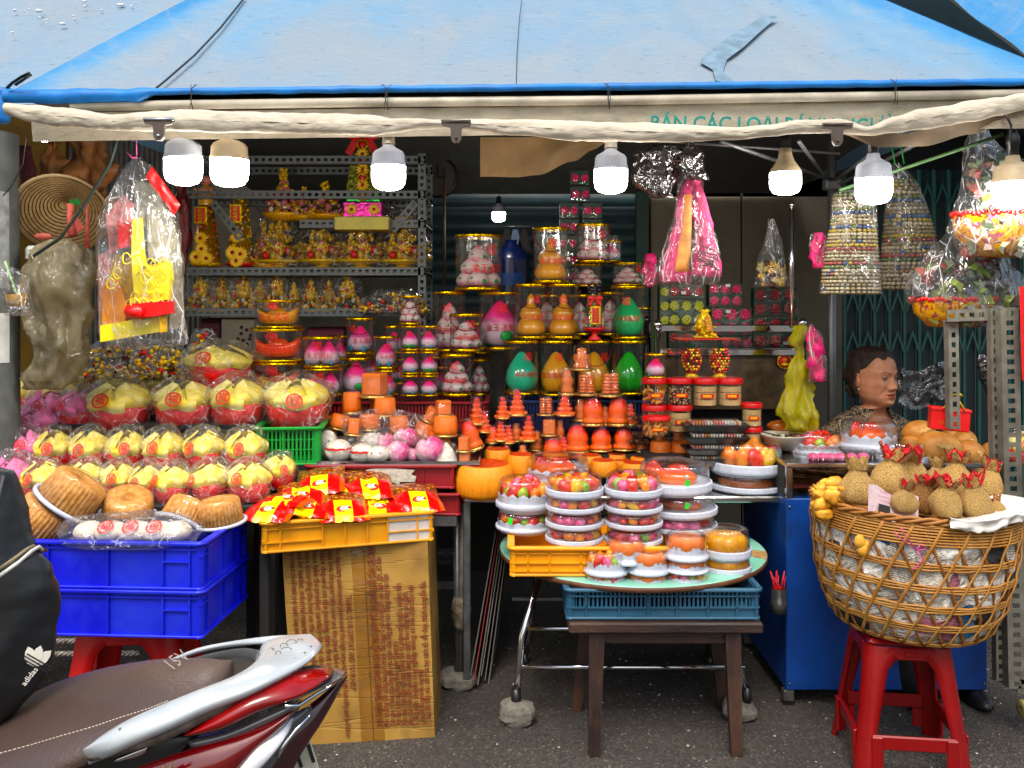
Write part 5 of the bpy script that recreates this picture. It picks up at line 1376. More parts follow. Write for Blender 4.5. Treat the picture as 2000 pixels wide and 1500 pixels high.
def mk_lotus(topm,cupm,seed,st=True):
 t=thing('lotus_cake','x','cake')
 m_=MB();m_.lathe([(0,0),(.44,0),(.52,.40),(.505,.41)],28);obj('cup',m_,cupm,t)
 m_=MB();rr=random.Random(seed)
 m_.lathe([(.5,.38),(.47,.47),(.3,.56),(0,.6)],24,fn=lambda a,b,c:(a,b+.02*math.sin(c*7)))
 NP=6;ph=rr.uniform(0,1)
 def pet(k,u,v,off=0.0):
  a0=2*math.pi*(k+ph)/NP;s_=(u-.5)*2
  lift=.1*(k%2);w=.40*(1-v**2.4)**.8*(.78+.4*v)
  r=.48+.10*math.sin(math.pi*min(1,v*1.15))-.26*v**2.2+off;z=.36+(.36+lift)*v**.85-.03*s_*s_*(1-v)+.03*math.sin(7*u+seed+k)
  fold=-.07*(1-abs(s_))*(k%2)+.05*(1-s_*s_)
  d=Vector((math.cos(a0),math.sin(a0),0));tt=Vector((-d.y,d.x,0))
  return d*(r+fold-.10*s_*s_)+tt*(s_*w)+Vector((0,0,z))
 for k in range(NP):
  m_.grid(lambda u,v:pet(k,u,v),8,10)
 obj('folded_top',m_,topm,t)
 if st:
  best=sorted(range(NP),key=lambda k:abs((((k+ph)/NP*360-270+180)%360)-180+12))
  k=best[0];p=pet(k,.5,.42,.012);n_=(pet(k,.6,.42)-pet(k,.4,.42)).cross(pet(k,.5,.55)-pet(k,.5,.3)).normalized()
  if n_.y>0:n_=-n_
  e=(-n_).to_track_quat('Y','Z').to_euler();stamp(t,p+n_*.012,e,.14)
 m_=MB()
 m_.bag([(.98,-.12,.12),(.88,-.4,.38),(.7,-.56,.56),(.45,-.6,.59),(.15,-.54,.52),(-.0,-.47,.46)],depth=1,n=34,amp=.2,ns=3,seed=seed,sub=4);obj('wrap',m_,wrap,t)
 return proto(t)
LOT=[mk_lotus(yelc,redc,k)for k in(1,3,5)]
LOTP=mk_lotus(pinkc,redc,7)
LOTY=mk_lotus(paley,redc,2)
G='wrapped yellow lotus cakes in red cups'
def lot(lab,px,yt,yb,w,Y,k=None,tilt=0):
 p=LOTP if k=='p' else LOTY if k=='y' else LOT[(int(px)//7)%3]
 s_=S(w,Y)/1.08
 return put(p,P(px,yb,Y),lab,'cake',G if k!='p' else 'wrapped pink lotus cakes',rz=rnd.uniform(-.5,.5),scale=(s_,s_,S(yb-yt,Y)/.8),rot=(R(tilt),0,rnd.uniform(-.5,.5)))
for x,yt,yb,w,k,l in((235,750,836,122,0,'large yellow lotus cake beside the pink ones in the highest row'),(362,748,832,116,0,'large yellow lotus cake under the gold heap in the highest row'),(466,744,830,108,0,'yellow lotus cake between two others in the highest row'),(579,744,832,122,0,'large yellow lotus cake sitting on the green crate'),(158,766,838,84,'p','pink lotus cake beside the largest yellow one'),(92,768,840,76,'p','pink wrapped lotus cake deep in the pink cluster'),(112,742,800,70,0,'yellow lotus cake behind the pink cluster'),(45,742,810,72,0,'yellow lotus cake at the pole end of the highest row'),(14,770,838,70,0,'lotus cake cut by the picture edge over the pink row')):
 lot(l,x,yt,yb,w,3.62 if k!=0 or x>130 else 3.74,k)
for x,yt,yb,w,l in((160,730,780,76,'pale yellow cake behind the pink ones'),(228,724,775,92,'pale yellow cake behind the largest yellow one'),(312,728,776,76,'pale yellow cake below the gold trays'),(520,735,780,74,'pale yellow cake behind the green crate one')):
 lot(l,x,yt,yb,w,3.9,'y')
lot('biggest pale yellow cake raised behind the row, wrapped on a red tray',430,678,748,124,3.8,'y')
m_=MB();m_.lathe([(0,0),(.13,0),(.135,.012),(0,.012)],30);tag(obj('red_tray',m_,redc,None,P(430,752,3.8)),'round red tray under the biggest pale yellow cake','tray')
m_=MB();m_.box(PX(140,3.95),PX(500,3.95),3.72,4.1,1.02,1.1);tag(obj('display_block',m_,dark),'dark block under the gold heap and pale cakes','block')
for i,(x,w,l)in enumerate(((104,82,'by the pink cakes'),(175,76,'above the tilted sponge cakes'),(248,78,'behind the hollow sponge cake'),(320,82,'in the centre of the row'),(398,78,'two before the green crate'),(480,80,'touching the green crate'))):
 lot('yellow lotus cake %s in the middle row'%l,x,845,920,w,3.38)
for i,(x,yt,yb,w,l)in enumerate(((82,906,976,76,'beside the pink cake at the edge'),(170,905,972,74,'half behind the upper tilted sponge cake'),(232,908,974,70,'over the hollow sponge cake'),(285,912,980,66,'between hollow and lying sponge cakes'),(340,912,982,76,'over the lying sponge cake'),(412,908,975,78,'over the upright sponge cake'),(486,906,975,82,'next to the snack packets'),(545,892,952,62,'small and last by the green crate corner'))):
 lot('yellow lotus cake in the lowest row, %s'%l,x,yt,yb,w,3.16+(.14 if i==7 else 0))
for x,yt,yb,w,Y,l in((22,896,985,84,3.16,'bright pink lotus cake lowest at the picture edge'),(48,842,918,76,3.36,'bright pink lotus cake in the middle row'),(5,850,920,60,3.4,'pink lotus cake cut by the edge in the middle row'),(70,800,860,90,3.56,'pale pink lotus cake above the bright pink one'),(8,800,858,80,3.56,'pale pink lotus cake above the cut one')):
 lot(l,x,yt,yb,w,Y,'p')
goldbits=[gold,goldp,mat('dull_pale_gold',C('#c9b57a'),.4,.6),redcl,mat('ivory_bits',C('#b8a98c'),.5),mat('brown_glitter',C('#4a2e14'),.35,.5)]
def heap(x0,x1,yt,yb,Y,n,lab,seed,big=.014,cat='ornaments',d=.12):
 t=thing('ornament_bag',lab,cat,(0,0,0),0,'film bags heaped with gold trinkets')
 rr=random.Random(seed);m_=MB()
 for i in range(n):
  u=rr.random();v=rr.random()**.7
  x=x0+(x1-x0)*u;top=yt+(yb-yt)*(abs(u-.5)*2)**2*.6;y=yb-(yb-top)*(1-v)
  c_=P(x,y,Y-d*.5+d*rr.random()*.6);s_=rr.uniform(.4,1)*big
  m_.blob(c_,(s_,s_*.8,s_*rr.uniform(.5,1.2)),6,4,mi=rr.choice([0,0,0,1,1,2,3,4,5]),amp=.3,seed=i,smooth=i%2==0)
 obj('trinkets',m_,goldbits,t,kind='stuff')
 m_=MB();w0,w1=PX(x0-6,Y),PX(x1+6,Y);c_=(w0+w1)/2
 m_.bag([(PZ(yt-8,Y),c_+(w0-c_)*.5,c_+(w1-c_)*.5),(PZ(yt+(yb-yt)*.3,Y),c_+(w0-c_)*.85,c_+(w1-c_)*.85),(PZ(yb,Y),w0,w1)],depth=.3,amp=.03,ns=12,seed=seed,M=MT((0,Y,0)));obj('film',m_,wrapk,t)
 return t
heap(128,250,696,738,3.8,90,'flat film bag of gold ingots and coins on a beaded tray',3,.012)
heap(250,370,668,740,3.82,200,'tall heap of gold and ivory trinkets in film',5)
heap(368,420,650,700,3.95,60,'small film bag of gold trinkets with a figurine on top',8)
heap(170,262,672,700,3.95,70,'dark red and gold trinkets in film behind the flat bag',9)
heap(700,835,572,610,4.25,110,'wide film bag of gold and dark red pots on the lower shelf',12,.012)
# ---- brown fluted sponge cakes
sponge=mat('brown_sponge_cake',C('#b47a3e'),.8,var=.25,vs=12,c2=C('#d4a266'),bump=.6,bs=30)
def mk_sponge():
 t=thing('sponge_cake','x','cake')
 m_=MB();m_.lathe([(0,.04),(.47,.04),(.43,.5),(.40,.55),(.2,.56),(.12,.54),(.1,.4),(0,.4)],216,fn=lambda a,b,c:(a*(1+(.045*abs(math.sin(c*18))if .03<b<.52 and a>.3 else 0)),b));obj('cake',m_,sponge,t)
 m_=MB();m_.lathe([(.0,0),(.5,0),(.56,.02),(.56,.075),(.5,.08),(.49,.035)],40);obj('rim',m_,wbase,t)
 m_=MB();m_.lathe([(.485,.05),(.445,.53),(.41,.585),(.2,.59),(0,.585)],45,fn=lambda a,b,c:(a*(1+.01*math.sin(c*45)),b));obj('cover',m_,cupclear,t)
 return proto(t)
SP=mk_sponge()
gs_='brown fluted sponge cakes under clear covers'
def sp(lab,px,py,wpx,Y,rot,hk=1.0):
 s_=S(wpx,Y)/1.1;put(SP,P(px,py,Y),lab,'cake',gs_,scale=(s_,s_,s_*hk),rot=rot)
sp('tilted brown sponge cake lying lowest against the bag of stamped buns',56,1040,128,2.86,(R(-8),R(40),0))
sp('tilted brown sponge cake resting on top of another tilted one',122,990,130,2.9,(R(-10),R(36),0))
sp('brown sponge cake showing the hole in its top',248,1015,110,3.0,(R(22),R(14),0))
sp('brown sponge cake lying on its side beneath the holed one',352,1032,108,2.97,(R(-35),R(20),0))
sp('upright brown sponge cake at the corner of the blue crate',432,1024,98,2.98,(R(4),R(-5),0),1.0)
t=thing('bun_bag','clear bag of white buns stamped with red characters in the blue crate','bag',P(248,1052,2.80))
bunm=mat('white_steamed_bun',C('#ddd0bd'),.6,var=.06,bump=.15)
for k,(dx,r)in enumerate(((-.125,.045),(-.055,.05),(.022,.052),(.095,.05),(.15,.045))):
 m_=MB();m_.blob((0,0,0),(r,.05,.032),20,12,amp=.06,seed=k);o=obj('bun',m_,bunm,t,(dx,.01,.02))
 if 0<k<4:
  st_=stamp(o,(0,-.038,.024),(R(-52),0,0),.025)
m_=MB();m_.bag([(.075,-.1,.12),(.062,-.19,.2),(.03,-.22,.24),(-.012,-.21,.22)],depth=.42,amp=.022,ns=12,seed=4,n=40);obj('film',m_,wrapm,t)
# ---- snack packets in the mustard crate
def pk_mat():
 m,nt,out=newmat('red_yellow_snack_foil');L=nt.links.new
 b=N(nt,'ShaderNodeBsdfPrincipled');b.inputs['Roughness'].default_value=.22;b.inputs['Coat Weight'].default_value=.6
 tc=N(nt,'ShaderNodeTexCoord');sp_=N(nt,'ShaderNodeSeparateXYZ');L(tc.outputs['Generated'],sp_.inputs[0])
 rp=ramp(nt,[(0,C('#cf0f16')),(.30,C('#f2d211')),(.66,C('#cf0f16')),(.9,C('#b8501a'))],'CONSTANT');L(sp_.outputs['X'],rp.inputs[0])
 no=N(nt,'ShaderNodeTexVoronoi');no.inputs['Scale'].default_value=60;L(tc.outputs['Object'],no.inputs['Vector'])
 r3=ramp(nt,[(.0,C('#e0a040')),(.4,C('#8a4718')),(.8,C('#5a2410'))]);L(no.outputs['Distance'],r3.inputs[0])
 gt=N(nt,'ShaderNodeMath',operation='GREATER_THAN');gt.inputs[1].default_value=.5;L(sp_.outputs['Y'],gt.inputs[0])
 mx=N(nt,'ShaderNodeMix',data_type='RGBA');L(gt.outputs[0],mx.inputs['Factor']);L(rp.outputs[0],mx.inputs['A']);L(r3.outputs[0],mx.inputs['B'])
 L(mx.outputs['Result'],b.inputs['Base Color'])
 n2=N(nt,'ShaderNodeTexNoise');n2.inputs['Scale'].default_value=28;L(tc.outputs['Object'],n2.inputs['Vector'])
 bp=N(nt,'ShaderNodeBump');bp.inputs['Strength'].default_value=.7;bp.inputs['Distance'].default_value=.012;L(n2.outputs[0],bp.inputs['Height']);L(bp.outputs[0],b.inputs['Normal'])
 L(b.outputs[0],out.inputs[0]);return m
pkm=pk_mat();whi=mat('white_print',C('#e6e2dc'),.5)
def mk_pk(seed):
 t=thing('snack_packet','x','packet')
 m_=MB()
 def top(u,v,s_):
  x=(u-.5)*.16;y=(v-.5)*.19
  e=max(0,math.sin(math.pi*u))**.55*max(0,math.sin(math.pi*v))**.55
  z=s_*.024*e*(1+.35*nz((u*5,v*5,s_),1,seed))+.006*(.2-abs(nz((u*9,v*9,0),1,seed+3)))*(1 if e>.1 else 2.5)+.006*nz((u*3,v*3,0),1,seed)
  jag=.0025*(int(u*40)%2)*(1 if v>.5 else-1)if v in(0.0,1.0)else 0
  return(x,y+jag,z+.02)
 m_.grid(lambda u,v:top(u,v,1),24,18);m_.grid(lambda u,v:top(u,1-v,-1),24,18)
 obj('pouch',m_,pkm,t)
 m_=MB();m_.lathe([(.012,0),(.024,.0),(.024,.001),(.012,.001)],18,M=MT((0,-.052,.0385))@MR(R(25),4,'X')@Matrix.Diagonal((1.1,.6,1,1)));obj('oval',m_,stampr,t)
 o=obj('lettering',text_mesh('GK',.021,whi,bold=.0006,res=1),None,t,(0,-.05,.0415),(R(-65),0,0))
 return proto(t)
PK=[mk_pk(k)for k in(1,4)]
for i,(x,y,Y,rz,tl,l)in enumerate(((538,1002,3.10,-.15,8,'snack packet hanging over the crate corner by the sponge cakes'),(600,1003,3.14,.1,-4,'snack packet flat at the front under the yellow packets'),(668,1000,3.16,.3,10,'snack packet in the front centre of the mustard crate'),(735,1004,3.24,.2,-6,'snack packet behind the whitened patch'),(812,982,3.26,.32,10,'snack packet alone at the high end of the crate'),(590,975,3.22,.2,5,'snack packet in the second layer beside the lotus cakes'),(655,972,3.3,.5,0,'snack packet buried under the two highest'),(738,978,3.34,.25,4,'snack packet in the second layer behind the centre'),(628,950,3.3,.15,10,'highest snack packet with a yellow patch and clear window'),(720,956,3.34,.3,12,'snack packet leaning beside the highest one'),(690,944,3.42,.7,0,'snack packet at the back of the pile'),(575,990,3.16,-.3,-10,'snack packet slipping down toward the corner one'))):
 put(PK[i%2],P(x,y,Y),l,'packet','red and yellow snack packets in the mustard crate',rot=(R(tl+6),R(rnd.uniform(-8,8)),rz),scale=1.08)
 # ---- steel tray of white and pink buns
t=thing('steel_tray','shallow steel tray holding wrapped white and pink buns','tray',P(780,903,3.46))
m_=MB();m_.box(-.31,.31,-.03,.3,-.004,0,b=.001);m_.box(-.312,.312,-.034,-.028,-.004,.01);m_.box(.306,.312,-.03,.3,-.004,.012);obj('pan',m_,stain,t)
bunp=gmat('pink_peach_bun',[(0,C('#e8d2cc')),(.4,C('#e79ab8')),(.85,C('#e23d86'))],.5,blot=.25,axis='X')
bunw=mat('white_bun',C('#e0d8ca'),.5,var=.06)
film=clear('tight_cling_film',(.98,.98,.98),.05,.45,.1,crinkle=.7,cs=30,white=.8,ws=40,body=.01)
for i,(x,y,w,h,Y,k,l)in enumerate(((638,868,44,56,3.56,'f','white dog faced bun beside the green crate with a black eye'),(662,880,54,46,3.5,'r','white bun with a red ribbon stripe and pink cheek, nearest the green crate'),(708,885,50,38,3.5,'r','white bun with a red stripe, second along the tray'),(728,862,54,34,3.58,'w','plain white bun raised under the film'),(737,887,50,34,3.49,'d','white bun with small dark eyes'),(755,868,40,44,3.56,'p','pink tipped bun half hidden beside the raised white bun'),(778,882,44,44,3.5,'p','heart shaped pink bun at the tray front'),(792,856,48,42,3.56,'p','pink split peach bun on top of the others'),(808,888,34,28,3.52,'p','small pink bun squeezed between two bigger'),(840,878,58,52,3.5,'p','largest bright pink bun in wrap'),(872,884,44,42,3.5,'c','white cone shaped bun in wrap at the end'))):
 rx,rz_=S(w,Y)/2,S(h,Y)/2
 t=thing('wrapped_bun',l,'bun',P(x,y,Y),0,'white and pink wrapped buns on the tray')
 m_=MB()
 if k=='c':m_.lathe([(0,-rz_),(rx*.9,-rz_),(rx,-rz_*.6),(rx*.7,0),(rx*.3,rz_*.7),(0,rz_)],18)
 elif k=='p':m_.blob((0,0,0),(rx,rx*.85,rz_),22,14,amp=.05,seed=i,fn=lambda q:1-.22*math.exp(-(q.x/.14)**2)*max(0,q.z+.2))
 else:m_.blob((0,0,0),(rx,rx*.85,rz_),20,12,amp=.1,seed=i)
 o=obj('bun',m_,bunp if k=='p' else bunw,t,None,(0,R(rnd.uniform(-25,25)),0)if k=='p' else None)
 if k=='r':
  m_=MB();m_.lathe([(rx*.985,-.004+rz_*.25),(rx*1.0,rz_*.25),(rx*.985,.004+rz_*.25)],24,fn=lambda a,b,c:(a*1.0,b+.002*math.sin(c*9)));obj('ribbon',m_,stampr,t)
 if k in 'df':
  m_=MB()
  for s_ in(-1,1):m_.blob((s_*rx*.35,-rx*.8,rz_*.35),.003,8,6)
  obj('eyes',m_,black,t)
 m_=MB();m_.blob((0,0,0),(rx*1.08,rx*.95,rz_*1.1),18,12,amp=.22,ns=30,seed=i+3);obj('film',m_,film,t)
t=thing('film_bag','loose clear film bag lying over the buns and mooncake tubs','bag')
m_=MB();m_.grid(lambda u,v:P(665+u*165+10*v,812+66*v-14*math.sin(u*3.1),3.62-.12*v+.025*nz((u*6,v*5,0),1,4)),40,20);obj('film',m_,wrapm,t)
# ---- gold pagoda ornaments on the shelf
goldmix=[gold,goldp,mat('dark_gold',C('#96681c'),.3,.4),redcl,mat('pearl_bits',C('#c7b9a0'),.35),mat('pink_bits',C('#b5646a'),.4),mat('green_bits',C('#2b6a33'),.5)]
def mk_pagoda(seed,kind):
 t=thing('gold_ornament','x','ornament');rr=random.Random(seed)
 m_=MB()
 if kind=='pagoda':
  m_.lathe([(0,.05),(.32,.0),(.36,.02),(.3,.05),(.14,.07),(.14,.1),(.44,.13),(.48,.16),(.42,.19),(0,.19)],24);obj('stand',m_,gold,t)
  m_=MB()
  for i in range(46):
   a=rr.uniform(0,6.28);q=rr.uniform(.2,.46);m_.blob((q*math.cos(a),q*math.sin(a),.2+rr.uniform(0,.16)),rr.uniform(.03,.075),7,5,mi=rr.choice([0,0,1,1,4,5,3,2,2]))
  for s_ in(-1,1):
   for i in range(14):m_.blob((s_*(.4+.1*math.sin(i)),-.05*math.cos(i),.2+i*.02),(.05,.03,.03),6,4,mi=0,amp=.4)
  obj('fruit_ring',m_,goldmix,t,kind='stuff')
  m_=MB()
  for i in range(70):
   z=rr.uniform(.3,.95);q=.24*(1-(z-.3)*.9)+.03;a=rr.uniform(0,6.28)
   m_.blob((q*math.cos(a),q*math.sin(a),z),(rr.uniform(.03,.06),)*3,6,4,mi=rr.choice([0,0,0,1,2]))
  m_.lathe([(0,.3),(.2,.3),(.24,.42),(.1,.48),(.14,.6),(.07,.66),(.1,.78),(.04,.85),(.05,.92),(0,1.0)],14,mi=0);obj('tiers',m_,goldmix,t)
  m_=MB();m_.box(-.06,.06,-.22,-.2,.3,.5,b=.01);obj('red_plaque',m_,redcl,t)
  o=obj('lettering',text_mesh('福',.11,gold,res=1),None,t,(0,-.222,.4))
 elif kind=='pyramid':
  m_.lathe([(0,0),(.3,0),(.46,.12),(.44,.15),(0,.15)],22);obj('bowl',m_,goldp,t)
  m_=MB()
  for i in range(170):
   z=rr.random()**1.3*.62;q=.46*(1-z/.7)*rr.uniform(.8,1.02);a=rr.uniform(0,6.28)
   m_.blob((q*math.cos(a),q*math.sin(a),.14+z),rr.uniform(.025,.06),7,5,mi=rr.choice([0,0,1,2,2,4,5,5,3]))
  for i in range(26):m_.blob((rr.uniform(-.07,.07),rr.uniform(-.08,0),rr.uniform(.7,1.0)),rr.uniform(.03,.05),7,5,mi=0)
  obj('trinkets',m_,goldmix,t,kind='stuff')
  m_=MB();m_.blob((0,-.3,.5),.085,14,10);m_.blob((.14,-.32,.32),.07,12,8);obj('pink_beads',m_,goldmix[5],t)
 elif kind=='small':
  m_.lathe([(0,.0),(.42,0),(.45,.03),(.4,.05),(0,.05)],24,fn=lambda a,b,c:(a*(1+.04*(int(c*12)%2)),b));obj('beaded_tray',m_,gold,t)
  m_=MB()
  for i in range(80):
   z=rr.random()**1.2*.75;q=.4*(1-z/.85);a=rr.uniform(0,6.28)
   m_.blob((q*math.cos(a),q*math.sin(a),.06+z),rr.uniform(.03,.07),7,5,mi=rr.choice([0,0,0,1,2,4,3]))
  m_.lathe([(0,.3),(.16,.32),(.2,.45),(.1,.6),(.06,.75),(.08,.85),(0,.95)],12,mi=0)
  obj('trinkets',m_,goldmix,t,kind='stuff')
 if kind in('pagoda','small'):
  m_=MB();m_.bag([(1.12,-.45,.5),(1.0,-.3,.3),(.6,-.48,.46),(.25,-.58,.56),(0.02,-.5,.5)],depth=.8,amp=.1,ns=3,seed=seed);obj('film',m_,wrapu,t)
 return proto(t)
PG={'pagoda':mk_pagoda(2,'pagoda'),'pyramid':mk_pagoda(3,'pyramid'),'pyramid2':mk_pagoda(13,'pyramid'),'small':mk_pagoda(5,'small'),'small2':mk_pagoda(15,'small')}
SYI=4.42
def orn(lab,px,yt,yb,w,k,Y=SYI):
 s_=S(w*1.22,Y);put(PG[k],P(px,yb,Y),lab,'ornament','gold foil altar ornaments on the shelves',scale=(s_,s_,S(yb-yt,Y)*1.1),rz=rnd.uniform(-.2,.2))
for x,yt,yb,w,k,l in((546,430,528,82,'pagoda','gold pagoda ornament in film below the tall trinket pyramid'),(630,425,528,78,'pagoda','gold pagoda ornament in film under the wide trinket mound'),(707,425,528,84,'pagoda','gold pagoda ornament in film under the sunflower tower'),(788,428,528,84,'pagoda','gold pagoda ornament in film at the end post of the shelf'),(555,340,432,74,'pyramid','tall trinket pyramid in a gold bowl'),(637,362,432,80,'pyramid2','wide trinket mound on the upper shelf'),(393,530,609,56,'small','small gold tree ornament in film nearest the clear hanging bag'),(476,532,609,62,'small2','small gold tree ornament in film second on the low shelf'),(541,528,605,50,'small','narrow gold tower rising from behind the yellow ingot tub'),(607,545,609,44,'small2','small gold tree with a yellow tag'),(678,532,609,62,'small','small gold tree with yellow beads at its foot'),(434,540,609,46,'small2','small gold tree between the two nearest the hanging bag'),(574,552,609,40,'small','tiny gold tree behind the yellow ingot tub'),(642,548,609,42,'small2','tiny gold tree beside the one with yellow beads'),(508,545,609,44,'small','small gold tree half behind the yellow ingot tub'),(594,372,432,50,'pyramid','small trinket pyramid between the tall pyramid and the wide mound'),(516,440,528,50,'pyramid2','trinket mound between the red footed cone and the first pagoda')):
 orn(l,x,yt,yb,w,k)
petm=mat('sunflower_yellow',C('#fabf12'),.5,var=.15,vs=20);cen=mat('flower_centre_red',C('#8e1d12'),.6)
def flower(mb,c,r,tilt=0,n=14,m0=0,m1=1):
 M=MT(c)@MR(tilt,4,'X')
 for k in range(n):
  a=2*math.pi*k/n
  x,z=math.cos(a),math.sin(a);px_,pz_=-z,x;w=r*.14
  mb.add([(x*r*.2+px_*w*.6,-.002,z*r*.2+pz_*w*.6),(x*r*.65+px_*w,-.006,z*r*.65+pz_*w),(x*r,-.002,z*r),(x*r*.65-px_*w,-.006,z*r*.65-pz_*w),(x*r*.2-px_*w*.6,-.002,z*r*.2-pz_*w*.6)],[(0,1,2,3,4)],m0,False,M)
 mb.blob((0,-.006,0),(r*.25,.005,r*.25),8,6,m1,M)
def cone(lab,px,yt,yb,w,Y,bits,plaque_y,flow,base):
 t=thing('flower_cone',lab,'ornament',P(px,yb,Y),0,'tall cone ornaments with yellow flowers');h,r=S(yb-yt,Y),S(w,Y)/2
 m_=MB();m_.lathe([(0,0),(r*.7,0),(r*1.1,.012),(r*1.1,.02),(0,.02)],24);obj('base',m_,base,t)
 rr=random.Random(px);m_=MB()
 m_.lathe([(r,.02),(r*.45,h),(0,h)],16,mi=2)
 for i in range(240):
  z=rr.uniform(.02,1);q=r*(1-.55*z);a=rr.uniform(math.pi*.95,2*math.pi*1.03)
  m_.blob((q*math.cos(a),q*math.sin(a),z*h),(rr.uniform(.003,.008),)*3,5,4,mi=rr.choice(bits),amp=.3,seed=i)
 obj('beading',m_,goldmix,t,kind='stuff')
 m_=MB()
 for fx,fz,fr in flow:flower(m_,(fx*r,-r*(1-.5*fz)-.006,fz*h),fr*r,R(-8),16)
 obj('flowers',m_,[petm,cen],t)
 m_=MB();m_.box(-r*.55,r*.35,-r*.95,-r*.85,plaque_y*h,(plaque_y+.27)*h,b=.003);o=obj('plaque_frame',m_,gold,t)
 m_=MB();m_.box(-r*.42,r*.22,-r*.99,-r*.96,(plaque_y+.025)*h,(plaque_y+.245)*h);obj('plaque',m_,redcl,o)
 for k,ch in enumerate('金玉滿堂'):obj('lettering',text_mesh(ch,r*.42,gold,res=1),None,o,(-r*.1,-r*1.0,(plaque_y+.215-k*.055)*h))
 return t
t=cone('cone ornament with yellow flowers carrying a small bald monk figurine',403,400,522,56,SYI-.05,[0,1,2,5,3],.68,[(-.1,.45,.5),(-.35,.15,.55),(.35,.13,.5),(0,.28,.5)],gold)
cone('cone ornament with yellow flowers on a red foot, no figurine',470,386,522,52,SYI-.05,[0,0,1,2,4,6],.62,[(-.05,.42,.5),(-.3,.2,.6),(.3,.18,.6),(0,.08,.55)],redcl)
t=thing('monk_figurine','small laughing bald monk figurine in a yellow robe atop the cone','figurine',P(402,402,SYI-.05))
skinp=mat('pink_clay_skin',C('#d98f78'),.4)
m_=MB();m_.blob((0,-.012,.062),(.03,.024,.03),16,10);m_.blob((0,0,.03),(.038,.03,.035),16,10,mi=1)
for s_ in(-1,1):m_.tube([(s_*.03,0,.075),(s_*.045,-.012,.055),(s_*.038,-.03,.068)],[.014,.015,.008],8,mi=1);m_.blob((s_*.024,-.004,.126),(.006,.005,.014),8,6);m_.blob((s_*.038,-.034,.075),.009,8,6)
m_.lathe([(.034,0),(.036,.02),(.03,.075),(.022,.095),(0,.1)],16,mi=1)
m_.blob((0,-.002,.122),(.024,.023,.025),16,12);m_.blob((0,-.025,.119),.004,8,6)
obj('body',m_,[skinp,mat('yellow_robe',C('#d29a12'),.4,coat=.4)],t)
m_=MB();m_.tube([(-.009,-.0235,.113),(0,-.026,.109),(.009,-.0235,.113)],.0018,6);m_.tube([(-.013,-.02,.127),(-.009,-.023,.129),(-.005,-.0225,.127)],.001,5);m_.tube([(.013,-.02,.127),(.009,-.023,.129),(.005,-.0225,.127)],.001,5);obj('face_lines',m_,cen,t)
TY=4.36
t=thing('sunflower_tower','tall green and gold tower of four sunflowers topped with a red bow','ornament',P(710,425,TY))
h=S(425-262,TY);r0=S(76,TY)/2
m_=MB();m_.box(-r0,r0,-.03,.05,0,h*.18,b=.004);obj('purple_base',m_,mat('purple_foil',C('#a3186e'),.2,.6,.4,60,bump=.8),t)
m_=MB();m_.box(-r0*.85,r0*.9,-.025,.05,h*.18,h*.32,b=.004);obj('green_tier',m_,mat('green_foil',C('#128a35'),.2,.5,.4,60,bump=.8),t)
m_=MB();m_.add([(-r0*.85,-.02,h*.32),(r0*.85,-.02,h*.32),(r0*.45,-.005,h*.95),(-r0*.45,-.005,h*.95),(-r0*.85,.05,h*.32),(r0*.85,.05,h*.32),(r0*.45,.04,h*.95),(-r0*.45,.04,h*.95)],[(0,1,2,3),(4,7,6,5),(0,4,5,1),(1,5,6,2),(2,6,7,3),(3,7,4,0)]);obj('tower',m_,mat('green_gold_film',C('#6a6a1e'),.25,.5,.5,50,bump=.8),t)
f_=None
for fz in(.38,.56,.75):
 m_=MB();flower(m_,(0,-.03,h*fz),r0*.36,0,12);obj('sunflower',m_,[petm,cen],t)
for fx in(-.55,.6):
 m_=MB();flower(m_,(r0*fx,-.036,h*.09),r0*.34,0,12);obj('sunflower',m_,[petm,cen],t)
for fz in(.255,.47,.65,.86):
 m_=MB();m_.lathe([(r0*.22,-.004),(r0*.3,0),(r0*.22,.004)],20,M=MT((0,-.034,h*fz))@MR(R(90),4,'X'));o=obj('coin_ring',m_,gold,t)
 m_=MB();m_.blob((0,-.03,h*fz),(r0*.17,.006,r0*.17),10,6);obj('red_centre',m_,redcl,o)
m_=MB()
for s_ in(-1,1):
 m_.blob((s_*.045,-.03,h*.985),(.045,.012,.026),14,8,amp=.35,ns=20,seed=s_+2)
 m_.prism([(0,h*.96),(s_*.055,h*.72),(s_*.085,h*.77),(s_*.03,h*1.0)],-.032,-.027)
m_.blob((0,-.036,h*.985),.016,10,8);obj('bow',m_,mat('red_sheer_ribbon',C('#c4101a'),.3,coat=.4),t)
m_=MB();m_.box(PX(662,TY),PX(765,TY),TY-.11,TY+.1,PZ(452,TY),PZ(427,TY),b=.003);tag(obj('gift_box',m_,mat('pale_yellow_box',C('#c8bb66'),.6)),'flat pale yellow box under the sunflower tower','box')
t=thing('gold_sack','gold money sack figurine with a ladder like plaque atop the pineapple case','ornament',P(1376,658,3.74))
m_=MB();m_.blob((0,0,.05),(.036,.03,.05),20,14,amp=.2,ns=40);m_.lathe([(.018,.088),(.014,.097),(.026,.112),(.02,.116),(0,.11)],16)
for i in range(30):m_.blob((rnd.uniform(-.042,.042),rnd.uniform(-.035,-.01),rnd.uniform(0,.045)),rnd.uniform(.006,.011),8,5)
m_.box(-.05,.05,-.035,.03,-.002,.004,b=.001);obj('sack',m_,gold,t)
m_=MB();m_.box(.008,.032,-.042,-.036,.02,.085,b=.002);obj('plaque',m_,gold,t,None,(0,R(-12),0))
m_=MB()
for k in range(5):m_.box(.011,.029,-.044,-.041,.026+k*.0115,.033+k*.0115)
obj('coral_bars',m_,mat('coral',C('#c96a4a'),.5),t,None,(0,R(-12),0))
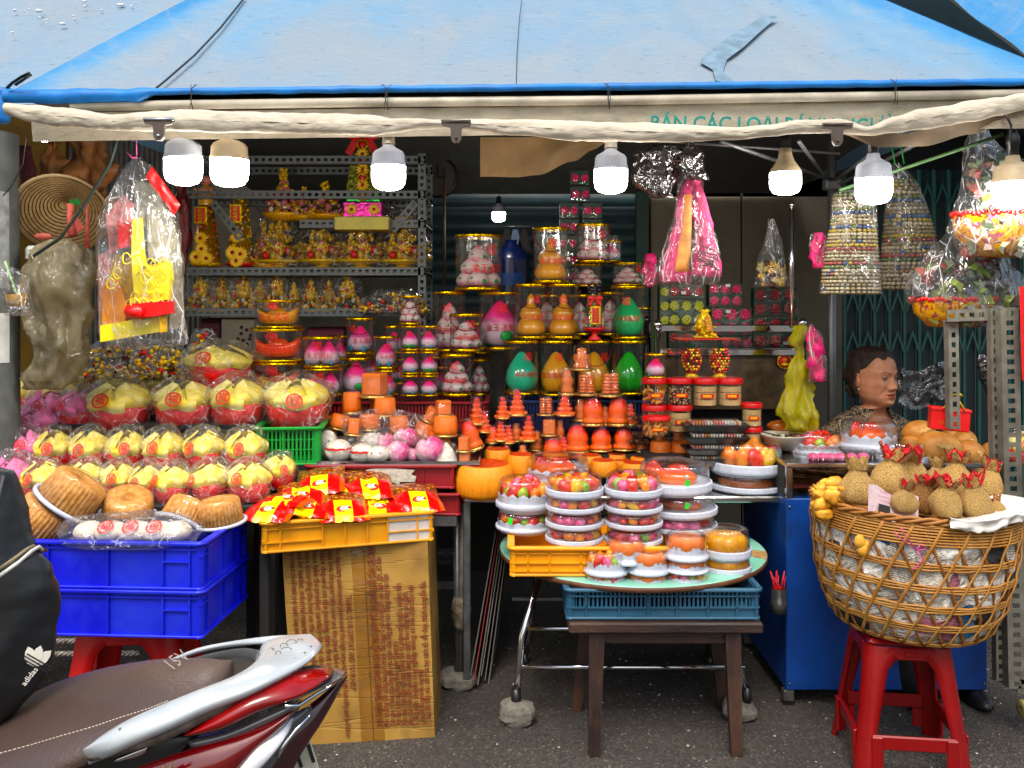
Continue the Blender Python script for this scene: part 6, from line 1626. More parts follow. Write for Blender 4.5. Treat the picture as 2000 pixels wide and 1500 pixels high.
t=thing('pineapple_case','clear case with a pair of glittering gold and red pineapples','ornament',P(1378,740,3.74))
w_=S(118,3.74);h_=S(80,3.74)
m_=MB();m_.box(-w_/2,w_/2,-.06,.06,0,.008,b=.002);o=obj('base',m_,mat('coral_red_base',C('#c9481f'),.4),t)
m_=MB();m_.box(-w_/2,w_/2,-.06,.06,h_-.007,h_,b=.002);obj('top_frame',m_,mat('coral_red_top',C('#b53a1c'),.4),t)
m_=MB();m_.box(-w_/2+.001,w_/2-.001,-.059,.059,.008,h_-.007);obj('window',m_,tubeclear,t)
prm=[gold,mat('red_sequin',C('#c02a1a'),.2,.8),mat('dark_sequin',C('#4a1d0c'),.3,.7)]
for s_ in(-1,1):
 m_=MB()
 for j in range(9):
  z=.03+j*.0115;q=.037*math.sin(math.pi*(j+1.5)/12)**.55
  for k in range(16):
   a=2*math.pi*(k+(j%2)*.5)/16;m_.blob((q*math.cos(a),q*math.sin(a),z),.0062,6,4,mi=rnd.choice([0,0,1,1,2]),smooth=False)
 o=obj('pineapple',m_,prm,t,(s_*.058,0,0))
 m_=MB()
 for k in range(14):
  a=2*math.pi*k/14;m_.add([(.006*math.cos(a+.8),.006*math.sin(a+.8),.13),(.026*math.cos(a),.026*math.sin(a),.152),(.006*math.cos(a-.8),.006*math.sin(a-.8),.13)],[(0,1,2)])
 obj('leaves',m_,leafg,o)
 m_=MB();m_.lathe([(.02,.03),(.018,.024),(.032,.01),(.03,.008),(0,.012)],16);obj('foot',m_,gold,o)
 # ---- biscuit jars
jarclear=tubeclear
biscm=[mat('golden_biscuit',C('#c98f4a'),.6,var=.15,bump=.4),mat('pale_wafer',C('#c2a271'),.7,var=.15,bump=.5),mat('dark_seed',C('#3b2016'),.6)]
def jar(lab,px,yt,yb,w,Y,fill):
 h,r=S(yb-yt,Y),S(w,Y)/2;t=thing('biscuit_jar',lab,'jar',P(px,yb,Y),0,'biscuit jars with red lids');rr=random.Random(px*3+int(yt))
 m_=MB();m_.lathe([(0,0),(r*.93,0),(r,.006),(r,h*.8)],28);obj('jar',m_,jarclear,t)
 m_=MB();m_.lathe([(r*1.02,h*.8),(r*1.03,h*.95),(r*.98,h),(0,h)],30);obj('lid',m_,mat('red_jar_lid',C('#b81418'),.3,var=.05)if 'RL' not in globals()else RL,t)
 m_=MB()
 if fill=='cashew':
  for i in range(34):
   a=rr.uniform(math.pi,2*math.pi);z=rr.uniform(.08,.72)*h;q=r*rr.uniform(.5,.8);c=Vector((q*math.cos(a),q*math.sin(a),z));d=Vector((rr.uniform(-1,1),rr.uniform(-.4,.4),rr.uniform(-1,1))).normalized()*r*.26
   m_.tube([c-d,c+Vector((0,0,r*.08)),c+d],[r*.09,r*.13,r*.09],7)
 elif fill=='seed':
  for i in range(200):
   a=rr.uniform(math.pi,2*math.pi);m_.blob((r*.86*math.cos(a),r*.86*math.sin(a),rr.uniform(.05,.75)*h),(.004,.003,.004),5,3,mi=rr.choice([1,1,2,2]),smooth=False)
  m_.lathe([(0,.04*h),(r*.85,.04*h),(r*.85,.76*h),(0,.76*h)],20,mi=2)
 else:
  for lv in range(3):
   for i in range(9):
    a=math.pi+math.pi*(i+.5)/9;m_.cbox((r*.76*math.cos(a),r*.76*math.sin(a),h*(.14+lv*.235)),(r*.3,r*.2,h*.215),1,b=.001,rz=a+math.pi/2+rr.uniform(-.1,.1))
 obj('biscuits',m_,biscm,t,kind='stuff')
 m_=MB();m_.lathe([(r*1.005,h*.3),(r*1.005,h*.46)],14,a0=R(-120),a1=R(-60));o=obj('sticker',m_,RL,t)
 m_=MB();m_.lathe([(r*1.012,h*.34),(r*1.012,h*.43)],10,a0=R(-112),a1=R(-72));obj('sticker_patch',m_,jyel,o)
 return t
RL=mat('red_jar_lid',C('#b81418'),.3,var=.05)
YR=3.66
jar('jar of cashew shaped biscuits under the small peach tub',1278,738,790,48,YR,'cashew')
jar('jar of dark melon seeds beside the cashew biscuits',1327,738,790,48,YR,'seed')
jar('jar of pale wafer sticks under the pineapple case, nearer the seeds',1377,738,792,50,YR,'wafer')
jar('jar of pale wafer sticks nearer the clear plastic bag',1425,738,792,50,YR,'wafer')
jar('lower jar of biscuits beneath the cashew jar',1278,790,842,48,YR,'cashew')
jar('lower jar beneath the seed jar',1327,790,842,48,YR,'wafer')
jar('wafer jar behind the top black tray corner',1468,786,832,40,YR-.02,'wafer')
jar('wafer jar below another at the black tray corner',1468,833,880,40,YR-.02,'wafer')
jar('low pale lidded jar before the clam boxes',1282,812,850,54,YR-.1,'cashew')
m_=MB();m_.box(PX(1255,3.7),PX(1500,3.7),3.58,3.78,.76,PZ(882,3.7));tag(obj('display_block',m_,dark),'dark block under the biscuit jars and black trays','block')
for k in range(4):
 m_=MB();m_.cbox((0,0,.012),(.09,.09,.022),b=.006);t=thing('clam_box','clear clam box of brown sweets, %s of four stacked'%('lowest','second','third','top')[k],'box',P(1243,866-k*15,3.74),0,'stacked clear clam boxes');obj('box',m_,lidclear,t)
 m_=MB()
 for i in range(14):m_.blob((rnd.uniform(-.035,.035),rnd.uniform(-.035,.03),.012),.009,6,4)
 obj('sweets',m_,mat('brown_sweets',C('#5a3a22'),.5)if k==0 else bpy.data.materials['brown_sweets'],t,kind='stuff')
stripe=[mat('pink_wafer',C('#d98d86'),.5),mat('white_wafer',C('#dad3c8'),.5),mat('orange_wafer',C('#c98452'),.5)]
for k,y in enumerate((828,851,873,893)):
 Y=3.56;t=thing('black_tray','%s black food tray of striped wafers under a clear ribbed lid'%('top','second','third','bottom')[k],'tray',P(1396,y,Y),0,'stacked black trays of wafers');w=S(124,Y)/2
 m_=MB();m_.add([(-w*.8,-.05,-.028),(w*.8,-.05,-.028),(w*.8,.05,-.028),(-w*.8,.05,-.028),(-w,-.062,-.004),(w,-.062,-.004),(w,.062,-.004),(-w,.062,-.004),(-w,-.062,.002),(w,-.062,.002),(w,.062,.002),(-w,.062,.002)],[(3,2,1,0),(0,1,5,4),(1,2,6,5),(2,3,7,6),(3,0,4,7),(4,5,9,8),(5,6,10,9),(6,7,11,10),(7,4,8,11),(8,9,10,11)]);obj('tray',m_,black,t)
 m_=MB()
 for i in range(17):m_.cbox((-w*.72+i*w*1.44/16,-.01,.008),(w*.055,.07,.014),rnd.choice([0,1,1,2]),b=.0008)
 obj('wafers',m_,stripe,t)
 m_=MB()
 for i in range(25):
  x=-w*.8+i*w*1.6/24;m_.tube([(x,-.05,.002),(x*.99,-.042,.017)],.0014,5)
 m_.box(-w*.82,w*.82,-.048,.05,.001,.019,b=.006);obj('lid',m_,lidclear,t)
 #  CABINET TOP, BREADS, BASKET
def gput(lab,px,ybot,wpx,Y,kind,hpx,rz=0.0):return cbox_(lab,px,ybot,wpx,Y,kind,hpx,rz,'sweets in clear boxes on the glass case')
gput('scalloped box with an orange red jelly fish in front of the seated woman',1697,892,112,3.42,'sfish',62,.2)
gput('small low box of honeyed nuts and dark dates next to the breads',1762,911,90,3.35,'pea',38)
gput('scalloped box of pink sweets behind the long ribbed box',1592,898,110,3.5,'s1mix',46,1)
t=thing('long_box','long clear ribbed box of bright pink sweets on a white base at the case front','box',P(1633,909,3.40),0,'sweets in clear boxes on the glass case')
w=S(166,3.4)
m_=MB();m_.box(-w/2,w/2,-.05,.06,0,.02,b=.005);obj('base',m_,wbase,t)
m_=MB();m_.box(-w*.45,w*.45,-.043,.052,.02,.066,b=.012)
for i in range(16):
 x=-w*.43+i*w*.86/15;m_.tube([(x,-.045,.022),(x,-.044,.055),(x,-.034,.067)],.0016,5)
obj('lid',m_,lidclear,t)
m_=MB()
for x in(-.09,-.055,-.02,.015,.055,.1):m_.blob((x,-.01,.033),(.022,.025,.017),12,8,amp=.15,seed=x*50)
obj('pink_sweets',m_,[fruitm[0]],t,kind='stuff')
t=thing('bowl','pale plastic bowl of leftovers with black chopsticks behind the sweet boxes','bowl',P(1533,876,3.62))
m_=MB();m_.lathe([(.05,0),(.06,.0),(.098,.055),(.102,.06),(.094,.056),(.06,.012),(0,.01)],32);obj('bowl',m_,mat('cream_bowl',C('#c9c2b2'),.35),t)
m_=MB();m_.tube([(.0,0,.05),(.085,-.04,.07)],.003,6);m_.tube([(-.1,-.03,.072),(-.02,0,.05)],.003,6);obj('chopsticks',m_,black,t)
m_=MB()
for i in range(30):m_.blob((rnd.uniform(-.07,.07),rnd.uniform(-.06,.05),.048),rnd.uniform(.004,.011),6,4,mi=rnd.randint(0,2),amp=.3,seed=i)
obj('leftovers',m_,[mat('pale_food',C('#a9a390'),.7),mat('green_food',C('#5d6a38'),.7),mat('brown_food',C('#6a4a30'),.7)],t,kind='stuff')
m_=MB();m_.blob((0,0,.02),(.062,.035,.024),20,12,fn=lambda q:1+.1*max(0,q.z));tag(obj('glazed_roll',m_,mat('glazed_orange_bread',C('#c0691b'),.3,var=.3,vs=20,coat=.6),None,P(1526,842,3.74)),'glazed orange bread roll behind the bowl','bread')
bread=mat('golden_bread_crust',C('#a9662a'),.55,var=.35,vs=14,c2=C('#d6a262'),bump=.35,bs=35,lo=.3,hi=.7)
crk=mat('pale_bread_crack',C('#dcb376'),.7)
def loaf(lab,px,py,w,h,Y,rz,seed,crack=True):
 t=thing('bread_roll',lab,'bread',P(px,py,Y),0,'crusty golden bread rolls',rot=(R(0),R(rz),0));a,b=S(w,Y)/2,S(h,Y)/2
 m_=MB();m_.blob((0,0,0),(a,b*1.05,b),26,18,amp=.13,ns=12,seed=seed,fn=lambda q:1+.05*abs(q.x)**3);obj('crust',m_,bread,t)
 if crack:
  m_=MB();m_.grid(lambda u,v:((u-.5)*a*1.0,-b*1.02*math.sqrt(max(0,1-((u-.5)*.9)**2-(.28+(v-.5)*.3*math.sin(math.pi*u))**2))-.003,b*(.28+(v-.5)*.3*math.sin(math.pi*u))+.003*math.sin(u*20)),14,4);obj('split',m_,crk,t)
for k,a in enumerate(((1796,843,62,46,3.52,-15,1,True),(1832,876,82,66,3.42,8,2,True),(1783,868,46,38,3.5,5,3,False),(1866,852,50,42,3.55,20,4,True),(1885,864,46,46,3.5,40,5,True),(1899,887,58,46,3.42,50,6,True),(1938,886,42,44,3.5,0,7,False),(1832,905,90,22,3.48,0,8,False))):
 loaf(('flat topped bread roll highest of the heap','largest round bread roll in the middle of the heap','small bread roll beside the jelly fish box','bread roll behind the plump oval one','bread roll with a pale split leaning back','plump oval bread roll at the case edge','bread roll cut off by the rusty rack post','flattened bread roll beneath the largest')[k],*a)
for k,a in enumerate(((1800,930,58,34,3.5,0,9,False),(1858,925,64,44,3.46,10,10,False),(1902,928,54,34,3.5,0,11,False))):
 loaf('bread roll inside the glass case, %s'%('first','middle, the biggest','nearest its end post')[k],*a)
 # ---- wicker basket
cane=mat('honey_bamboo_cane',C('#9c6a34'),.5,var=.3,vs=9,c2=C('#bb8c50'),dirt=.4,dirtc=C('#5c3a1c'))
caned=mat('brown_bamboo_cane',C('#7d4f26'),.55,var=.35,vs=9,c2=C('#9c6a38'))
BK=Vector((PX(1776,2.98),2.98,.436))
bsk=thing('wicker_basket','big open weave bamboo basket lined with newspaper on the dark red stool','basket',BK,rot=(0,R(1.6),R(0)),scale=.97)
bprof=[(0,.225),(.03,.252),(.1,.285),(.2,.31),(.32,.324),(.42,.327)]
def br_(z):
 for a,b in zip(bprof[:-1],bprof[1:]):
  if z<=b[0]:return a[1]+(b[1]-a[1])*(z-a[0])/(b[0]-a[0])
 return bprof[-1][1]
def bp_(a,z,o=0.0):r=br_(z)+o;return Vector((r*math.cos(a),r*math.sin(a),z))
def newsprint():
 m,nt,out=newmat('newspaper');L=nt.links.new
 b=N(nt,'ShaderNodeBsdfPrincipled');b.inputs['Roughness'].default_value=.8
 tc=N(nt,'ShaderNodeTexCoord')
 nw=N(nt,'ShaderNodeTexNoise');nw.inputs['Scale'].default_value=4;L(tc.outputs['Object'],nw.inputs['Vector'])
 va=N(nt,'ShaderNodeVectorMath',operation='MULTIPLY_ADD');va.inputs[1].default_value=(.12,.12,.12);L(nw.outputs['Color'],va.inputs[0]);L(tc.outputs['Object'],va.inputs[2])
 v1=N(nt,'ShaderNodeTexVoronoi',distance='MANHATTAN');v1.inputs['Scale'].default_value=13;L(va.outputs[0],v1.inputs['Vector'])
 sp_=N(nt,'ShaderNodeSeparateColor');L(v1.outputs['Color'],sp_.inputs[0])
 w1=N(nt,'ShaderNodeTexWave',bands_direction='Z');w1.inputs['Scale'].default_value=55;w1.inputs['Distortion'].default_value=.6;L(va.outputs[0],w1.inputs['Vector'])
 n2=N(nt,'ShaderNodeTexNoise');n2.inputs['Scale'].default_value=210;n2.inputs['Detail'].default_value=1;L(va.outputs[0],n2.inputs['Vector'])
 mu=N(nt,'ShaderNodeMath',operation='MULTIPLY');L(w1.outputs['Fac'],mu.inputs[0]);L(n2.outputs[0],mu.inputs[1])
 r1=ramp(nt,[(.36,C('#e6e2da')),(.42,C('#77736d')),(.6,C('#3c3936'))]);L(mu.outputs[0],r1.inputs[0])
 r2=ramp(nt,[(0,C('#d6d2ca')),(.62,C('#d0ccc6')),(.64,C('#2e2b2a')),(.73,C('#3d3a38')),(.74,C('#3c6fa3')),(.79,C('#a56a78')),(.84,C('#e0dcd5')),(1,C('#d6d2c8'))],'CONSTANT');L(sp_.outputs[0],r2.inputs[0])
 mx=N(nt,'ShaderNodeMix',data_type='RGBA',blend_type='MULTIPLY');mx.inputs['Factor'].default_value=1;L(r2.outputs[0],mx.inputs['A'])
 g2=N(nt,'ShaderNodeMath',operation='GREATER_THAN');g2.inputs[1].default_value=.35;L(sp_.outputs[1],g2.inputs[0])
 m3=N(nt,'ShaderNodeMix',data_type='RGBA');m3.inputs['A'].default_value=(1,1,1,1);L(g2.outputs[0],m3.inputs['Factor']);L(r1.outputs[0],m3.inputs['B']);L(m3.outputs['Result'],mx.inputs['B'])
 L(mx.outputs['Result'],b.inputs['Base Color'])
 n3=N(nt,'ShaderNodeTexNoise');n3.inputs['Scale'].default_value=16;n3.inputs['Distortion'].default_value=1.5;L(tc.outputs['Object'],n3.inputs['Vector'])
 bp=N(nt,'ShaderNodeBump');bp.inputs['Strength'].default_value=.9;bp.inputs['Distance'].default_value=.03;L(n3.outputs[0],bp.inputs['Height']);L(bp.outputs[0],b.inputs['Normal'])
 L(b.outputs[0],out.inputs[0]);return m
news=newsprint()
m_=MB();m_.grid(lambda u,v:bp_(u*2*math.pi,.005+v*.36,-.006+.012*nz((math.cos(u*6.283)*3,math.sin(u*6.283)*3,v*5),1,3)),90,18,cu=True);m_.lathe([(0,.004),(.23,.004)],30);obj('newspaper_liner',m_,news,bsk)
for lv,z in enumerate((.012,.072,.138,.206,.276)):
 for k in range(3 if lv else 2):
  m_=MB();zz=z+(k-1)*.0082
  m_.tube([bp_(2*math.pi*i/72,max(.003,zz+.0016*math.sin(i*1.7+k*2)),.001+.002*math.sin(i*math.pi/2+lv))for i in range(73)],.0046,6,flat=.8);obj('horizontal_cane',m_,cane,bsk)
for k in range(7):
 m_=MB();zz=.345+k*.0092
 m_.tube([bp_(2*math.pi*i/72,zz,.002)for i in range(73)],.0052,6,flat=.7);obj('horizontal_cane',m_,cane,bsk)
ND=24
for s_,dl,off in((1,.62,.0068),(-1,.62,.0)):
 m_=MB();m_.tube([bp_(s_*dl*(j/16)**.9,.004+.40*j/16,off+.003*math.sin(j*1.9))for j in range(17)],.0055,6,flat=.5)
 me=m_.mesh('diagonal_cane',cane if s_>0 else caned)
 for i in range(ND):
  obj('diagonal_cane',me,None,bsk,None,(0,0,2*math.pi*(i+rnd.uniform(-.1,.1))/ND))
for k in range(3):
 m_=MB();m_.tube([bp_(2*math.pi*i/144,.418+.008*math.sin(i*.55+k*2.09),.001+.008*math.cos(i*.55+k*2.09))for i in range(145)],.006,6);obj('braided_rim',m_,caned,bsk)
m_=MB();pinkt=mat('pink_plastic_string',C('#dd5f9c'),.4)
for(a0,z0),pts in(((-112,.33),((0,0),(-.05,.035),(-.07,.055))),((-112,.33),((0,0),(.02,-.03),(-.01,-.06))),((-112,.33),((0,0),(-.045,.055),(-.05,.07))),((-112,.33),((0,0),(.03,.006),(.01,.02),(0,0))),((-12,.32),((0,.03),(.01,-.01),(.0,-.04))),((-16,.32),((0,.03),(.006,0),(.015,-.045)))):
 c_=bp_(R(a0),z0,.014);m_.tube([c_+Vector((x,-.003,z))for x,z in pts],.0035,6,flat=.5)
obj('pink_tie',m_,pinkt,bsk,kind='stuff')
m_=MB()
def flapf(u,v):
 a=R(-97+u*112);z=.441-.006*math.sin(u*14);o=.026
 if v<.4:q=bp_(a,z,o-(.4-v)*.26);q.z-=(.4-v)*.05;return q
 q=bp_(a,z-(v-.4)*(.05+.016*math.sin(u*9)+.02*nz((u*22,0,0),1,5)),o+.02*nz((u*14,v*3,0),1,2));return q
m_.grid(flapf,110,12);obj('turned_paper',m_,mat('white_wax_paper',C('#d3cfc8'),.5,var=.06,bump=1.0,bs=30),bsk)
t=obj('newspaper_sheet',MB().grid(lambda u,v:(u*.17,.012*math.sin(u*4),v*.085+.008*math.sin(u*9)),12,6),mat('pinkish_newsprint',C('#c4aeb2'),.8,var=.12,vs=70,bump=.4),None,BK+Vector((-.235,-.245,.425)),(R(-22),R(17),R(10)))
tag(t,'pinkish newspaper page tucked in the basket front with a dark picture','paper')
me=text_mesh('CHUYEN TRANG DU LICH\nla mot trong nhung noi\nco nhieu mon ngon',.0135,bluei if 0 else mat('dull_red_print',C('#7d3850'),.8),align='LEFT',res=1)
o=obj('lettering',me,None,t,(.035,-.004,.058))
m_=MB();m_.box(.035,.075,-.004,-.001,.004,.034,b=.001);obj('printed_photo',m_,dark,t)
# ---- fried dough
fry=mat('sesame_fried_dough',C('#bd8a44'),.8,var=.35,vs=12,c2=C('#e8c485'),bump=.8,bs=24,lo=.3,hi=.6)
def deepbump(m,d):
 for n in m.node_tree.nodes:
  if n.type=='BUMP':n.inputs['Distance'].default_value=d
 return m
deepbump(fry,.05)
fryb=mat('crisp_orange_dough',C('#c98a2f'),.6,var=.3,vs=25,c2=C('#e0ad55'),bump=.8,bs=60)
fryd=deepbump(mat('brown_fried_dough',C('#7d5228'),.8,var=.3,vs=9,c2=C('#b08048'),bump=.8,bs=24,lo=.4,hi=.6),.05)
comb=deepbump(mat('crimson_comb',C('#c80f20'),.6,var=.2,vs=5,c2=C('#ec2a3e'),bump=.7,bs=6),.12)
def mk_fry(m,seed,red=True):
 t=thing('fried_dough_bag','x','fried dough')
 m_=MB();m_.lathe([(0,0),(.6,.0),(.88,.15),(1.0,.5),(.94,.85),(.76,1.15),(.54,1.4),(.40,1.6),(.44,1.75)],28,fn=lambda a,b,c:(a*(1+.3*nz((math.cos(c)*1.5,math.sin(c)*1.5,b),1,seed)+.09*nz((math.cos(c)*6,math.sin(c)*6,b*5),1,seed)),b));obj('pouch',m_,m,t)
 rr=random.Random(seed);m_=MB();m2=MB()
 for k in range(5):
  a=2*math.pi*k/5+rr.uniform(-.3,.3);tp=rr.uniform(.5,.95);ln=rr.uniform(.5,.85)
  d=Vector((math.cos(a),math.sin(a),0));s_=Vector((-math.sin(a),math.cos(a),0));b0=Vector((0,0,1.62))
  tip=b0+d*tp+Vector((0,0,ln))
  for q,off,ww in((m_,.0,.42),(m2,.03,.3)):
   o_=d*off-Vector((0,0,off))
   q.grid(lambda u,v:b0+o_+d*(.32+(tp-.32)*v)+Vector((0,0,ln*v**1.2))+s_*((u-.5)*2*ww*(1-v**2.2)**.6)+d*(.12*math.sin(math.pi*u)*(1-v))+Vector((.09,.09,.12))*nz((u*4,v*4,k),1,seed),6,6)
 obj('frilled_top',m_,comb if red else m,t);obj('frill_back',m2,m,t)
 return proto(t)
FR=[mk_fry(fry,1),mk_fry(fry,4),mk_fry(fryd,7),mk_fry(fry,9,False)]
gfr='fried dough bags heaped in the basket'
for k,(x,y,w,Y,i,rx,ry,l)in enumerate(((1672,985,78,2.88,3,0,-10,'plain fried dough bag without red behind the newspaper page'),(1728,968,84,2.98,0,-8,12,'tallest fried dough bag with red frills standing over the page'),(1765,1000,54,2.76,1,5,-4,'small fried dough bag with a red comb at the page edge'),(1800,1003,66,2.82,2,-6,10,'browner fried dough bag with deep red frills'),(1846,1010,70,2.76,0,0,-4,'fried dough bag standing upright over the turned white paper'),(1905,1008,72,2.78,1,0,8,'fried dough bag with a knotted top in the basket\'s outer side'),(1780,955,74,3.08,1,8,-12,'fried dough bag with red tips at the far rim'),(1868,968,74,3.06,0,6,10,'fried dough bag with a red frill fallen sideways at the back'),(1925,972,66,3.08,1,4,18,'fried dough bag with bright red tip at the back beside the outer one'),(1955,1012,40,2.86,0,20,34,'tiny red topped dough piece against the white paper'),(1830,952,50,3.14,3,0,0,'pale plain dough bag top seen at the far rim'))):
 s_=S(w,Y)/2;s_=(s_*.9,s_*.9,s_*1.06);put(FR[i],P(x,y,Y)-Vector((0,0,.0)),l,'fried dough',gfr,scale=s_,rot=(R(rx),R(ry),rnd.uniform(0,6)))
m_=MB()
for i in range(34):
 x,y=rnd.uniform(1592,1665),rnd.uniform(940,1003)
 c_=P(x,max(y,940+abs(x-1630)*.6),rnd.uniform(2.85,3.05));m_.blob(c_,(rnd.uniform(.015,.035),.02,rnd.uniform(.01,.022)),12,8,amp=.5,ns=50,seed=i)
tag(obj('fried_crackers',m_,fryb),'heap of crisp orange fried crackers at the near end of the basket','crackers')['kind']='stuff'
m_=MB();m_.lathe([(0,.40),(.325,.39)],40);obj('filling',m_,fryd,bsk)
m_=MB()
for x,y in((-.26,.325),(-.235,.315),(-.25,.3)):m_.blob((x,-.21,y),(.016,.014,.02),10,8,amp=.3)
obj('cracker_bits',m_,fryb,bsk,kind='stuff')
#  HANGING BAGS AND THINGS
wrapb=clear('big_clear_bag',(.95,.95,.94),.05,.5,.06,crinkle=1.0,cs=13,white=.95,ws=13,body=.03,bodyc=(.9,.9,.9),stretch=(1.6,1.6,.5))
def stations(tab,Y):return[(PZ(y,Y),PX(a,Y),PX(b,Y))for y,a,b in tab]
def hbag(name,lab,cat,tab,Y,m,depth=.4,amp=.025,seed=1,ns=8,n=36,group=None):
 t=thing(name,lab,cat,(0,0,0),0,group)
 m_=MB();m_.bag(stations(tab,Y),depth=depth,amp=amp,seed=seed,ns=ns,n=n,M=MT((0,Y,0)));obj('film',m_,m,t)
 return t
YB=3.18
t=hbag('paper_goods_bag','tall clear plastic bag stuffed with yellow paper offerings hanging by a pink string','bag',[(308,258,276),(325,248,296),(365,226,322),(420,200,344),(470,189,352),(540,187,360),(600,188,366),(650,190,371),(672,200,366),(684,238,280)],YB,wrapb,.35,.03,3)
ypm=mat('yellow_joss_paper',C('#e8cf1a'),.4,var=.25,vs=18,c2=C('#f6ea3c'),bump=.6,bs=30)
def quadp(mb,pts,Y,mi=0,th=.006,wob=.0):
 vv=[P(x,y,Y+rnd.uniform(-wob,wob))for x,y in pts];n=len(vv)
 vv+=[v+Vector((0,th,0))for v in vv]
 mb.add(vv,[tuple(range(n)),tuple(range(n,2*n))[::-1]]+[(i,i+n,(i+1)%n+n,(i+1)%n)for i in range(n)],mi)
mats_=[ypm,mat('ochre_paper',C('#b8901c'),.5,var=.3,vs=30,bump=.5),mat('pink_print_paper',C('#cf8a86'),.6,var=.35,vs=40),mat('grey_bag_lining',C('#a39c8a'),.4,var=.2,vs=30,bump=.8),mat('orange_roll',C('#d98a14'),.4),mat('bright_red_box',C('#d3202a'),.35)]
m_=MB()
quadp(m_,[(192,500),(225,480),(235,560),(215,660),(194,655)],YB+.03,2)
quadp(m_,[(205,420),(240,380),(262,400),(250,470),(215,500)],YB+.02,2);quadp(m_,[(228,430),(262,440),(256,480),(232,486)],YB-.01,5);quadp(m_,[(262,350),(300,360),(330,420),(300,470),(268,420)],YB+.04,3)
quadp(m_,[(200,560),(225,540),(250,600),(240,640),(200,640)],YB-.02,4,.01)
quadp(m_,[(225,495),(262,505),(262,660),(195,668),(196,600)],YB+.02,1)
quadp(m_,[(258,428),(274,425),(280,500),(290,540),(262,585),(256,500)],YB-.02,0,.02)
quadp(m_,[(280,520),(332,510),(336,545),(330,585),(290,590),(262,588),(262,540)],YB-.035,0,.02,.01)
quadp(m_,[(196,636),(310,615),(310,648),(196,668)],YB-.03,0,.03)
quadp(m_,[(248,594),(330,588),(332,612),(300,618),(248,622)],YB-.06,5,.05)
quadp(m_,[(285,400),(330,410),(352,480),(360,640),(330,645),(335,520),(290,505)],YB+.03,3)
quadp(m_,[(312,612),(326,610),(326,648),(312,650)],YB-.05,1)
obj('paper_goods',m_,mats_,t)
m_=MB()
for i in range(26):
 x,y=rnd.uniform(215,330),rnd.uniform(500,600)
 c_=P(x,y,YB-.04-rnd.uniform(0,.03));pts=[c_+Vector((.016*math.cos(q)*rnd.uniform(.7,1.2),0,.02*math.sin(q)))for q in[k*.7 for k in range(9)]]
 m_.tube(pts,.0022,5)
obj('paper_curls',m_,ypm,t,kind='stuff')
m_=MB();m_.tube([P(250,606,YB-.06),P(278,612,YB-.07)],.022,16);obj('red_roll',m_,mats_[5],t)
m_=MB();m_.grid(lambda u,v:P(285+55*v+12*u,345+75*v-20*u,YB-.05+.01*nz((u*3,v*6,0),1,3)),6,14);obj('red_ribbon',m_,redcl,t)
m_=MB();m_.tube([P(266,262,YB),P(267,305,YB)],.0018,5);m_.tube([P(246,296,YB-.01),P(258,308,YB-.01),P(268,308,YB-.01)],.0022,5);obj('string',m_,pinkt,t)
tanb=clear('tan_plastic_bag',(.62,.57,.44),.12,.6,.12,crinkle=1.0,cs=12,white=.55,ws=13,body=.62,bodyc=C('#a3987a'),stretch=(1.6,1.6,.55))
t=hbag('tan_bag','large crumpled translucent tan plastic bag beside the pole','bag',[(468,96,150),(490,55,172),(530,42,186),(570,48,186),(620,52,190),(660,42,182),(690,50,176),(740,40,150),(760,60,130)],3.3,tanb,.5,.055,6,6,96)
m_=MB();m_.bag(stations([(520,70,160),(600,66,168),(680,62,155)],3.3),depth=.4,amp=.04,seed=16,M=MT((0,3.31,0)));obj('contents',m_,mat('pale_paper_bundle',C('#8f8870'),.7,bump=.5),t)
t=thing('drink_cup','clear cup of yellow drink with a green straw hanging in a bag on the pole','cup',P(32,600,3.12))
m_=MB();m_.lathe([(.03,0),(.045,.1),(.047,.104)],20,cap0=True);obj('cup',m_,cupclear,t)
m_=MB();m_.lathe([(0,.003),(.029,.003),(.036,.045),(0,.045)],18);obj('drink',m_,mat('yellow_drink',C('#b08a2c'),.3),t)
m_=MB();m_.tube([(.01,0,.02),(-.04,0,.16)],.003,8);obj('straw',m_,mat('pale_green_straw',C('#9fd08a'),.4),t)
m_=MB();m_.bag([(.14,-.06,.0),(.11,-.055,.05),(.05,-.05,.05),(-.03,-.04,.05)],depth=.7,amp=.02,seed=2);obj('film',m_,wrapk,t)
t=thing('conical_hat','woven conical hat with dark rings turned to show its inside, hung beside the pole','hat',P(120,418,3.42),rot=(R(-88),R(0),R(0)))
m_=MB();m_.lathe([(0,.10),(.08,.06),(.17,0),(.167,-.003),(0,.085)],48)
ho=obj('hat',m_,mat('straw_weave',C('#c7a878'),.7,var=.15,vs=60,bump=.5),t)
t.rotation_euler=(MR(R(-24),3,'Y')@MR(R(-52),3,'X')).to_euler()
m_=MB()
for k in range(12):
 q=.02+k*.012;z=.085*(1-q/.167)-.003
 m_.lathe([(q-.0014,z-.0005),(q,z-.003),(q+.0014,z-.0015)],44)
obj('rings',m_,mat('dark_ring_thread',C('#3a2118'),.7),t)
m_=MB();m_.lathe([(.164,-.002),(.171,0),(.171,-.006),(.164,-.008)],44);obj('brim_band',m_,mat('pale_brim',C('#a58f6c'),.7),t)
pk=mat('salmon_pink_lace',C('#b5584c'),.6,var=.3,vs=40,bump=.6)
t=thing('pink_tassel','salmon pink tassels and a folded fan hanging in front of the conical hat','tassel')
m_=MB();m_.tube([P(138,398,3.3),P(136,430,3.3),P(142,460,3.3)],[.014,.01,.018],10);m_.tube([P(170,398,3.28),P(171,440,3.28),P(170,485,3.28)],[.005,.008,.01],8)
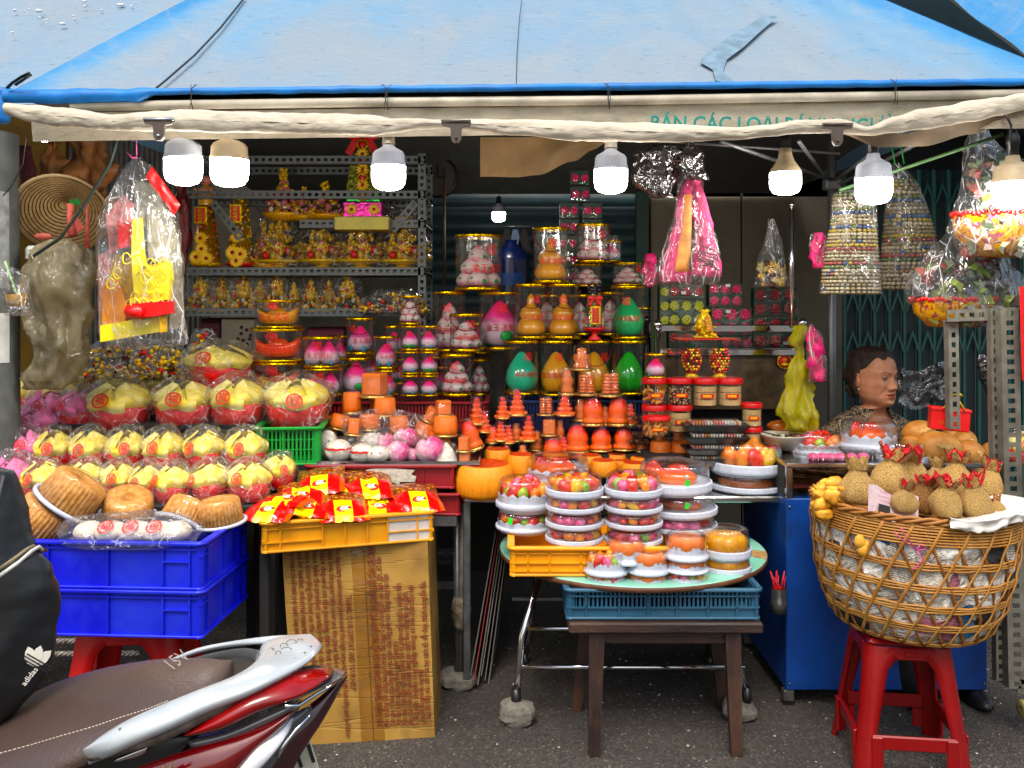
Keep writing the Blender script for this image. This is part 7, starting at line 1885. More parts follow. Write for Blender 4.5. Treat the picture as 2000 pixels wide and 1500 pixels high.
m_.add([P(148,418,3.31),P(165,445,3.31),P(140,466,3.31),P(122,452,3.31)],[(0,1,2,3)]);m_.blob(P(85,462,3.32),(.034,.01,.014),12,6,amp=.5);obj('tassel',m_,pk,t)
m_=MB()
for k in range(7):m_.add([P(134+k*3,400,3.295),P(137+k*3,386,3.29),P(139+k*3,400,3.295)],[(0,1,2)])
obj('green_top',m_,leafg,t)
m_=MB();m_.tube([P(232,262,3.1),P(215,320,3.12),P(165,400,3.14),P(118,465,3.16),P(66,500,3.2)],.006,8);tag(obj('green_strap',m_,mat('dark_green_strap',C('#24352a'),.6)),'dark green strap running slantwise past the conical hat','strap')
m_=MB();m_.tube([P(52,270,3.15),P(45,320,3.15),P(22,365,3.15),P(6,382,3.15)],.0022,6);tag(obj('thin_wire',m_,black),'thin dark wire sagging down in front of the utility pole','wire')
m_=MB();m_.box(-.05,.07,-.03,.05,-.03,.03,b=.012);tag(obj('white_container',m_,mat('pale_container',C('#c9cbc5'),.4),None,P(80,496,3.36)),'pale plastic container under the conical hat','container')
m_=MB();m_.bag(stations([(285,38,62),(330,40,68),(380,42,66),(405,48,58)],3.7),depth=.6,amp=.015,seed=3,pleat=.05,M=MT((0,3.7,0)));tag(obj('burgundy_cloth',m_,mat('burgundy_cloth',C('#48141c'),.8,bump=.4)),'burgundy cloth hanging beside the utility pole','cloth')
brn=mat('brown_crumpled_skin',C('#8a5c38'),.6,var=.5,vs=14,bump=1.0,bs=26)
for k,(tab,l)in enumerate((([(248,84,116),(290,86,118),(330,84,124),(380,84,120)],'narrow brown crumpled bundle hanging beside the burgundy cloth'),([(262,150,196),(300,138,220),(340,136,226),(372,150,205)],'wide brown crumpled bundle hanging above the conical hat'),([(370,150,205),(395,140,222),(440,160,212)],'low brown bundle behind the hat rim'))):
 t=hbag('brown_bundle',l,'bundle',tab,3.75,brn,.5,.07,5+k,12,40,'brown crumpled bundles')
m_=MB();m_.bag(stations([(355,344,358),(400,342,370),(470,346,368),(540,352,364)],4.2),depth=.8,amp=.03,ns=30,n=24,M=MT((0,4.2,0)));tag(obj('beaded_garland',m_,mat('dark_red_glitter',C('#5c1b1c'),.35,.3,.6,90,bump=1.0,bs=120)),'dark red glittering garland hanging between clear bag and shelf','garland')
blk=clear('smoky_black_film',(.35,.33,.33),.25,.7,.1,crinkle=1.0,cs=14,white=.12,ws=9,body=.25,bodyc=(.06,.05,.05))
t=hbag('black_bag','crumpled smoky black plastic bag hanging under the canopy beside the pink one','bag',[(284,1262,1330),(300,1238,1336),(330,1238,1322),(360,1250,1322),(385,1272,1318)],3.3,blk,.5,.05,3,10)
m_=MB()
for i in range(5):m_.blob(P(1262+i*12,318+(i%3)*18,3.32),(.03,.03,.04),10,8,amp=.3,seed=i)
obj('contents',m_,[mat('dim_maroon',C('#35100f'),.6)],t)
t=hbag('pink_noodle_bag','long clear bag of pink and tan netting hanging beside the steel bench','bag',[(282,1340,1358),(330,1334,1372),(370,1326,1374),(420,1314,1384),(480,1296,1402),(530,1284,1414),(556,1290,1400)],3.35,wrapb,.4,.02,8)
pkn=mat('pink_netting',C('#e0487c'),.5,var=.35,vs=50,bump=1.0,bs=90);tann=mat('tan_netting',C('#c98a52'),.6,var=.3,vs=20,bump=.5)
m_=MB();m_.bag(stations([(350,1338,1362),(420,1322,1352),(480,1304,1346),(550,1290,1352)],3.36),depth=.5,amp=.03,seed=2,ns=14,pleat=.06,M=MT((0,3.37,0)));m_.bag(stations([(360,1352,1368),(440,1356,1386),(500,1352,1402),(540,1350,1408)],3.36),depth=.4,amp=.03,seed=5,ns=14,pleat=.06,M=MT((0,3.35,0)));obj('pink_net',m_,pkn,t)
m_=MB();m_.bag(stations([(380,1336,1350),(460,1330,1350),(530,1318,1346)],3.3),depth=.5,amp=.01,seed=5,M=MT((0,3.3,0)));obj('tan_net',m_,tann,t)
m_=MB()
for i in range(9):m_.tube([P(1372+20*math.sin(i*2),480+i*5,3.27),P(1385+16*math.cos(i*3),492+i*3,3.265),P(1392+12*math.sin(i),505+i*3,3.27)],.0025,5)
obj('dark_knots',m_,mat('dark_grey_knots',C('#4a4642'),.6),t)
m_=MB();m_.bag(stations([(270,1344,1356),(300,1332,1368),(330,1320,1376),(352,1330,1395)],3.28),depth=.4,amp=.03,seed=12,M=MT((0,3.27,0)));tag(obj('smoky_wrap',m_,blk),'smoky plastic knot gathered above the pink netting bag','wrap')
for(tab,Y,l)in(([(495,1262,1285),(530,1252,1286),(560,1256,1280)],3.9,'pink net bundle behind the low peach tubs'),([(455,1585,1612),(480,1577,1618),(510,1580,1618),(525,1592,1612)],3.5,'small crimson net bag hanging beside the striped bead bag'),([(632,1578,1590),(660,1574,1610),(700,1576,1614),(745,1582,1612)],3.6,'magenta shredded net bag behind the yellow bag')):
 t=hbag('pink_net_bag',l,'bag',tab,Y,wrapb,.5,.015,4,group='small pink net bags')
 m_=MB();m_.bag([(a-.0,b+.008,c-.008)for a,b,c in stations(tab,Y)],depth=.42,amp=.03,seed=7,ns=26,M=MT((0,Y,0)));obj('netting',m_,mat('magenta_netting',C('#d8206a'),.5,var=.5,vs=40,bump=1.0,bs=80)if 'magenta_netting' not in bpy.data.materials else bpy.data.materials['magenta_netting'],t)
t=hbag('gold_goods_bag','clear bag with gold boxes hanging before the beige board','bag',[(428,1500,1512),(470,1492,1526),(520,1476,1536),(560,1466,1545)],3.8,wrapb,.5,.02,9)
m_=MB()
for i in range(40):m_.blob(P(rnd.uniform(1484,1532),rnd.uniform(515,556),3.8),rnd.uniform(.008,.02),7,5,mi=rnd.choice([0,1,2,2,5]),smooth=False)
obj('gold_goods',m_,goldbits,t,kind='stuff')
yb=clear('yellow_plastic_bag',(.8,.75,.15),.12,.6,.12,crinkle=1.0,cs=16,white=.35,ws=15,body=.62,bodyc=C('#cfc41c'),stretch=(1.6,1.6,.5))
t=hbag('yellow_bag','sagging yellow plastic bag hanging from the bench post','bag',[(636,1550,1562),(680,1548,1572),(720,1543,1582),(770,1530,1594),(810,1520,1604),(838,1530,1606),(850,1560,1596)],3.65,yb,.45,.045,5,13,90)
strm=[mat(n_,C(c_),.5,var=.1)for n_,c_ in(('beige_beads','#7c7058'),('green_beads','#5d663f'),('blue_beads','#3f4d6c'),('red_beads','#7c4038'),('ivory_beads','#968c74'),('yellow_beads','#8d7a3a'))]
def beads(lab,tab,Y,rows,seed):
 t=hbag('bead_roll_bag',lab,'bag',[tab[0]]+[(y,a-5,b+5)for y,a,b in tab[1:]],Y,wrapb,.5,.015,seed,group='bags of striped bead rolls')
 m_=MB();st=stations(tab[1:],Y);z0,z1=st[0][0],st[-1][0];rr=random.Random(seed)
 for j in range(rows):
  z=z0+(z1-z0)*(j+.5)/rows;f=(z-z0)/(z1-z0)*(len(st)-1);i=min(int(f),len(st)-2);q=f-i
  x0=st[i][1]*(1-q)+st[i+1][1]*q;x1=st[i][2]*(1-q)+st[i+1][2]*q;w=(x1-x0)/2;cx=(x0+x1)/2;nb_=int(math.pi*w/.02)
  mi=(1,0,0,4,1,2,0,4,0,2,5,4,0,0,5,3,0,4,0,3,1,4,0,0,4,0,4,0)[j%28]
  for k in range(nb_):
   a=math.pi+math.pi*(k+.5*((j//5)%2))/nb_;h2=abs(z1-z0)/rows/2
   m_.blob((cx+w*math.cos(a),Y+w*.5*math.sin(a),z),(.0105 if j%5 else .008,.0105,h2*1.02),7,4,mi=mi if rr.random()>.1 else rr.randint(0,5),smooth=True)
 obj('bead_rolls',m_,strm,t,kind='stuff')
beads('clear bag packed with striped bead rolls hanging closest to the tent post',[(362,1655,1668),(378,1632,1700),(450,1624,1708),(520,1612,1712),(575,1606,1716)],3.4,28,1)
beads('darker bag of striped bead rolls hanging behind the first',[(318,1745,1760),(350,1738,1782),(420,1732,1812),(500,1724,1832),(566,1714,1812)],3.5,28,2)
for k in(1740,1758):
 m_=MB();m_.tube([P(k,275,3.4),P(k+8,320,3.4)],.006,6,flat=.3);tag(obj('green_string',m_,leafg),'green string tying up the bead roll bags, %s one'%('inner' if k==1740 else 'outer'),'string')
ppm=[mat('sage_folded_paper',C('#5f6b56'),.6),mat('olive_folded_paper',C('#5f6b34'),.6),mat('grey_folded_paper',C('#6f6e68'),.6),mat('brown_folded_paper',C('#553e33'),.6),mat('rose_folded_paper',C('#7c403a'),.6)]
trm=[]
def tray_mat():
 m,nt,out=newmat('yellow_red_patterned_tray');L=nt.links.new
 b=N(nt,'ShaderNodeBsdfPrincipled');b.inputs['Roughness'].default_value=.3
 tc=N(nt,'ShaderNodeTexCoord');v=N(nt,'ShaderNodeTexVoronoi');v.inputs['Scale'].default_value=55;L(tc.outputs['Object'],v.inputs['Vector'])
 r=ramp(nt,[(0,C('#8a1a16')),(.18,C('#a9541a')),(.3,C('#b5881a')),(.62,C('#b5881a')),(.75,C('#8c2c16'))]);L(v.outputs['Distance'],r.inputs[0])
 r2=ramp(nt,[(0,0),(.84,0),(.86,.8)],'CONSTANT');sp_=N(nt,'ShaderNodeSeparateColor');L(v.outputs['Color'],sp_.inputs[0]);L(sp_.outputs[0],r2.inputs[0])
 mx=N(nt,'ShaderNodeMix',data_type='RGBA');mx.inputs['B'].default_value=(*C('#7a2a5c'),1);L(r2.outputs[0],mx.inputs['Factor']);L(r.outputs[0],mx.inputs['A']);L(mx.outputs['Result'],b.inputs['Base Color'])
 L(b.outputs[0],out.inputs[0]);return m
tym=tray_mat();trr=mat('red_tray_edge',C('#a81e1a'),.35,var=.2,vs=60)
def fold_bag(lab,tab,Y,n,tray,seed):
 t=hbag('folded_paper_bag',lab,'bag',tab,Y,wrapb,.45,.03,seed,group='clear bags of folded paper over patterned trays')
 rr=random.Random(seed);st=stations(tab,Y);m_=MB();z0,z1=st[1][0],st[-1][0]
 for i in range(n):
  f=rr.uniform(.12,.98);z=z0+(z1-z0)*f;x0=st[0][1];
  for a,b in zip(st[:-1],st[1:]):
   if b[0]<=z<=a[0]:
    q=(a[0]-z)/(a[0]-b[0]+1e-6);x0=a[1]+(b[1]-a[1])*q;x1=a[2]+(b[2]-a[2])*q
  x=rr.uniform(x0+.02,x1-.02);s_=rr.uniform(.016,.032)
  E_=Euler((rr.uniform(-.8,.8),rr.uniform(-1.5,1.5),rr.uniform(-1,1))).to_matrix().to_4x4();M=MT((x,Y-rr.uniform(0,.09)*(1 if abs(x-(x0+x1)/2)<(x1-x0)*.3 else .4),z))@E_
  m_.add([(-s_,0,-s_*.5),(0,-s_*.6,-s_*.3),(s_,0,-s_*.5),(s_*.7,s_*.2,s_*.6),(0,-s_*.3,s_*.4),(-s_*.7,s_*.2,s_*.6)],[(0,1,4,5),(1,2,3,4)],rr.choice([0,0,0,1,2,2,3,4]if seed%2 else[0,1,1,2,3,3,4]),False,M)
 obj('folded_paper',m_,ppm,t,kind='stuff')
 (x0,x1,ya,yb_)=tray;cx,w=(x0+x1)/2,(x1-x0)/2
 c_=P(cx,ya,Y);rr_=S(w,Y);m_=MB()
 dep=S(yb_-ya,Y)
 m_.lathe([(rr_,0),(rr_*.93,-dep*.45),(rr_*.6,-dep),(0,-dep*1.02)],48,fn=lambda a,b,c:(a*(1+.02*abs(math.sin(c*8))),b+(.008*abs(math.sin(c*8))if b>-.001 else 0)));o=obj('tray',m_,tym,t,(c_.x,Y,c_.z));o.scale=(1,.5,1)
 m_=MB()
 for k in range(60):
  a=2*math.pi*k/60;m_.blob((rr_*1.0*math.cos(a),rr_*math.sin(a),.004+.008*abs(math.sin(a*8))),.0095,6,4)
 o2=obj('beaded_edge',m_,trr,o)
fold_bag('big clear bag of folded sage green paper over a bright yellow and red tray',[(236,1895,1925),(290,1886,1950),(340,1880,2010),(400,1862,2050),(450,1852,2060),(500,1880,2050)],3.15,150,(1862,2050,424,502),3)
fold_bag('lower clear bag of olive and rose folded paper over a patterned tray by the rack',[(455,1850,1870),(490,1812,1960),(540,1780,1990),(590,1772,2000),(635,1830,1960)],3.28,170,(1782,1946,590,638),4)
m_=MB();m_.bag(stations([(250,1895,1925),(285,1882,1900),(298,1878,1888)],3.1),depth=.3,amp=.02,seed=2,M=MT((0,3.1,0)));tag(obj('film_corner',m_,wrapb),'twisted film corner knotted over the sage paper bag','film')
m_=MB();m_.add([P(1991,560,3.06),P(2030,560,3.06),P(2030,760,3.06),P(1996,742,3.06),P(2030,560,3.08),P(1991,560,3.08)],[(0,1,2,3)]);tag(obj('red_hanging',m_,redcl),'red paper strip hanging at the picture edge beside the rack','paper')
t=thing('red_carton','red carton hung from the rack post by a yellow strap','carton',P(1853,818,3.26),rot=(0,R(4),R(-12)))
m_=MB();m_.box(-.065,.065,-.03,.03,-.04,.042,b=.003);obj('carton',m_,mat('glossy_red_carton',C('#c8101c'),.35,var=.08,coat=.3),t)
m_=MB();m_.box(-.068,.068,-.033,.033,.03,.04,b=.002);obj('lid_edge',m_,redcl,t)
o=obj('lettering',text_mesh('TRA SEN',.016,redoutline,res=1),None,t,(-.01,-.0315,-.012))
m_=MB();m_.tube([(-.03,-.034,.04),(.01,-.03,.09),(.045,-.034,.035)],.003,6);m_.tube([(.0,-.03,.09),(.02,-.045,.096),(.03,-.03,.09)],.004,6);obj('strap',m_,mat('yellow_strap',C('#d6c12c'),.4),t)
t=hbag('dark_film_bag','dim grey plastic bag hanging deep behind the rack','bag',[(690,1915,1925),(715,1910,1945),(760,1918,1958),(780,1928,1950)],3.9,blk,.6,.03,6)
m_=MB();m_.grid(lambda u,v:P(1755+100*u,715+75*v+10*math.sin(u*5),4.0+.05*nz((u*4,v*4,0),1,3)),20,16);tag(obj('dark_sheet',m_,blk),'sheet of smoky film hanging beyond the seated woman','film')
lot('lotus cake beyond the rack at the picture edge',1995,845,905,66,3.5)
t=thing('water_bottle','big blue ribbed water bottle standing deep in the shop','bottle',P(998,600,5.2),scale=(.85,.85,.78))
m_=MB();m_.lathe([(0,0),(.125,0),(.13,.02)]+[(.13-.006*(k%2),.03+k*.02)for k in range(18)]+[(.1,.42),(.04,.47),(.04,.5),(0,.5)],28);obj('bottle',m_,mat('deep_blue_plastic',C('#06143c'),.3,coat=.2),t)
m_=MB();m_.lathe([(.132,.16),(.132,.25)],16,a0=R(-120),a1=R(-50));obj('label',m_,mat('light_blue_label',C('#123a72'),.5),t)
m_=MB();m_.box(PX(860,5.2),PX(1050,5.2),5.0,5.5,0,PZ(600,5.2));tag(obj('cupboard',m_,dark),'dark low cupboard under the blue water bottle','cupboard')
t=thing('wall_clock','dim round wall clock beside the slotted shelf post','clock',P(855,347,5.6))
m_=MB();m_.lathe([(.115,0),(.13,0),(.13,.03),(.115,.03)],36,M=MR(R(90),4,'X'));obj('rim',m_,mat('dark_bronze',C('#33271f'),.4,.5),t)
m_=MB();m_.lathe([(0,.01),(.116,.01)],30,M=MR(R(90),4,'X'),smooth=False);obj('dial',m_,mat('dim_dial',C('#4a443e'),.5),t)
m_=MB();m_.box(-.004,.004,-.016,-.013,0,.08);m_.box(0,.06,-.016,-.013,-.004,.004);obj('hands',m_,black,t)
m_=MB();m_.tube([P(868,330,4.9),P(868,560,4.9)],.008,8);tag(obj('brown_pole',m_,mat('brown_pole',C('#5a4336'),.5)),'thin brown upright pole behind the tub stack','pole')
t=thing('clothes_rail','pale hangers and dark clothes on a rail behind the gourd tub','rail',P(1000,442,5.3))
m_=MB();m_.tube([(-.1,0,0),(.14,0,0)],.006,6);obj('rail',m_,steel,t)
for k,x in enumerate((-.03,.02,.07)):
 m_=MB();m_.prism([(x-.04,-.14),(x-.015,-.02),(x+.015,-.02),(x+.04,-.14)],-.01,.01);obj('garment',m_,mat('pale_blue_cloth',C('#5b6a80'),.8)if k==1 else dark,t)
for k,(x0,x1,y0,y1,Y,c_,l)in enumerate(((432,500,622,690,4.35,'#7d7264','grey cardboard carton with printed leaf dots on the bottom shelf'),(392,430,622,660,4.4,'#4a1418','dark red box beside the grey carton'),(600,672,640,700,4.5,'#6d2a3c','dim maroon carton behind the two-peach tubs'))):
 m_=MB();m_.box(PX(x0,Y),PX(x1,Y),Y,Y+.2,PZ(y1,Y),PZ(y0,Y),b=.004);o=tag(obj('carton',m_,mat('carton_%s'%('grey','dark_red','maroon')[k],C(c_),.8,dirt=.3)),l,'carton')
 if k==0:
  m_=MB()
  for i in range(9):m_.blob((PX(480,Y)+.04*math.cos(i*.7)*(.6+.4*(i%2)),Y-.001,PZ(655,Y)+.045*math.sin(i*.7)*(.6+.4*(i%2))),(.009,.002,.009),8,5)
  obj('printed_dots',m_,dark,o)
m_=MB();m_.box(PX(940,4.5),PX(985,4.5),4.4,4.8,.9,PZ(684,4.5),b=.004);m_.box(PX(938,4.5),PX(988,4.5),4.39,4.4,PZ(694,4.5),PZ(684,4.5));tag(obj('drawer_unit',m_,mat('mottled_grey_drawer',C('#57524a'),.5,var=.4,vs=14)),'mottled grey drawer unit between the peach and pear tubs','drawers')
#  SEATED WOMAN
PY=3.74
pc=P(1708,789,PY)
per=thing('person','seated woman in a dark floral blouse with tied back hair, looking aside past the breads','person',(pc.x,PY,pc.z))
SL=[(.228,.012,.004,.004,.004),(.224,.012,.03,.034,.034),(.214,.011,.052,.058,.058),(.195,.01,.068,.078,.078),(.17,.01,.077,.089,.089),(.145,.01,.080,.092,.092),(.12,.01,.080,.092,.092),(.09,.01,.080,.091,.086),(.06,.008,.077,.089,.074),(.035,.004,.068,.088,.062),(.018,0,.056,.085,.055),(.004,0,.043,.078,.052),(-.006,0,.038,.06,.052),(-.018,.012,.056,.05,.062),(-.032,.024,.075,.052,.072),(-.046,.034,.11,.058,.08),(-.062,.038,.145,.068,.088),(-.085,.038,.175,.082,.096),(-.12,.034,.198,.098,.104),(-.17,.028,.21,.11,.11),(-.25,.024,.212,.118,.112),(-.4,.024,.2,.13,.12),(-.56,.024,.19,.14,.13),(-.62,.024,.19,.14,.13)]
HY,BYW=R(29),R(14)
def slc(z):
 for a,b in zip(SL[:-1],SL[1:]):
  if z>=b[0]:
   t=(a[0]-z)/(a[0]-b[0]);return[a[k]+(b[k]-a[k])*t for k in range(1,5)]
 return list(SL[-1][1:])
def gs(x,c,s):return math.exp(-((x-c)/s)**2)
def yaw(z):
 t=min(1,max(0,(z+.045)/.05));t=t*t*(3-2*t);return BYW+(HY-BYW)*t
def tilt(p,z):
 if z>-.04:
  k=min(1,(z+.04)/.06);a=R(4)*k
  y,zz=p.y,p.z;return Vector((p.x,y*math.cos(a)-(zz)*math.sin(a)*.6,zz*math.cos(a)+y*math.sin(a)))
 return p
def skin_pt(a,z,off=0.0,feat=True):
 yc,rx,rf,rb=slc(z)
 ca,sa=math.cos(a),math.sin(a)
 ry=rf if sa<0 else rb
 x,y=(rx+off)*ca,(ry+off)*sa
 if z>-.02 and z<.2 and sa<0:
  n_=2.08;k=(abs(ca)**n_+abs(sa)**n_)**(-1/n_);x,y=(rx+off)*ca*k,(ry+off)*sa*k
 p=Vector((x,y+yc,z))
 if feat and sa<.2 and z>-.02:
  ax=abs(x);f=0
  f+=.006*gs(z,.138,.012)*gs(ax,.03,.03)
  f-=.0085*gs(z,.118,.011)*gs(ax,.033,.017)
  f+=.0055*gs(z,.117,.0055)*gs(ax,.033,.013)
  f+=.009*gs(ax,0,.011)*gs(z,.105,.02)
  f+=.025*gs(ax,0,.0135)*gs(z,.082,.0135)
  f+=.010*gs(ax,.0155,.0075)*gs(z,.078,.009)
  f-=.004*gs(ax,0,.012)*gs(z,.066,.004)
  f+=.009*gs(ax,.042,.02)*gs(z,.088,.02)
  f-=.0035*gs(ax-.014-(.085-z)*.45,.012,.0045)*gs(z,.062,.02)
  f+=.0075*gs(ax,0,.024)*gs(z,.055,.006)
  f+=.0085*gs(ax,0,.021)*gs(z,.041,.006)
  f-=.010*gs(ax,0,.021)*gs(z,.0485,.0024)
  f-=.003*gs(ax,0,.02)*gs(z,.03,.005)
  f+=.006*gs(ax,0,.02)*gs(z,.014,.01)
  f+=.004*gs(ax,.048,.016)*gs(z,.03,.014)
  p.y-=f*max(0,-sa)**.35
 p=tilt(p,z)
 w=yaw(z);c,s=math.cos(w),math.sin(w)
 return Vector((p.x*c-p.y*s,p.x*s+p.y*c,p.z))
skinm=mat('warm_brown_skin',C('#bb8466'),.42,var=.14,vs=26,bump=.35,bs=120,sss=.12,spec=.4)
lipm=mat('muted_red_lips',C('#a04a3c'),.35)
NA=150;zs=[]
z=.228
while z>-.02:zs.append(z);z-=.0022
while z>-.62:zs.append(z);z-=.01 if z<-.1 else .005
m_=MB()
vv=[skin_pt(2*math.pi*i/NA,zz)for zz in zs for i in range(NA)]
ff=[];fm=[]
for j in range(len(zs)-1):
 for i in range(NA):
  i2=(i+1)%NA;ff.append((j*NA+i,(j+1)*NA+i,(j+1)*NA+i2,j*NA+i2))
  a=2*math.pi*(i+.5)/NA;yc,rx,rf,rb=slc(zs[j]);x=rx*math.cos(a)
  lip=math.sin(a)<0 and abs(x)<.023 and abs(zs[j]-.048)<(.0105-.0085*(abs(x)/.023)**1.6+(0.001 if abs(x)>.004 else-.001))
  fm.append(1 if lip else 0)
o0=len(m_.f);m_.add(vv,ff,0,True);m_.m=fm[:]
m_.add([vv[i]for i in range(NA)],[tuple(range(NA))],0,True)
Mh=MR(HY,4,'Z')
def earf(q):return 1-.35*max(0,q.x)*(1 if abs(q.z)<.6 else .4)
for s_ in(-1,1):
 Me=Mh@MT((s_*.081,.018,.098))@MR(s_*R(22),4,'Z')
 m_.blob((0,0,0),(.009,.019,.032),16,14,0,Me,fn=lambda q:1-.3*math.exp(-((q.y)**2+(q.z-.15)**2)/.18)*(1 if q.x*s_>0 else 0)-.12*max(0,-q.z))
 m_.tube([(0,.0,-.02),(s_*.004,.012,-.008),(s_*.006,.018,.01),(s_*.006,.008,.028),(s_*.004,-.008,.03),(0,-.016,.018)],.0036,8,0,Me)
Mb=MR(BYW,4,'Z')
for s_ in(-1,1):
 m_.tube([Mb@Vector(p)for p in((s_*.18,.03,-.14),(s_*.22,.03,-.28),(s_*.235,.0,-.43),(s_*.18,-.13,-.47),(s_*.1,-.22,-.48))],[.052,.05,.042,.034,.027],16,0)
 h0=Mb@Vector((s_*.1,-.22,-.48));m_.blob(h0+Vector((-s_*.02,-.04,0)),(.035,.045,.016),14,8)
 for k in range(4):
  b0=h0+Vector((-s_*(.002+k*.015),-.075,0));L_=(.055,.065,.06,.045)[k]
  m_.tube([b0,b0+Vector((0,-L_*.5,.004)),b0+Vector((0,-L_*.9,-.012))],[.009,.008,.006],8)
 m_.tube([h0+Vector((-s_*.045,-.02,0)),h0+Vector((-s_*.07,-.05,.002)),h0+Vector((-s_*.075,-.075,-.006))],[.011,.009,.007],8)
obj('body',m_,[skinm,lipm],per)
trou=mat('dark_trousers',C('#1b1a1e'),.8)
m_=MB()
for s_ in(-1,1):
 m_.tube([Mb@Vector(p)for p in((s_*.1,.03,-.6),(s_*.12,-.2,-.6),(s_*.12,-.38,-.6),(s_*.12,-.38,-.9),(s_*.12,-.36,-1.02))],[.1,.085,.065,.055,.045],16)
m_.blob((0,.05,-.58),(.2,.17,.1),18,10)
obj('trousers',m_,trou,per)
m_=MB()
for s_ in(-1,1):
 m_=MB();m_.blob(Mb@Vector((s_*.12,-.42,-1.05)),(.045,.12,.035),12,8);obj('shoe',m_,black,per)
ew=mat('eye_white',C('#776a62'),.4,var=.03);ei=mat('dark_iris',C('#1c0f0a'),.15,coat=.8)
for s_ in(-1,1):
 t_=Vector((s_*.033,-.0665,.1185));t_=tilt(t_,t_.z);q=Mh@t_
 m_=MB();m_.blob((0,0,0),(.0118,.0118,.0118),18,14);o=obj('eyeball',m_,ew,per,q)
 dv=(Mh@Vector((.3,-1,.03))).normalized();m_=MB();m_.blob(dv*.0062,.0072,14,12);obj('iris',m_,ei,o)
 for up in(1,-1):
  m_=MB()
  def lid(u,v):
   a=math.pi*(.06+.88*u);b=up*R(74-50*v*math.sin(math.pi*u)**.5)if up>0 else-R(74-40*v*math.sin(math.pi*u)**.5)
   r=.0132
   return Mh@Vector((-r*math.cos(a)*math.cos(b*.9),-r*math.sin(a)*math.cos(b),r*math.sin(b)))
  m_.grid(lid,16,8);obj('eyelid',m_,skinm,o)
 m_=MB();m_.tube([Mh@tilt(Vector((s_*(.033+x),-.0665-.0128*math.cos(x/.0125),.1185+z_)),.12)-Mh@Vector((0,0,0))for x,z_ in((-.0125,-.001),(-.006,.0045),(0,.006),(.007,.0048),(.0135,0))],.0011,6);obj('lash_line',m_,ei,per)
 m_=MB();m_.tube([skin_pt(math.atan2(-1,s_*x/.06),z_,.001)for x,z_ in((.012,.1365),(.022,.142),(.034,.1435),(.048,.138))],[.0018,.0028,.0026,.001],6,flat=.6);obj('eyebrow',m_,mat('thin_brow',C('#1c0f0a'),.8)if s_<0 else bpy.data.materials['thin_brow'],per)
m_=MB();m_.blob(Mh@Vector((-.09,.004,.066)),.004,8,6);m_.blob(Mh@Vector((.09,.004,.066)),.004,8,6);obj('earrings',m_,mat('pearl',C('#d8cfc0'),.2),per)
hairm=mat('dark_brown_hair',C('#1a100c'),.5,var=.7,vs=6,bump=1.0,bs=14,stretch=(6,6,34),c2=C('#3d281e'))
def hair_th(a,z):
 f=-math.sin(a)
 line=(.196 if f>.75 else .196-.055*(.75-f)/.75 if f>0 else .141-.11*min(1,-f*3.0))+.006*math.sin(a*7)
 k=min(1,max(0,(z-line)/.014+.5));k=k*k*(3-2*k)
 return-.012+k*(.0165+.014*max(0,-f)+.006*min(1,max(0,(z-line)/.03))+.0012*math.sin(a*43+z*60)+.004*nz((a*3,z*30,0),1,3))
m_=MB();zh=[.228-i*.0045 for i in range(50)]
vv=[skin_pt(2*math.pi*i/NA,zz,hair_th(2*math.pi*i/NA,zz),False)+Vector((0,0,.012*max(0,(zz-.19)/.04)if hair_th(2*math.pi*i/NA,zz)>0 else 0))for zz in zh for i in range(NA)]
ff=[(j*NA+i,(j+1)*NA+i,(j+1)*NA+(i+1)%NA,j*NA+(i+1)%NA)for j in range(len(zh)-1)for i in range(NA)]
m_.add(vv,ff,0,True);m_.add([vv[i]for i in range(NA)],[tuple(range(NA))],0,True)
m_.blob(Mh@Vector((.0,.095,.11)),(.05,.035,.05),22,16,amp=.35,ns=50);m_.blob(Mh@Vector((-.02,.09,.065)),(.036,.028,.035),18,12,amp=.4,ns=60,seed=4)
rr=random.Random(5)
for i in range(260):
 a=rr.uniform(0,2*math.pi);z0=rr.uniform(.12,.225)
 if hair_th(a,z0)<.01:continue
 p0=skin_pt(a,z0,.013,False);m_.tube([p0,p0+Vector((rr.uniform(-.015,.015),rr.uniform(-.01,.01),rr.uniform(.004,.014))),p0+Vector((rr.uniform(-.03,.03),rr.uniform(-.02,.02),rr.uniform(-.006,.012)))],.0006,3)
obj('hair',m_,hairm,per)
m_=MB();m_.tube([Mh@Vector((-.05,.08,.13)),Mh@Vector((-.06,.1,.1)),Mh@Vector((-.05,.1,.07))],.006,6,flat=.5);obj('hair_clasp',m_,black,per)
m_=MB()
for i in range(40):
 a=R(200+140*i/39);zz=-.03-.10*math.sin(math.pi*i/39)**.8
 m_.blob(skin_pt(a,zz,.003,False),.0026,6,4)
m_.blob(skin_pt(R(270),-.145,.005,False),.005,8,6);obj('necklace',m_,mat('gold_chain',C('#c9a765'),.3,.8),per)
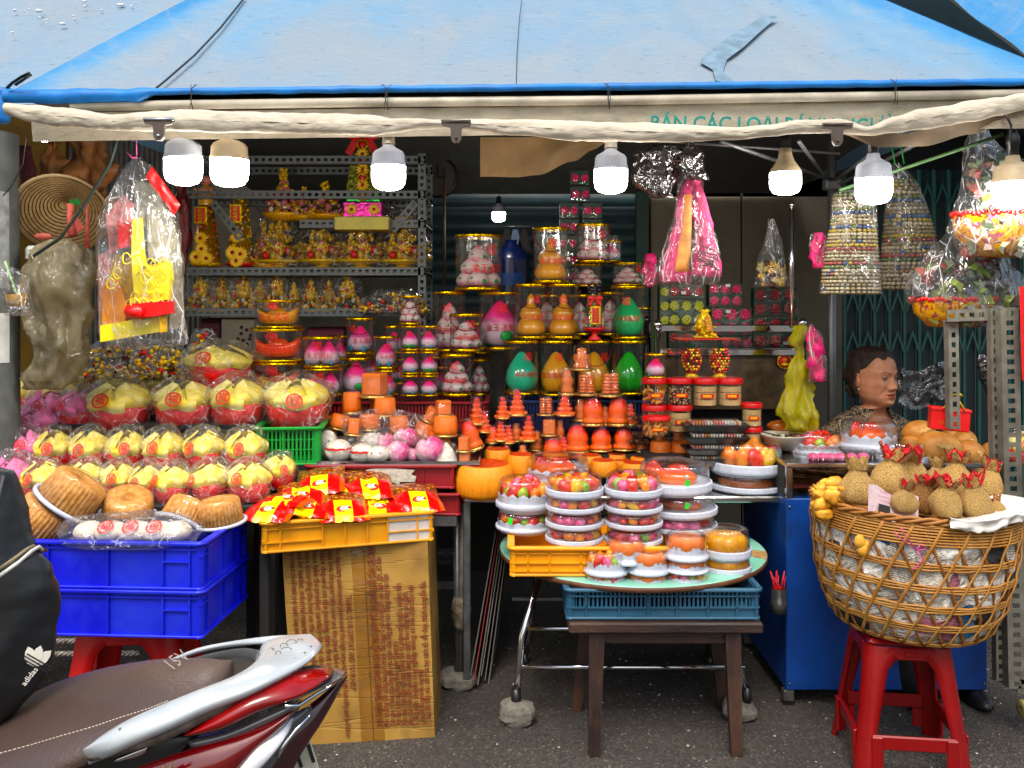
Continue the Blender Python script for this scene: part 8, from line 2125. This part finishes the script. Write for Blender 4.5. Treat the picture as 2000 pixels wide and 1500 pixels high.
def cloth_mat():
 m,nt,out=newmat('dark_floral_cloth');L=nt.links.new
 b=N(nt,'ShaderNodeBsdfPrincipled');b.inputs['Roughness'].default_value=.85
 tc=N(nt,'ShaderNodeTexCoord');n1=N(nt,'ShaderNodeTexNoise');n1.inputs['Scale'].default_value=60;n1.inputs['Detail'].default_value=3;n1.inputs['Distortion'].default_value=1.2;L(tc.outputs['Object'],n1.inputs['Vector'])
 r1=ramp(nt,[(0,C('#14110f')),(.47,C('#1c1713')),(.5,C('#7d6a4e')),(.56,C('#b8a283')),(.6,C('#3a2c22')),(.66,C('#171310')),(.72,C('#8a4a3a'))],'LINEAR');L(n1.outputs[0],r1.inputs[0]);L(r1.outputs[0],b.inputs['Base Color'])
 n3=N(nt,'ShaderNodeTexNoise');n3.inputs['Scale'].default_value=12;L(tc.outputs['Object'],n3.inputs['Vector'])
 bp=N(nt,'ShaderNodeBump');bp.inputs['Strength'].default_value=.8;bp.inputs['Distance'].default_value=.02;L(n3.outputs[0],bp.inputs['Height']);L(bp.outputs[0],b.inputs['Normal']);L(b.outputs[0],out.inputs[0]);return m
clo=cloth_mat()
def blouse(u,v):
 a=u*2*math.pi;f=max(0,-math.sin(a));wv=max(0,1-abs(math.cos(a))/.5)
 zt=-.014-.16*(wv if math.sin(a)<0 else 0)**.9-(0 if math.sin(a)<0 else-.004)
 zz=-.6+(zt+.6)*v
 return skin_pt(a,zz,.011+.006*nz((math.cos(a)*3,math.sin(a)*3,zz*9),1,3)+(.004 if v>.97 else 0),False)
m_=MB();m_.grid(blouse,100,50,cu=True)
for s_ in(-1,1):
 m_.tube([Mb@Vector(p)for p in((s_*.15,.034,-.1),(s_*.19,.034,-.14),(s_*.222,.03,-.24),(s_*.238,.02,-.36),(s_*.24,.01,-.40))],[.04,.064,.068,.062,.06],18)
obj('blouse',m_,clo,per)
m_=MB()
for s_ in(-1,1):
 def lap(u,v):
  a=R(270+s_*(4+19*u));zz=-.17+.115*u
  p=skin_pt(a,zz,.016+.004*math.sin(v*3),False);q=skin_pt(a+R(s_*9)*(.3+u*.7),zz+.004,.02,False);return p.lerp(q,v)
 m_.grid(lap,14,5)
obj('collar',m_,clo,per)
t=thing('low_seat','dark low seat under the woman, hidden by the cabinet','seat',(pc.x,PY+.05,0))
m_=MB();m_.box(-.17,.17,-.15,.17,0,pc.z-.66,b=.01);obj('seat',m_,dark,t)
#  SCOOTER
sct=thing('scooter','parked scooter rear with brown seat, white patterned grab rail and dark red tail','scooter')
def band(name,st,m,bulge=.02,thick=.04,n=12,pw=.7,bv=(0,-1,.25),smooth=True,parent=None,sub=4):
 rows=[]
 S_=[(P(*a),P(*b))for a,b in st]
 for i in range(len(S_)-1):
  for k in range(sub):
   t=k/sub;q=[]
   for c in(0,1):
    p0,p1,p2,p3=S_[max(0,i-1)][c],S_[i][c],S_[i+1][c],S_[min(len(S_)-1,i+2)][c]
    q.append(.5*((2*p1)+(p2-p0)*t+(2*p0-5*p1+4*p2-p3)*t*t+(3*p1-p0-3*p2+p3)*t**3))
   rows.append(q)
 rows.append(list(S_[-1]));bvv=Vector(bv).normalized();mb=MB();vv=[]
 for a,b in rows:
  for k in range(n+1):
   t=k/n;vv.append(a.lerp(b,t)+bvv*bulge*math.sin(math.pi*t)**pw)
  for k in range(1,n):
   t=1-k/n;vv.append(a.lerp(b,t)-bvv*thick*math.sin(math.pi*t)**.5)
 K=2*n;ff=[(j*K+i,j*K+(i+1)%K,(j+1)*K+(i+1)%K,(j+1)*K+i)for j in range(len(rows)-1)for i in range(K)]
 ff+=[tuple(range(K))[::-1],tuple((len(rows)-1)*K+i for i in range(K))]
 mb.add(vv,ff,0,smooth);return obj(name,mb,m,parent or sct)
seatm=mat('brown_leatherette',C('#4d3f39'),.38,var=.08,vs=3,bump=.35,bs=160,dirt=.25,dirtc=C('#6a5a50'))
seat=band('seat',[((-80,1440,1.84),(-80,1600,1.58)),((20,1385,1.84),(20,1560,1.56)),((110,1340,1.85),(110,1520,1.56)),((200,1312,1.86),(195,1478,1.57)),((290,1297,1.87),(280,1440,1.58)),((360,1294,1.88),(350,1408,1.6)),((420,1300,1.88),(410,1372,1.64)),((452,1315,1.86),(450,1340,1.72)),((462,1322,1.84),(461,1330,1.78))],seatm,.055,.05,22,.55,(0,-.5,.9),sub=6)
stm=mat('cream_stitching',C('#b5a898'),.7)
def sp3(px,py,Y):return P(px,py,Y)
m_=MB()
pts=[(-10,1474,1.545),(60,1455,1.535),(117,1438,1.535),(180,1420,1.54),(233,1402,1.55),(290,1384,1.56),(330,1368,1.58)]
for a,b in zip(pts[:-1],pts[1:]):
 for k in range(8):
  t0,t1=k/8,(k+.65)/8;m_.tube([P(*[a[q]+(b[q]-a[q])*t0 for q in range(3)]),P(*[a[q]+(b[q]-a[q])*t1 for q in range(3)])],.0011,4)
pts=[(436,1301,1.80),(442,1312,1.76),(430,1328,1.70),(405,1344,1.64),(378,1353,1.60)]
for a,b in zip(pts[:-1],pts[1:]):
 for k in range(5):
  t0,t1=k/5,(k+.65)/5;m_.tube([P(*[a[q]+(b[q]-a[q])*t0 for q in range(3)]),P(*[a[q]+(b[q]-a[q])*t1 for q in range(3)])],.0011,4)
obj('stitching',m_,stm,sct,kind='stuff')
me=text_mesh('15V',.042,mat('white_scratch_marks',C('#9c9188'),.8),res=1,bold=-.0004)
obj('lettering',me,None,sct,P(350,1305,1.745)+Vector((0,-.012,.02)),(R(-58),0,R(78)))
railm=mat('white_patterned_metal',C('#b9bfc2'),.3,var=.05,vs=8,metal=.15,coat=.3,dirt=.2,dirtc=C('#8f8f8c'))
under_m=mat('dirty_brown_underside',C('#5a5048'),.7,var=.4,vs=40,bump=.6)
band('rail_underside',[((166,1472,1.56),(178,1488,1.56)),((240,1452,1.56),(246,1472,1.56)),((300,1434,1.57),(312,1452,1.57)),((360,1404,1.58),(372,1424,1.58)),((430,1372,1.6),(440,1390,1.6)),((500,1340,1.63),(508,1354,1.63)),((575,1304,1.66),(576,1312,1.66))],under_m,.008,.03)
band('grab_rail',[((163,1470,1.555),(168,1476,1.555)),((196,1440,1.56),(215,1466,1.54)),((245,1409,1.57),(262,1446,1.54)),((315,1377,1.59),(330,1418,1.55)),((385,1349,1.61),(402,1384,1.57)),((462,1318,1.65),(480,1354,1.59)),((500,1290,1.7),(540,1326,1.62)),((508,1268,1.78),(596,1296,1.67)),((520,1252,1.84),(624,1270,1.72)),((560,1243,1.88),(628,1258,1.78)),((596,1243,1.86),(618,1250,1.82))],railm,.012,.03,14,.6,(0,-.5,.9),sub=6)
band('rail_far_arm',[((318,1294,1.9),(322,1300,1.9)),((385,1266,1.9),(389,1276,1.9)),((455,1252,1.9),(458,1263,1.9)),((530,1242,1.88),(536,1256,1.86)),((585,1240,1.86),(590,1248,1.84))],railm,.006,.02)
band('rail_inner_wall',[((330,1300,1.9),(332,1306,1.9)),((400,1278,1.9),(402,1296,1.9)),((470,1266,1.88),(470,1292,1.88)),((508,1270,1.82),(500,1298,1.8))],mat('grey_rail_recess',C('#4a4a4a'),.4),.004,.02)
m_=MB()
m_.add([P(400,1290,1.86),P(500,1282,1.84),P(488,1330,1.7),P(440,1340,1.7)],[(0,1,2,3)]);obj('rail_well',m_,black,sct)
dk=mat('dark_print',C('#4a4e52'),.5)
m_=MB()
for(x,y)in((185,1462),(200,1452),(215,1448),(222,1438),(240,1424),(300,1410),(330,1392),(372,1376),(420,1352),(470,1338),(505,1322),(532,1312),(556,1300),(580,1288),(598,1276),(610,1264)):
 c_=P(x,y,1.56+max(0,(x-240))*.0004)+Vector((0,-.012,.006))
 m_.prism([(math.cos(k*math.pi/4)*(.0028 if k%2==0 else .0012),math.sin(k*math.pi/4)*(.0028 if k%2==0 else .0012))for k in range(8)],-.0008,.0008,M=MT(c_)@MR(R(-50),4,'X'))
obj('star_marks',m_,dk,sct,kind='stuff')
m_=MB()
def curl(cx,cy,r,t0,t1,Y):
 return[P(cx+r*(1-.1*q)*math.cos(q),cy+r*.55*(1-.1*q)*math.sin(q),Y)+Vector((0,-.012,.012))for q in[t0+(t1-t0)*i/14 for i in range(15)]]
for cx,cy,r,a,b,Y in((560,1268,14,0,7,1.76),(575,1262,18,2,8,1.77),(548,1282,10,1,7,1.72),(590,1258,10,3,9,1.79),(536,1276,8,4,9,1.74),(565,1278,20,3.4,6,1.72)):
 m_.tube(curl(cx,cy,r,a,b,Y),.0007,4)
obj('scroll_pattern',m_,dk,sct,kind='stuff')
redg_=mat('dark_red_gloss_paint',C('#5e0812'),.15,var=.1,coat=1.0)
taill=mat('tail_light_red',C('#a00810'),.1,var=.35,vs=7,coat=.6,c2=C('#6a0608'))
silver=mat('silver_grey_paint',C('#6c6c6f'),.28,.5,.1,coat=.6)
band('tail_light',[((362,1430,1.6),(368,1438,1.6)),((420,1395,1.6),(432,1424,1.59)),((490,1350,1.62),(505,1390,1.6)),((560,1318,1.66),(572,1366,1.62)),((605,1306,1.7),(612,1346,1.66)),((636,1306,1.73),(646,1322,1.7))],taill,.016,.05,14)
band('tail_tip',[((560,1312,1.72),(566,1372,1.655)),((610,1299,1.75),(612,1352,1.68)),((645,1306,1.76),(650,1332,1.71)),((669,1320,1.74),(668,1324,1.74))],silver,.004,.06)
band('side_panel_grey',[((365,1445,1.62),(385,1466,1.62)),((440,1428,1.62),(450,1446,1.62)),((520,1394,1.63),(525,1414,1.63)),((575,1370,1.64),(580,1384,1.64))],silver,.01,.05)
band('side_panel_red',[((240,1506,1.6),(240,1580,1.6)),((330,1476,1.6),(330,1580,1.6)),((420,1448,1.61),(430,1540,1.6)),((500,1416,1.63),(510,1464,1.62)),((560,1390,1.65),(566,1404,1.64)),((582,1376,1.66),(584,1382,1.66))],redg_,.02,.08,14)
band('tail_underbody',[((440,1540,1.66),(480,1600,1.66)),((500,1470,1.67),(540,1560,1.67)),((560,1408,1.7),(590,1470,1.7)),((610,1372,1.74),(634,1402,1.74)),((662,1328,1.77),(668,1336,1.77))],mat('dark_maroon_underbody',C('#3c1418'),.2,coat=.8),.01,.08)
band('lower_panel_silver',[((400,1570,1.62),(420,1600,1.62)),((460,1500,1.62),(490,1560,1.62)),((510,1452,1.64),(530,1500,1.64)),((560,1402,1.67),(572,1436,1.67)),((600,1380,1.7),(604,1392,1.7))],silver,.012,.05)
band('turn_signal',[((462,1508,1.6),(480,1530,1.6)),((500,1462,1.61),(530,1478,1.61)),((540,1425,1.64),(562,1434,1.64)),((570,1402,1.66),(572,1408,1.66))],mat('white_signal_lens',C('#d5d8da'),.12,coat=1.0),.008,.02)
for pts in([(668,1322,1.73),(620,1350,1.69),(586,1372,1.65),(560,1372,1.63)],[(608,1390,1.67),(580,1420,1.65),(556,1452,1.64),(545,1470,1.64)],[(460,1530,1.6),(430,1560,1.6)]):
 m_=MB();m_.tube([P(*q)+Vector((0,-.014,0))for q in pts],.0035,8);obj('chrome_trim',m_,chrome,sct)
band('side_panel_black',[((60,1570,1.6),(60,1640,1.6)),((170,1482,1.6),(170,1600,1.6)),((260,1462,1.6),(260,1540,1.6)),((330,1440,1.61),(340,1490,1.61)),((370,1436,1.62),(372,1450,1.62))],black,.004,.1)
band('silver_badge_strip',[((225,1482,1.585),(222,1490,1.585)),((262,1466,1.585),(264,1480,1.585)),((290,1456,1.585),(284,1470,1.585))],chrome,.003,.01)
m_=MB();c_=P(330,1492,1.57);m_.prism([(-.03,-.012),(-.018,.002),(-.01,-.004),(0,.01),(.004,.0),(.016,.016),(.012,.002),(.02,.004),(.006,-.012)],-.002,.002,M=MT(c_+Vector((0,-.02,0))));obj('wing_emblem',m_,mat('gold_badge',C('#c9b98a'),.3,.8),sct)
m_=MB();m_.box(-.05,.05,-.002,.002,-.16,.04,b=.002);o=obj('number_plate',m_,mat('cream_number_plate',C('#c9c4ae'),.5,dirt=.2),sct,P(566,1490,1.78),(R(-8),R(-18),R(12)))
obj('lettering',text_mesh('LL 11',.05,black,res=1,bold=.001),None,o,(0,-.004,0),(0,R(0),0))
m_=MB();m_.lathe([(.17,-.05),(.235,-.045),(.25,-.02),(.25,.02),(.235,.045),(.17,.05)],40,M=MT((PX(300,1.75),1.76,.25))@MR(R(90),4,'X'));w_o=obj('rear_wheel',m_,black,sct)
m_=MB();m_.lathe([(0,-.03),(.17,-.04),(.17,.04),(0,.03)],30,M=MT((PX(300,1.75),1.76,.25))@MR(R(90),4,'X'));obj('rim',m_,silver,w_o)
m_=MB();m_.bag([(.62,-1.4,-.55),(.5,-1.4,-.58),(.3,-1.35,-.7)],depth=.18,n=24,amp=.01,M=MT((0,1.76,0)));obj('rear_body',m_,black,sct)
bagm=mat('black_nylon',C('#131518'),.5,var=.25,vs=4,bump=.35,bs=8,dirt=.15,dirtc=C('#2a2e33'))
t=thing('sports_bag','black nylon sports bag with white piping and a white leaf emblem on the scooter seat','bag')
YG=1.66
m_=MB();m_.bag([(PZ(y,YG),PX(-330,YG),PX(b,YG))for y,b in((930,-8),(965,3),(1010,20),(1050,32),(1085,44),(1120,70),(1160,84),(1220,85),(1280,80),(1330,66),(1370,40),(1410,5),(1440,-30))],depth=.42,amp=.014,ns=7,seed=5,n=60,sub=5,M=MT((0,YG+.05,0)));obj('body',m_,bagm,t)
band('flap',[((-60,1128,1.58),(-60,1150,1.57)),((0,1096,1.58),(0,1126,1.565)),((30,1078,1.59),(34,1104,1.575)),((62,1066,1.62),(66,1086,1.61)),((82,1068,1.65),(84,1080,1.65))],bagm,.006,.02,parent=t)
for pts,mm,r in(([(-60,1152,1.555),(0,1124,1.55),(34,1100,1.56),(62,1076,1.59),(76,1068,1.62),(82,1074,1.64)],mat('white_piping',C('#d3d1cc'),.5),.0034),([(-60,1136,1.555),(0,1110,1.552),(32,1088,1.56),(56,1070,1.59),(66,1066,1.62)],mat('tan_piping',C('#8f8262'),.6),.0028)):
 m_=MB();m_.tube([P(*q)for q in pts],r,8);obj('piping',m_,mm,t)
wh=mat('cream_white_emblem',C('#d9d6c9'),.6)
q=P(66,1300,1.605)
emb=MB()
for ang,off in((-32,-.0),(0,0),(32,0)):
 a=R(ang);M=MT((q.x,q.y,q.z))@MR(R(20),4,'Z')@MR(R(18)+a,4,'Y')
 pts=[(.0,0),(.008,.009),(.0095,.02),(.006,.03),(0,.037),(-.006,.03),(-.0095,.02),(-.008,.009)]
 emb.prism(pts,-.004-.0006*(ang==0),-.002,M=M)
o=obj('emblem',emb,wh,t)
m_=MB();M=MT((q.x,q.y,q.z))@MR(R(20),4,'Z')@MR(R(38),4,'Y')
for k in range(3):m_.box(-.024,.026,-.0062,-.0052,.002+k*.0052,.0038+k*.0052,M=M)
obj('emblem_stripes',m_,bagm,o)
obj('lettering',text_mesh('adidas',.014,wh,res=2,bold=.0002),None,t,(q.x-.004,q.y-.006,q.z-.017),(0,R(-52),R(20)))
m_=MB();m_.tube([P(-5,930,1.62),P(-20,1000,1.55),P(-40,1100,1.5)],.012,8,flat=.3);obj('strap',m_,bagm,t)
drop_protos()
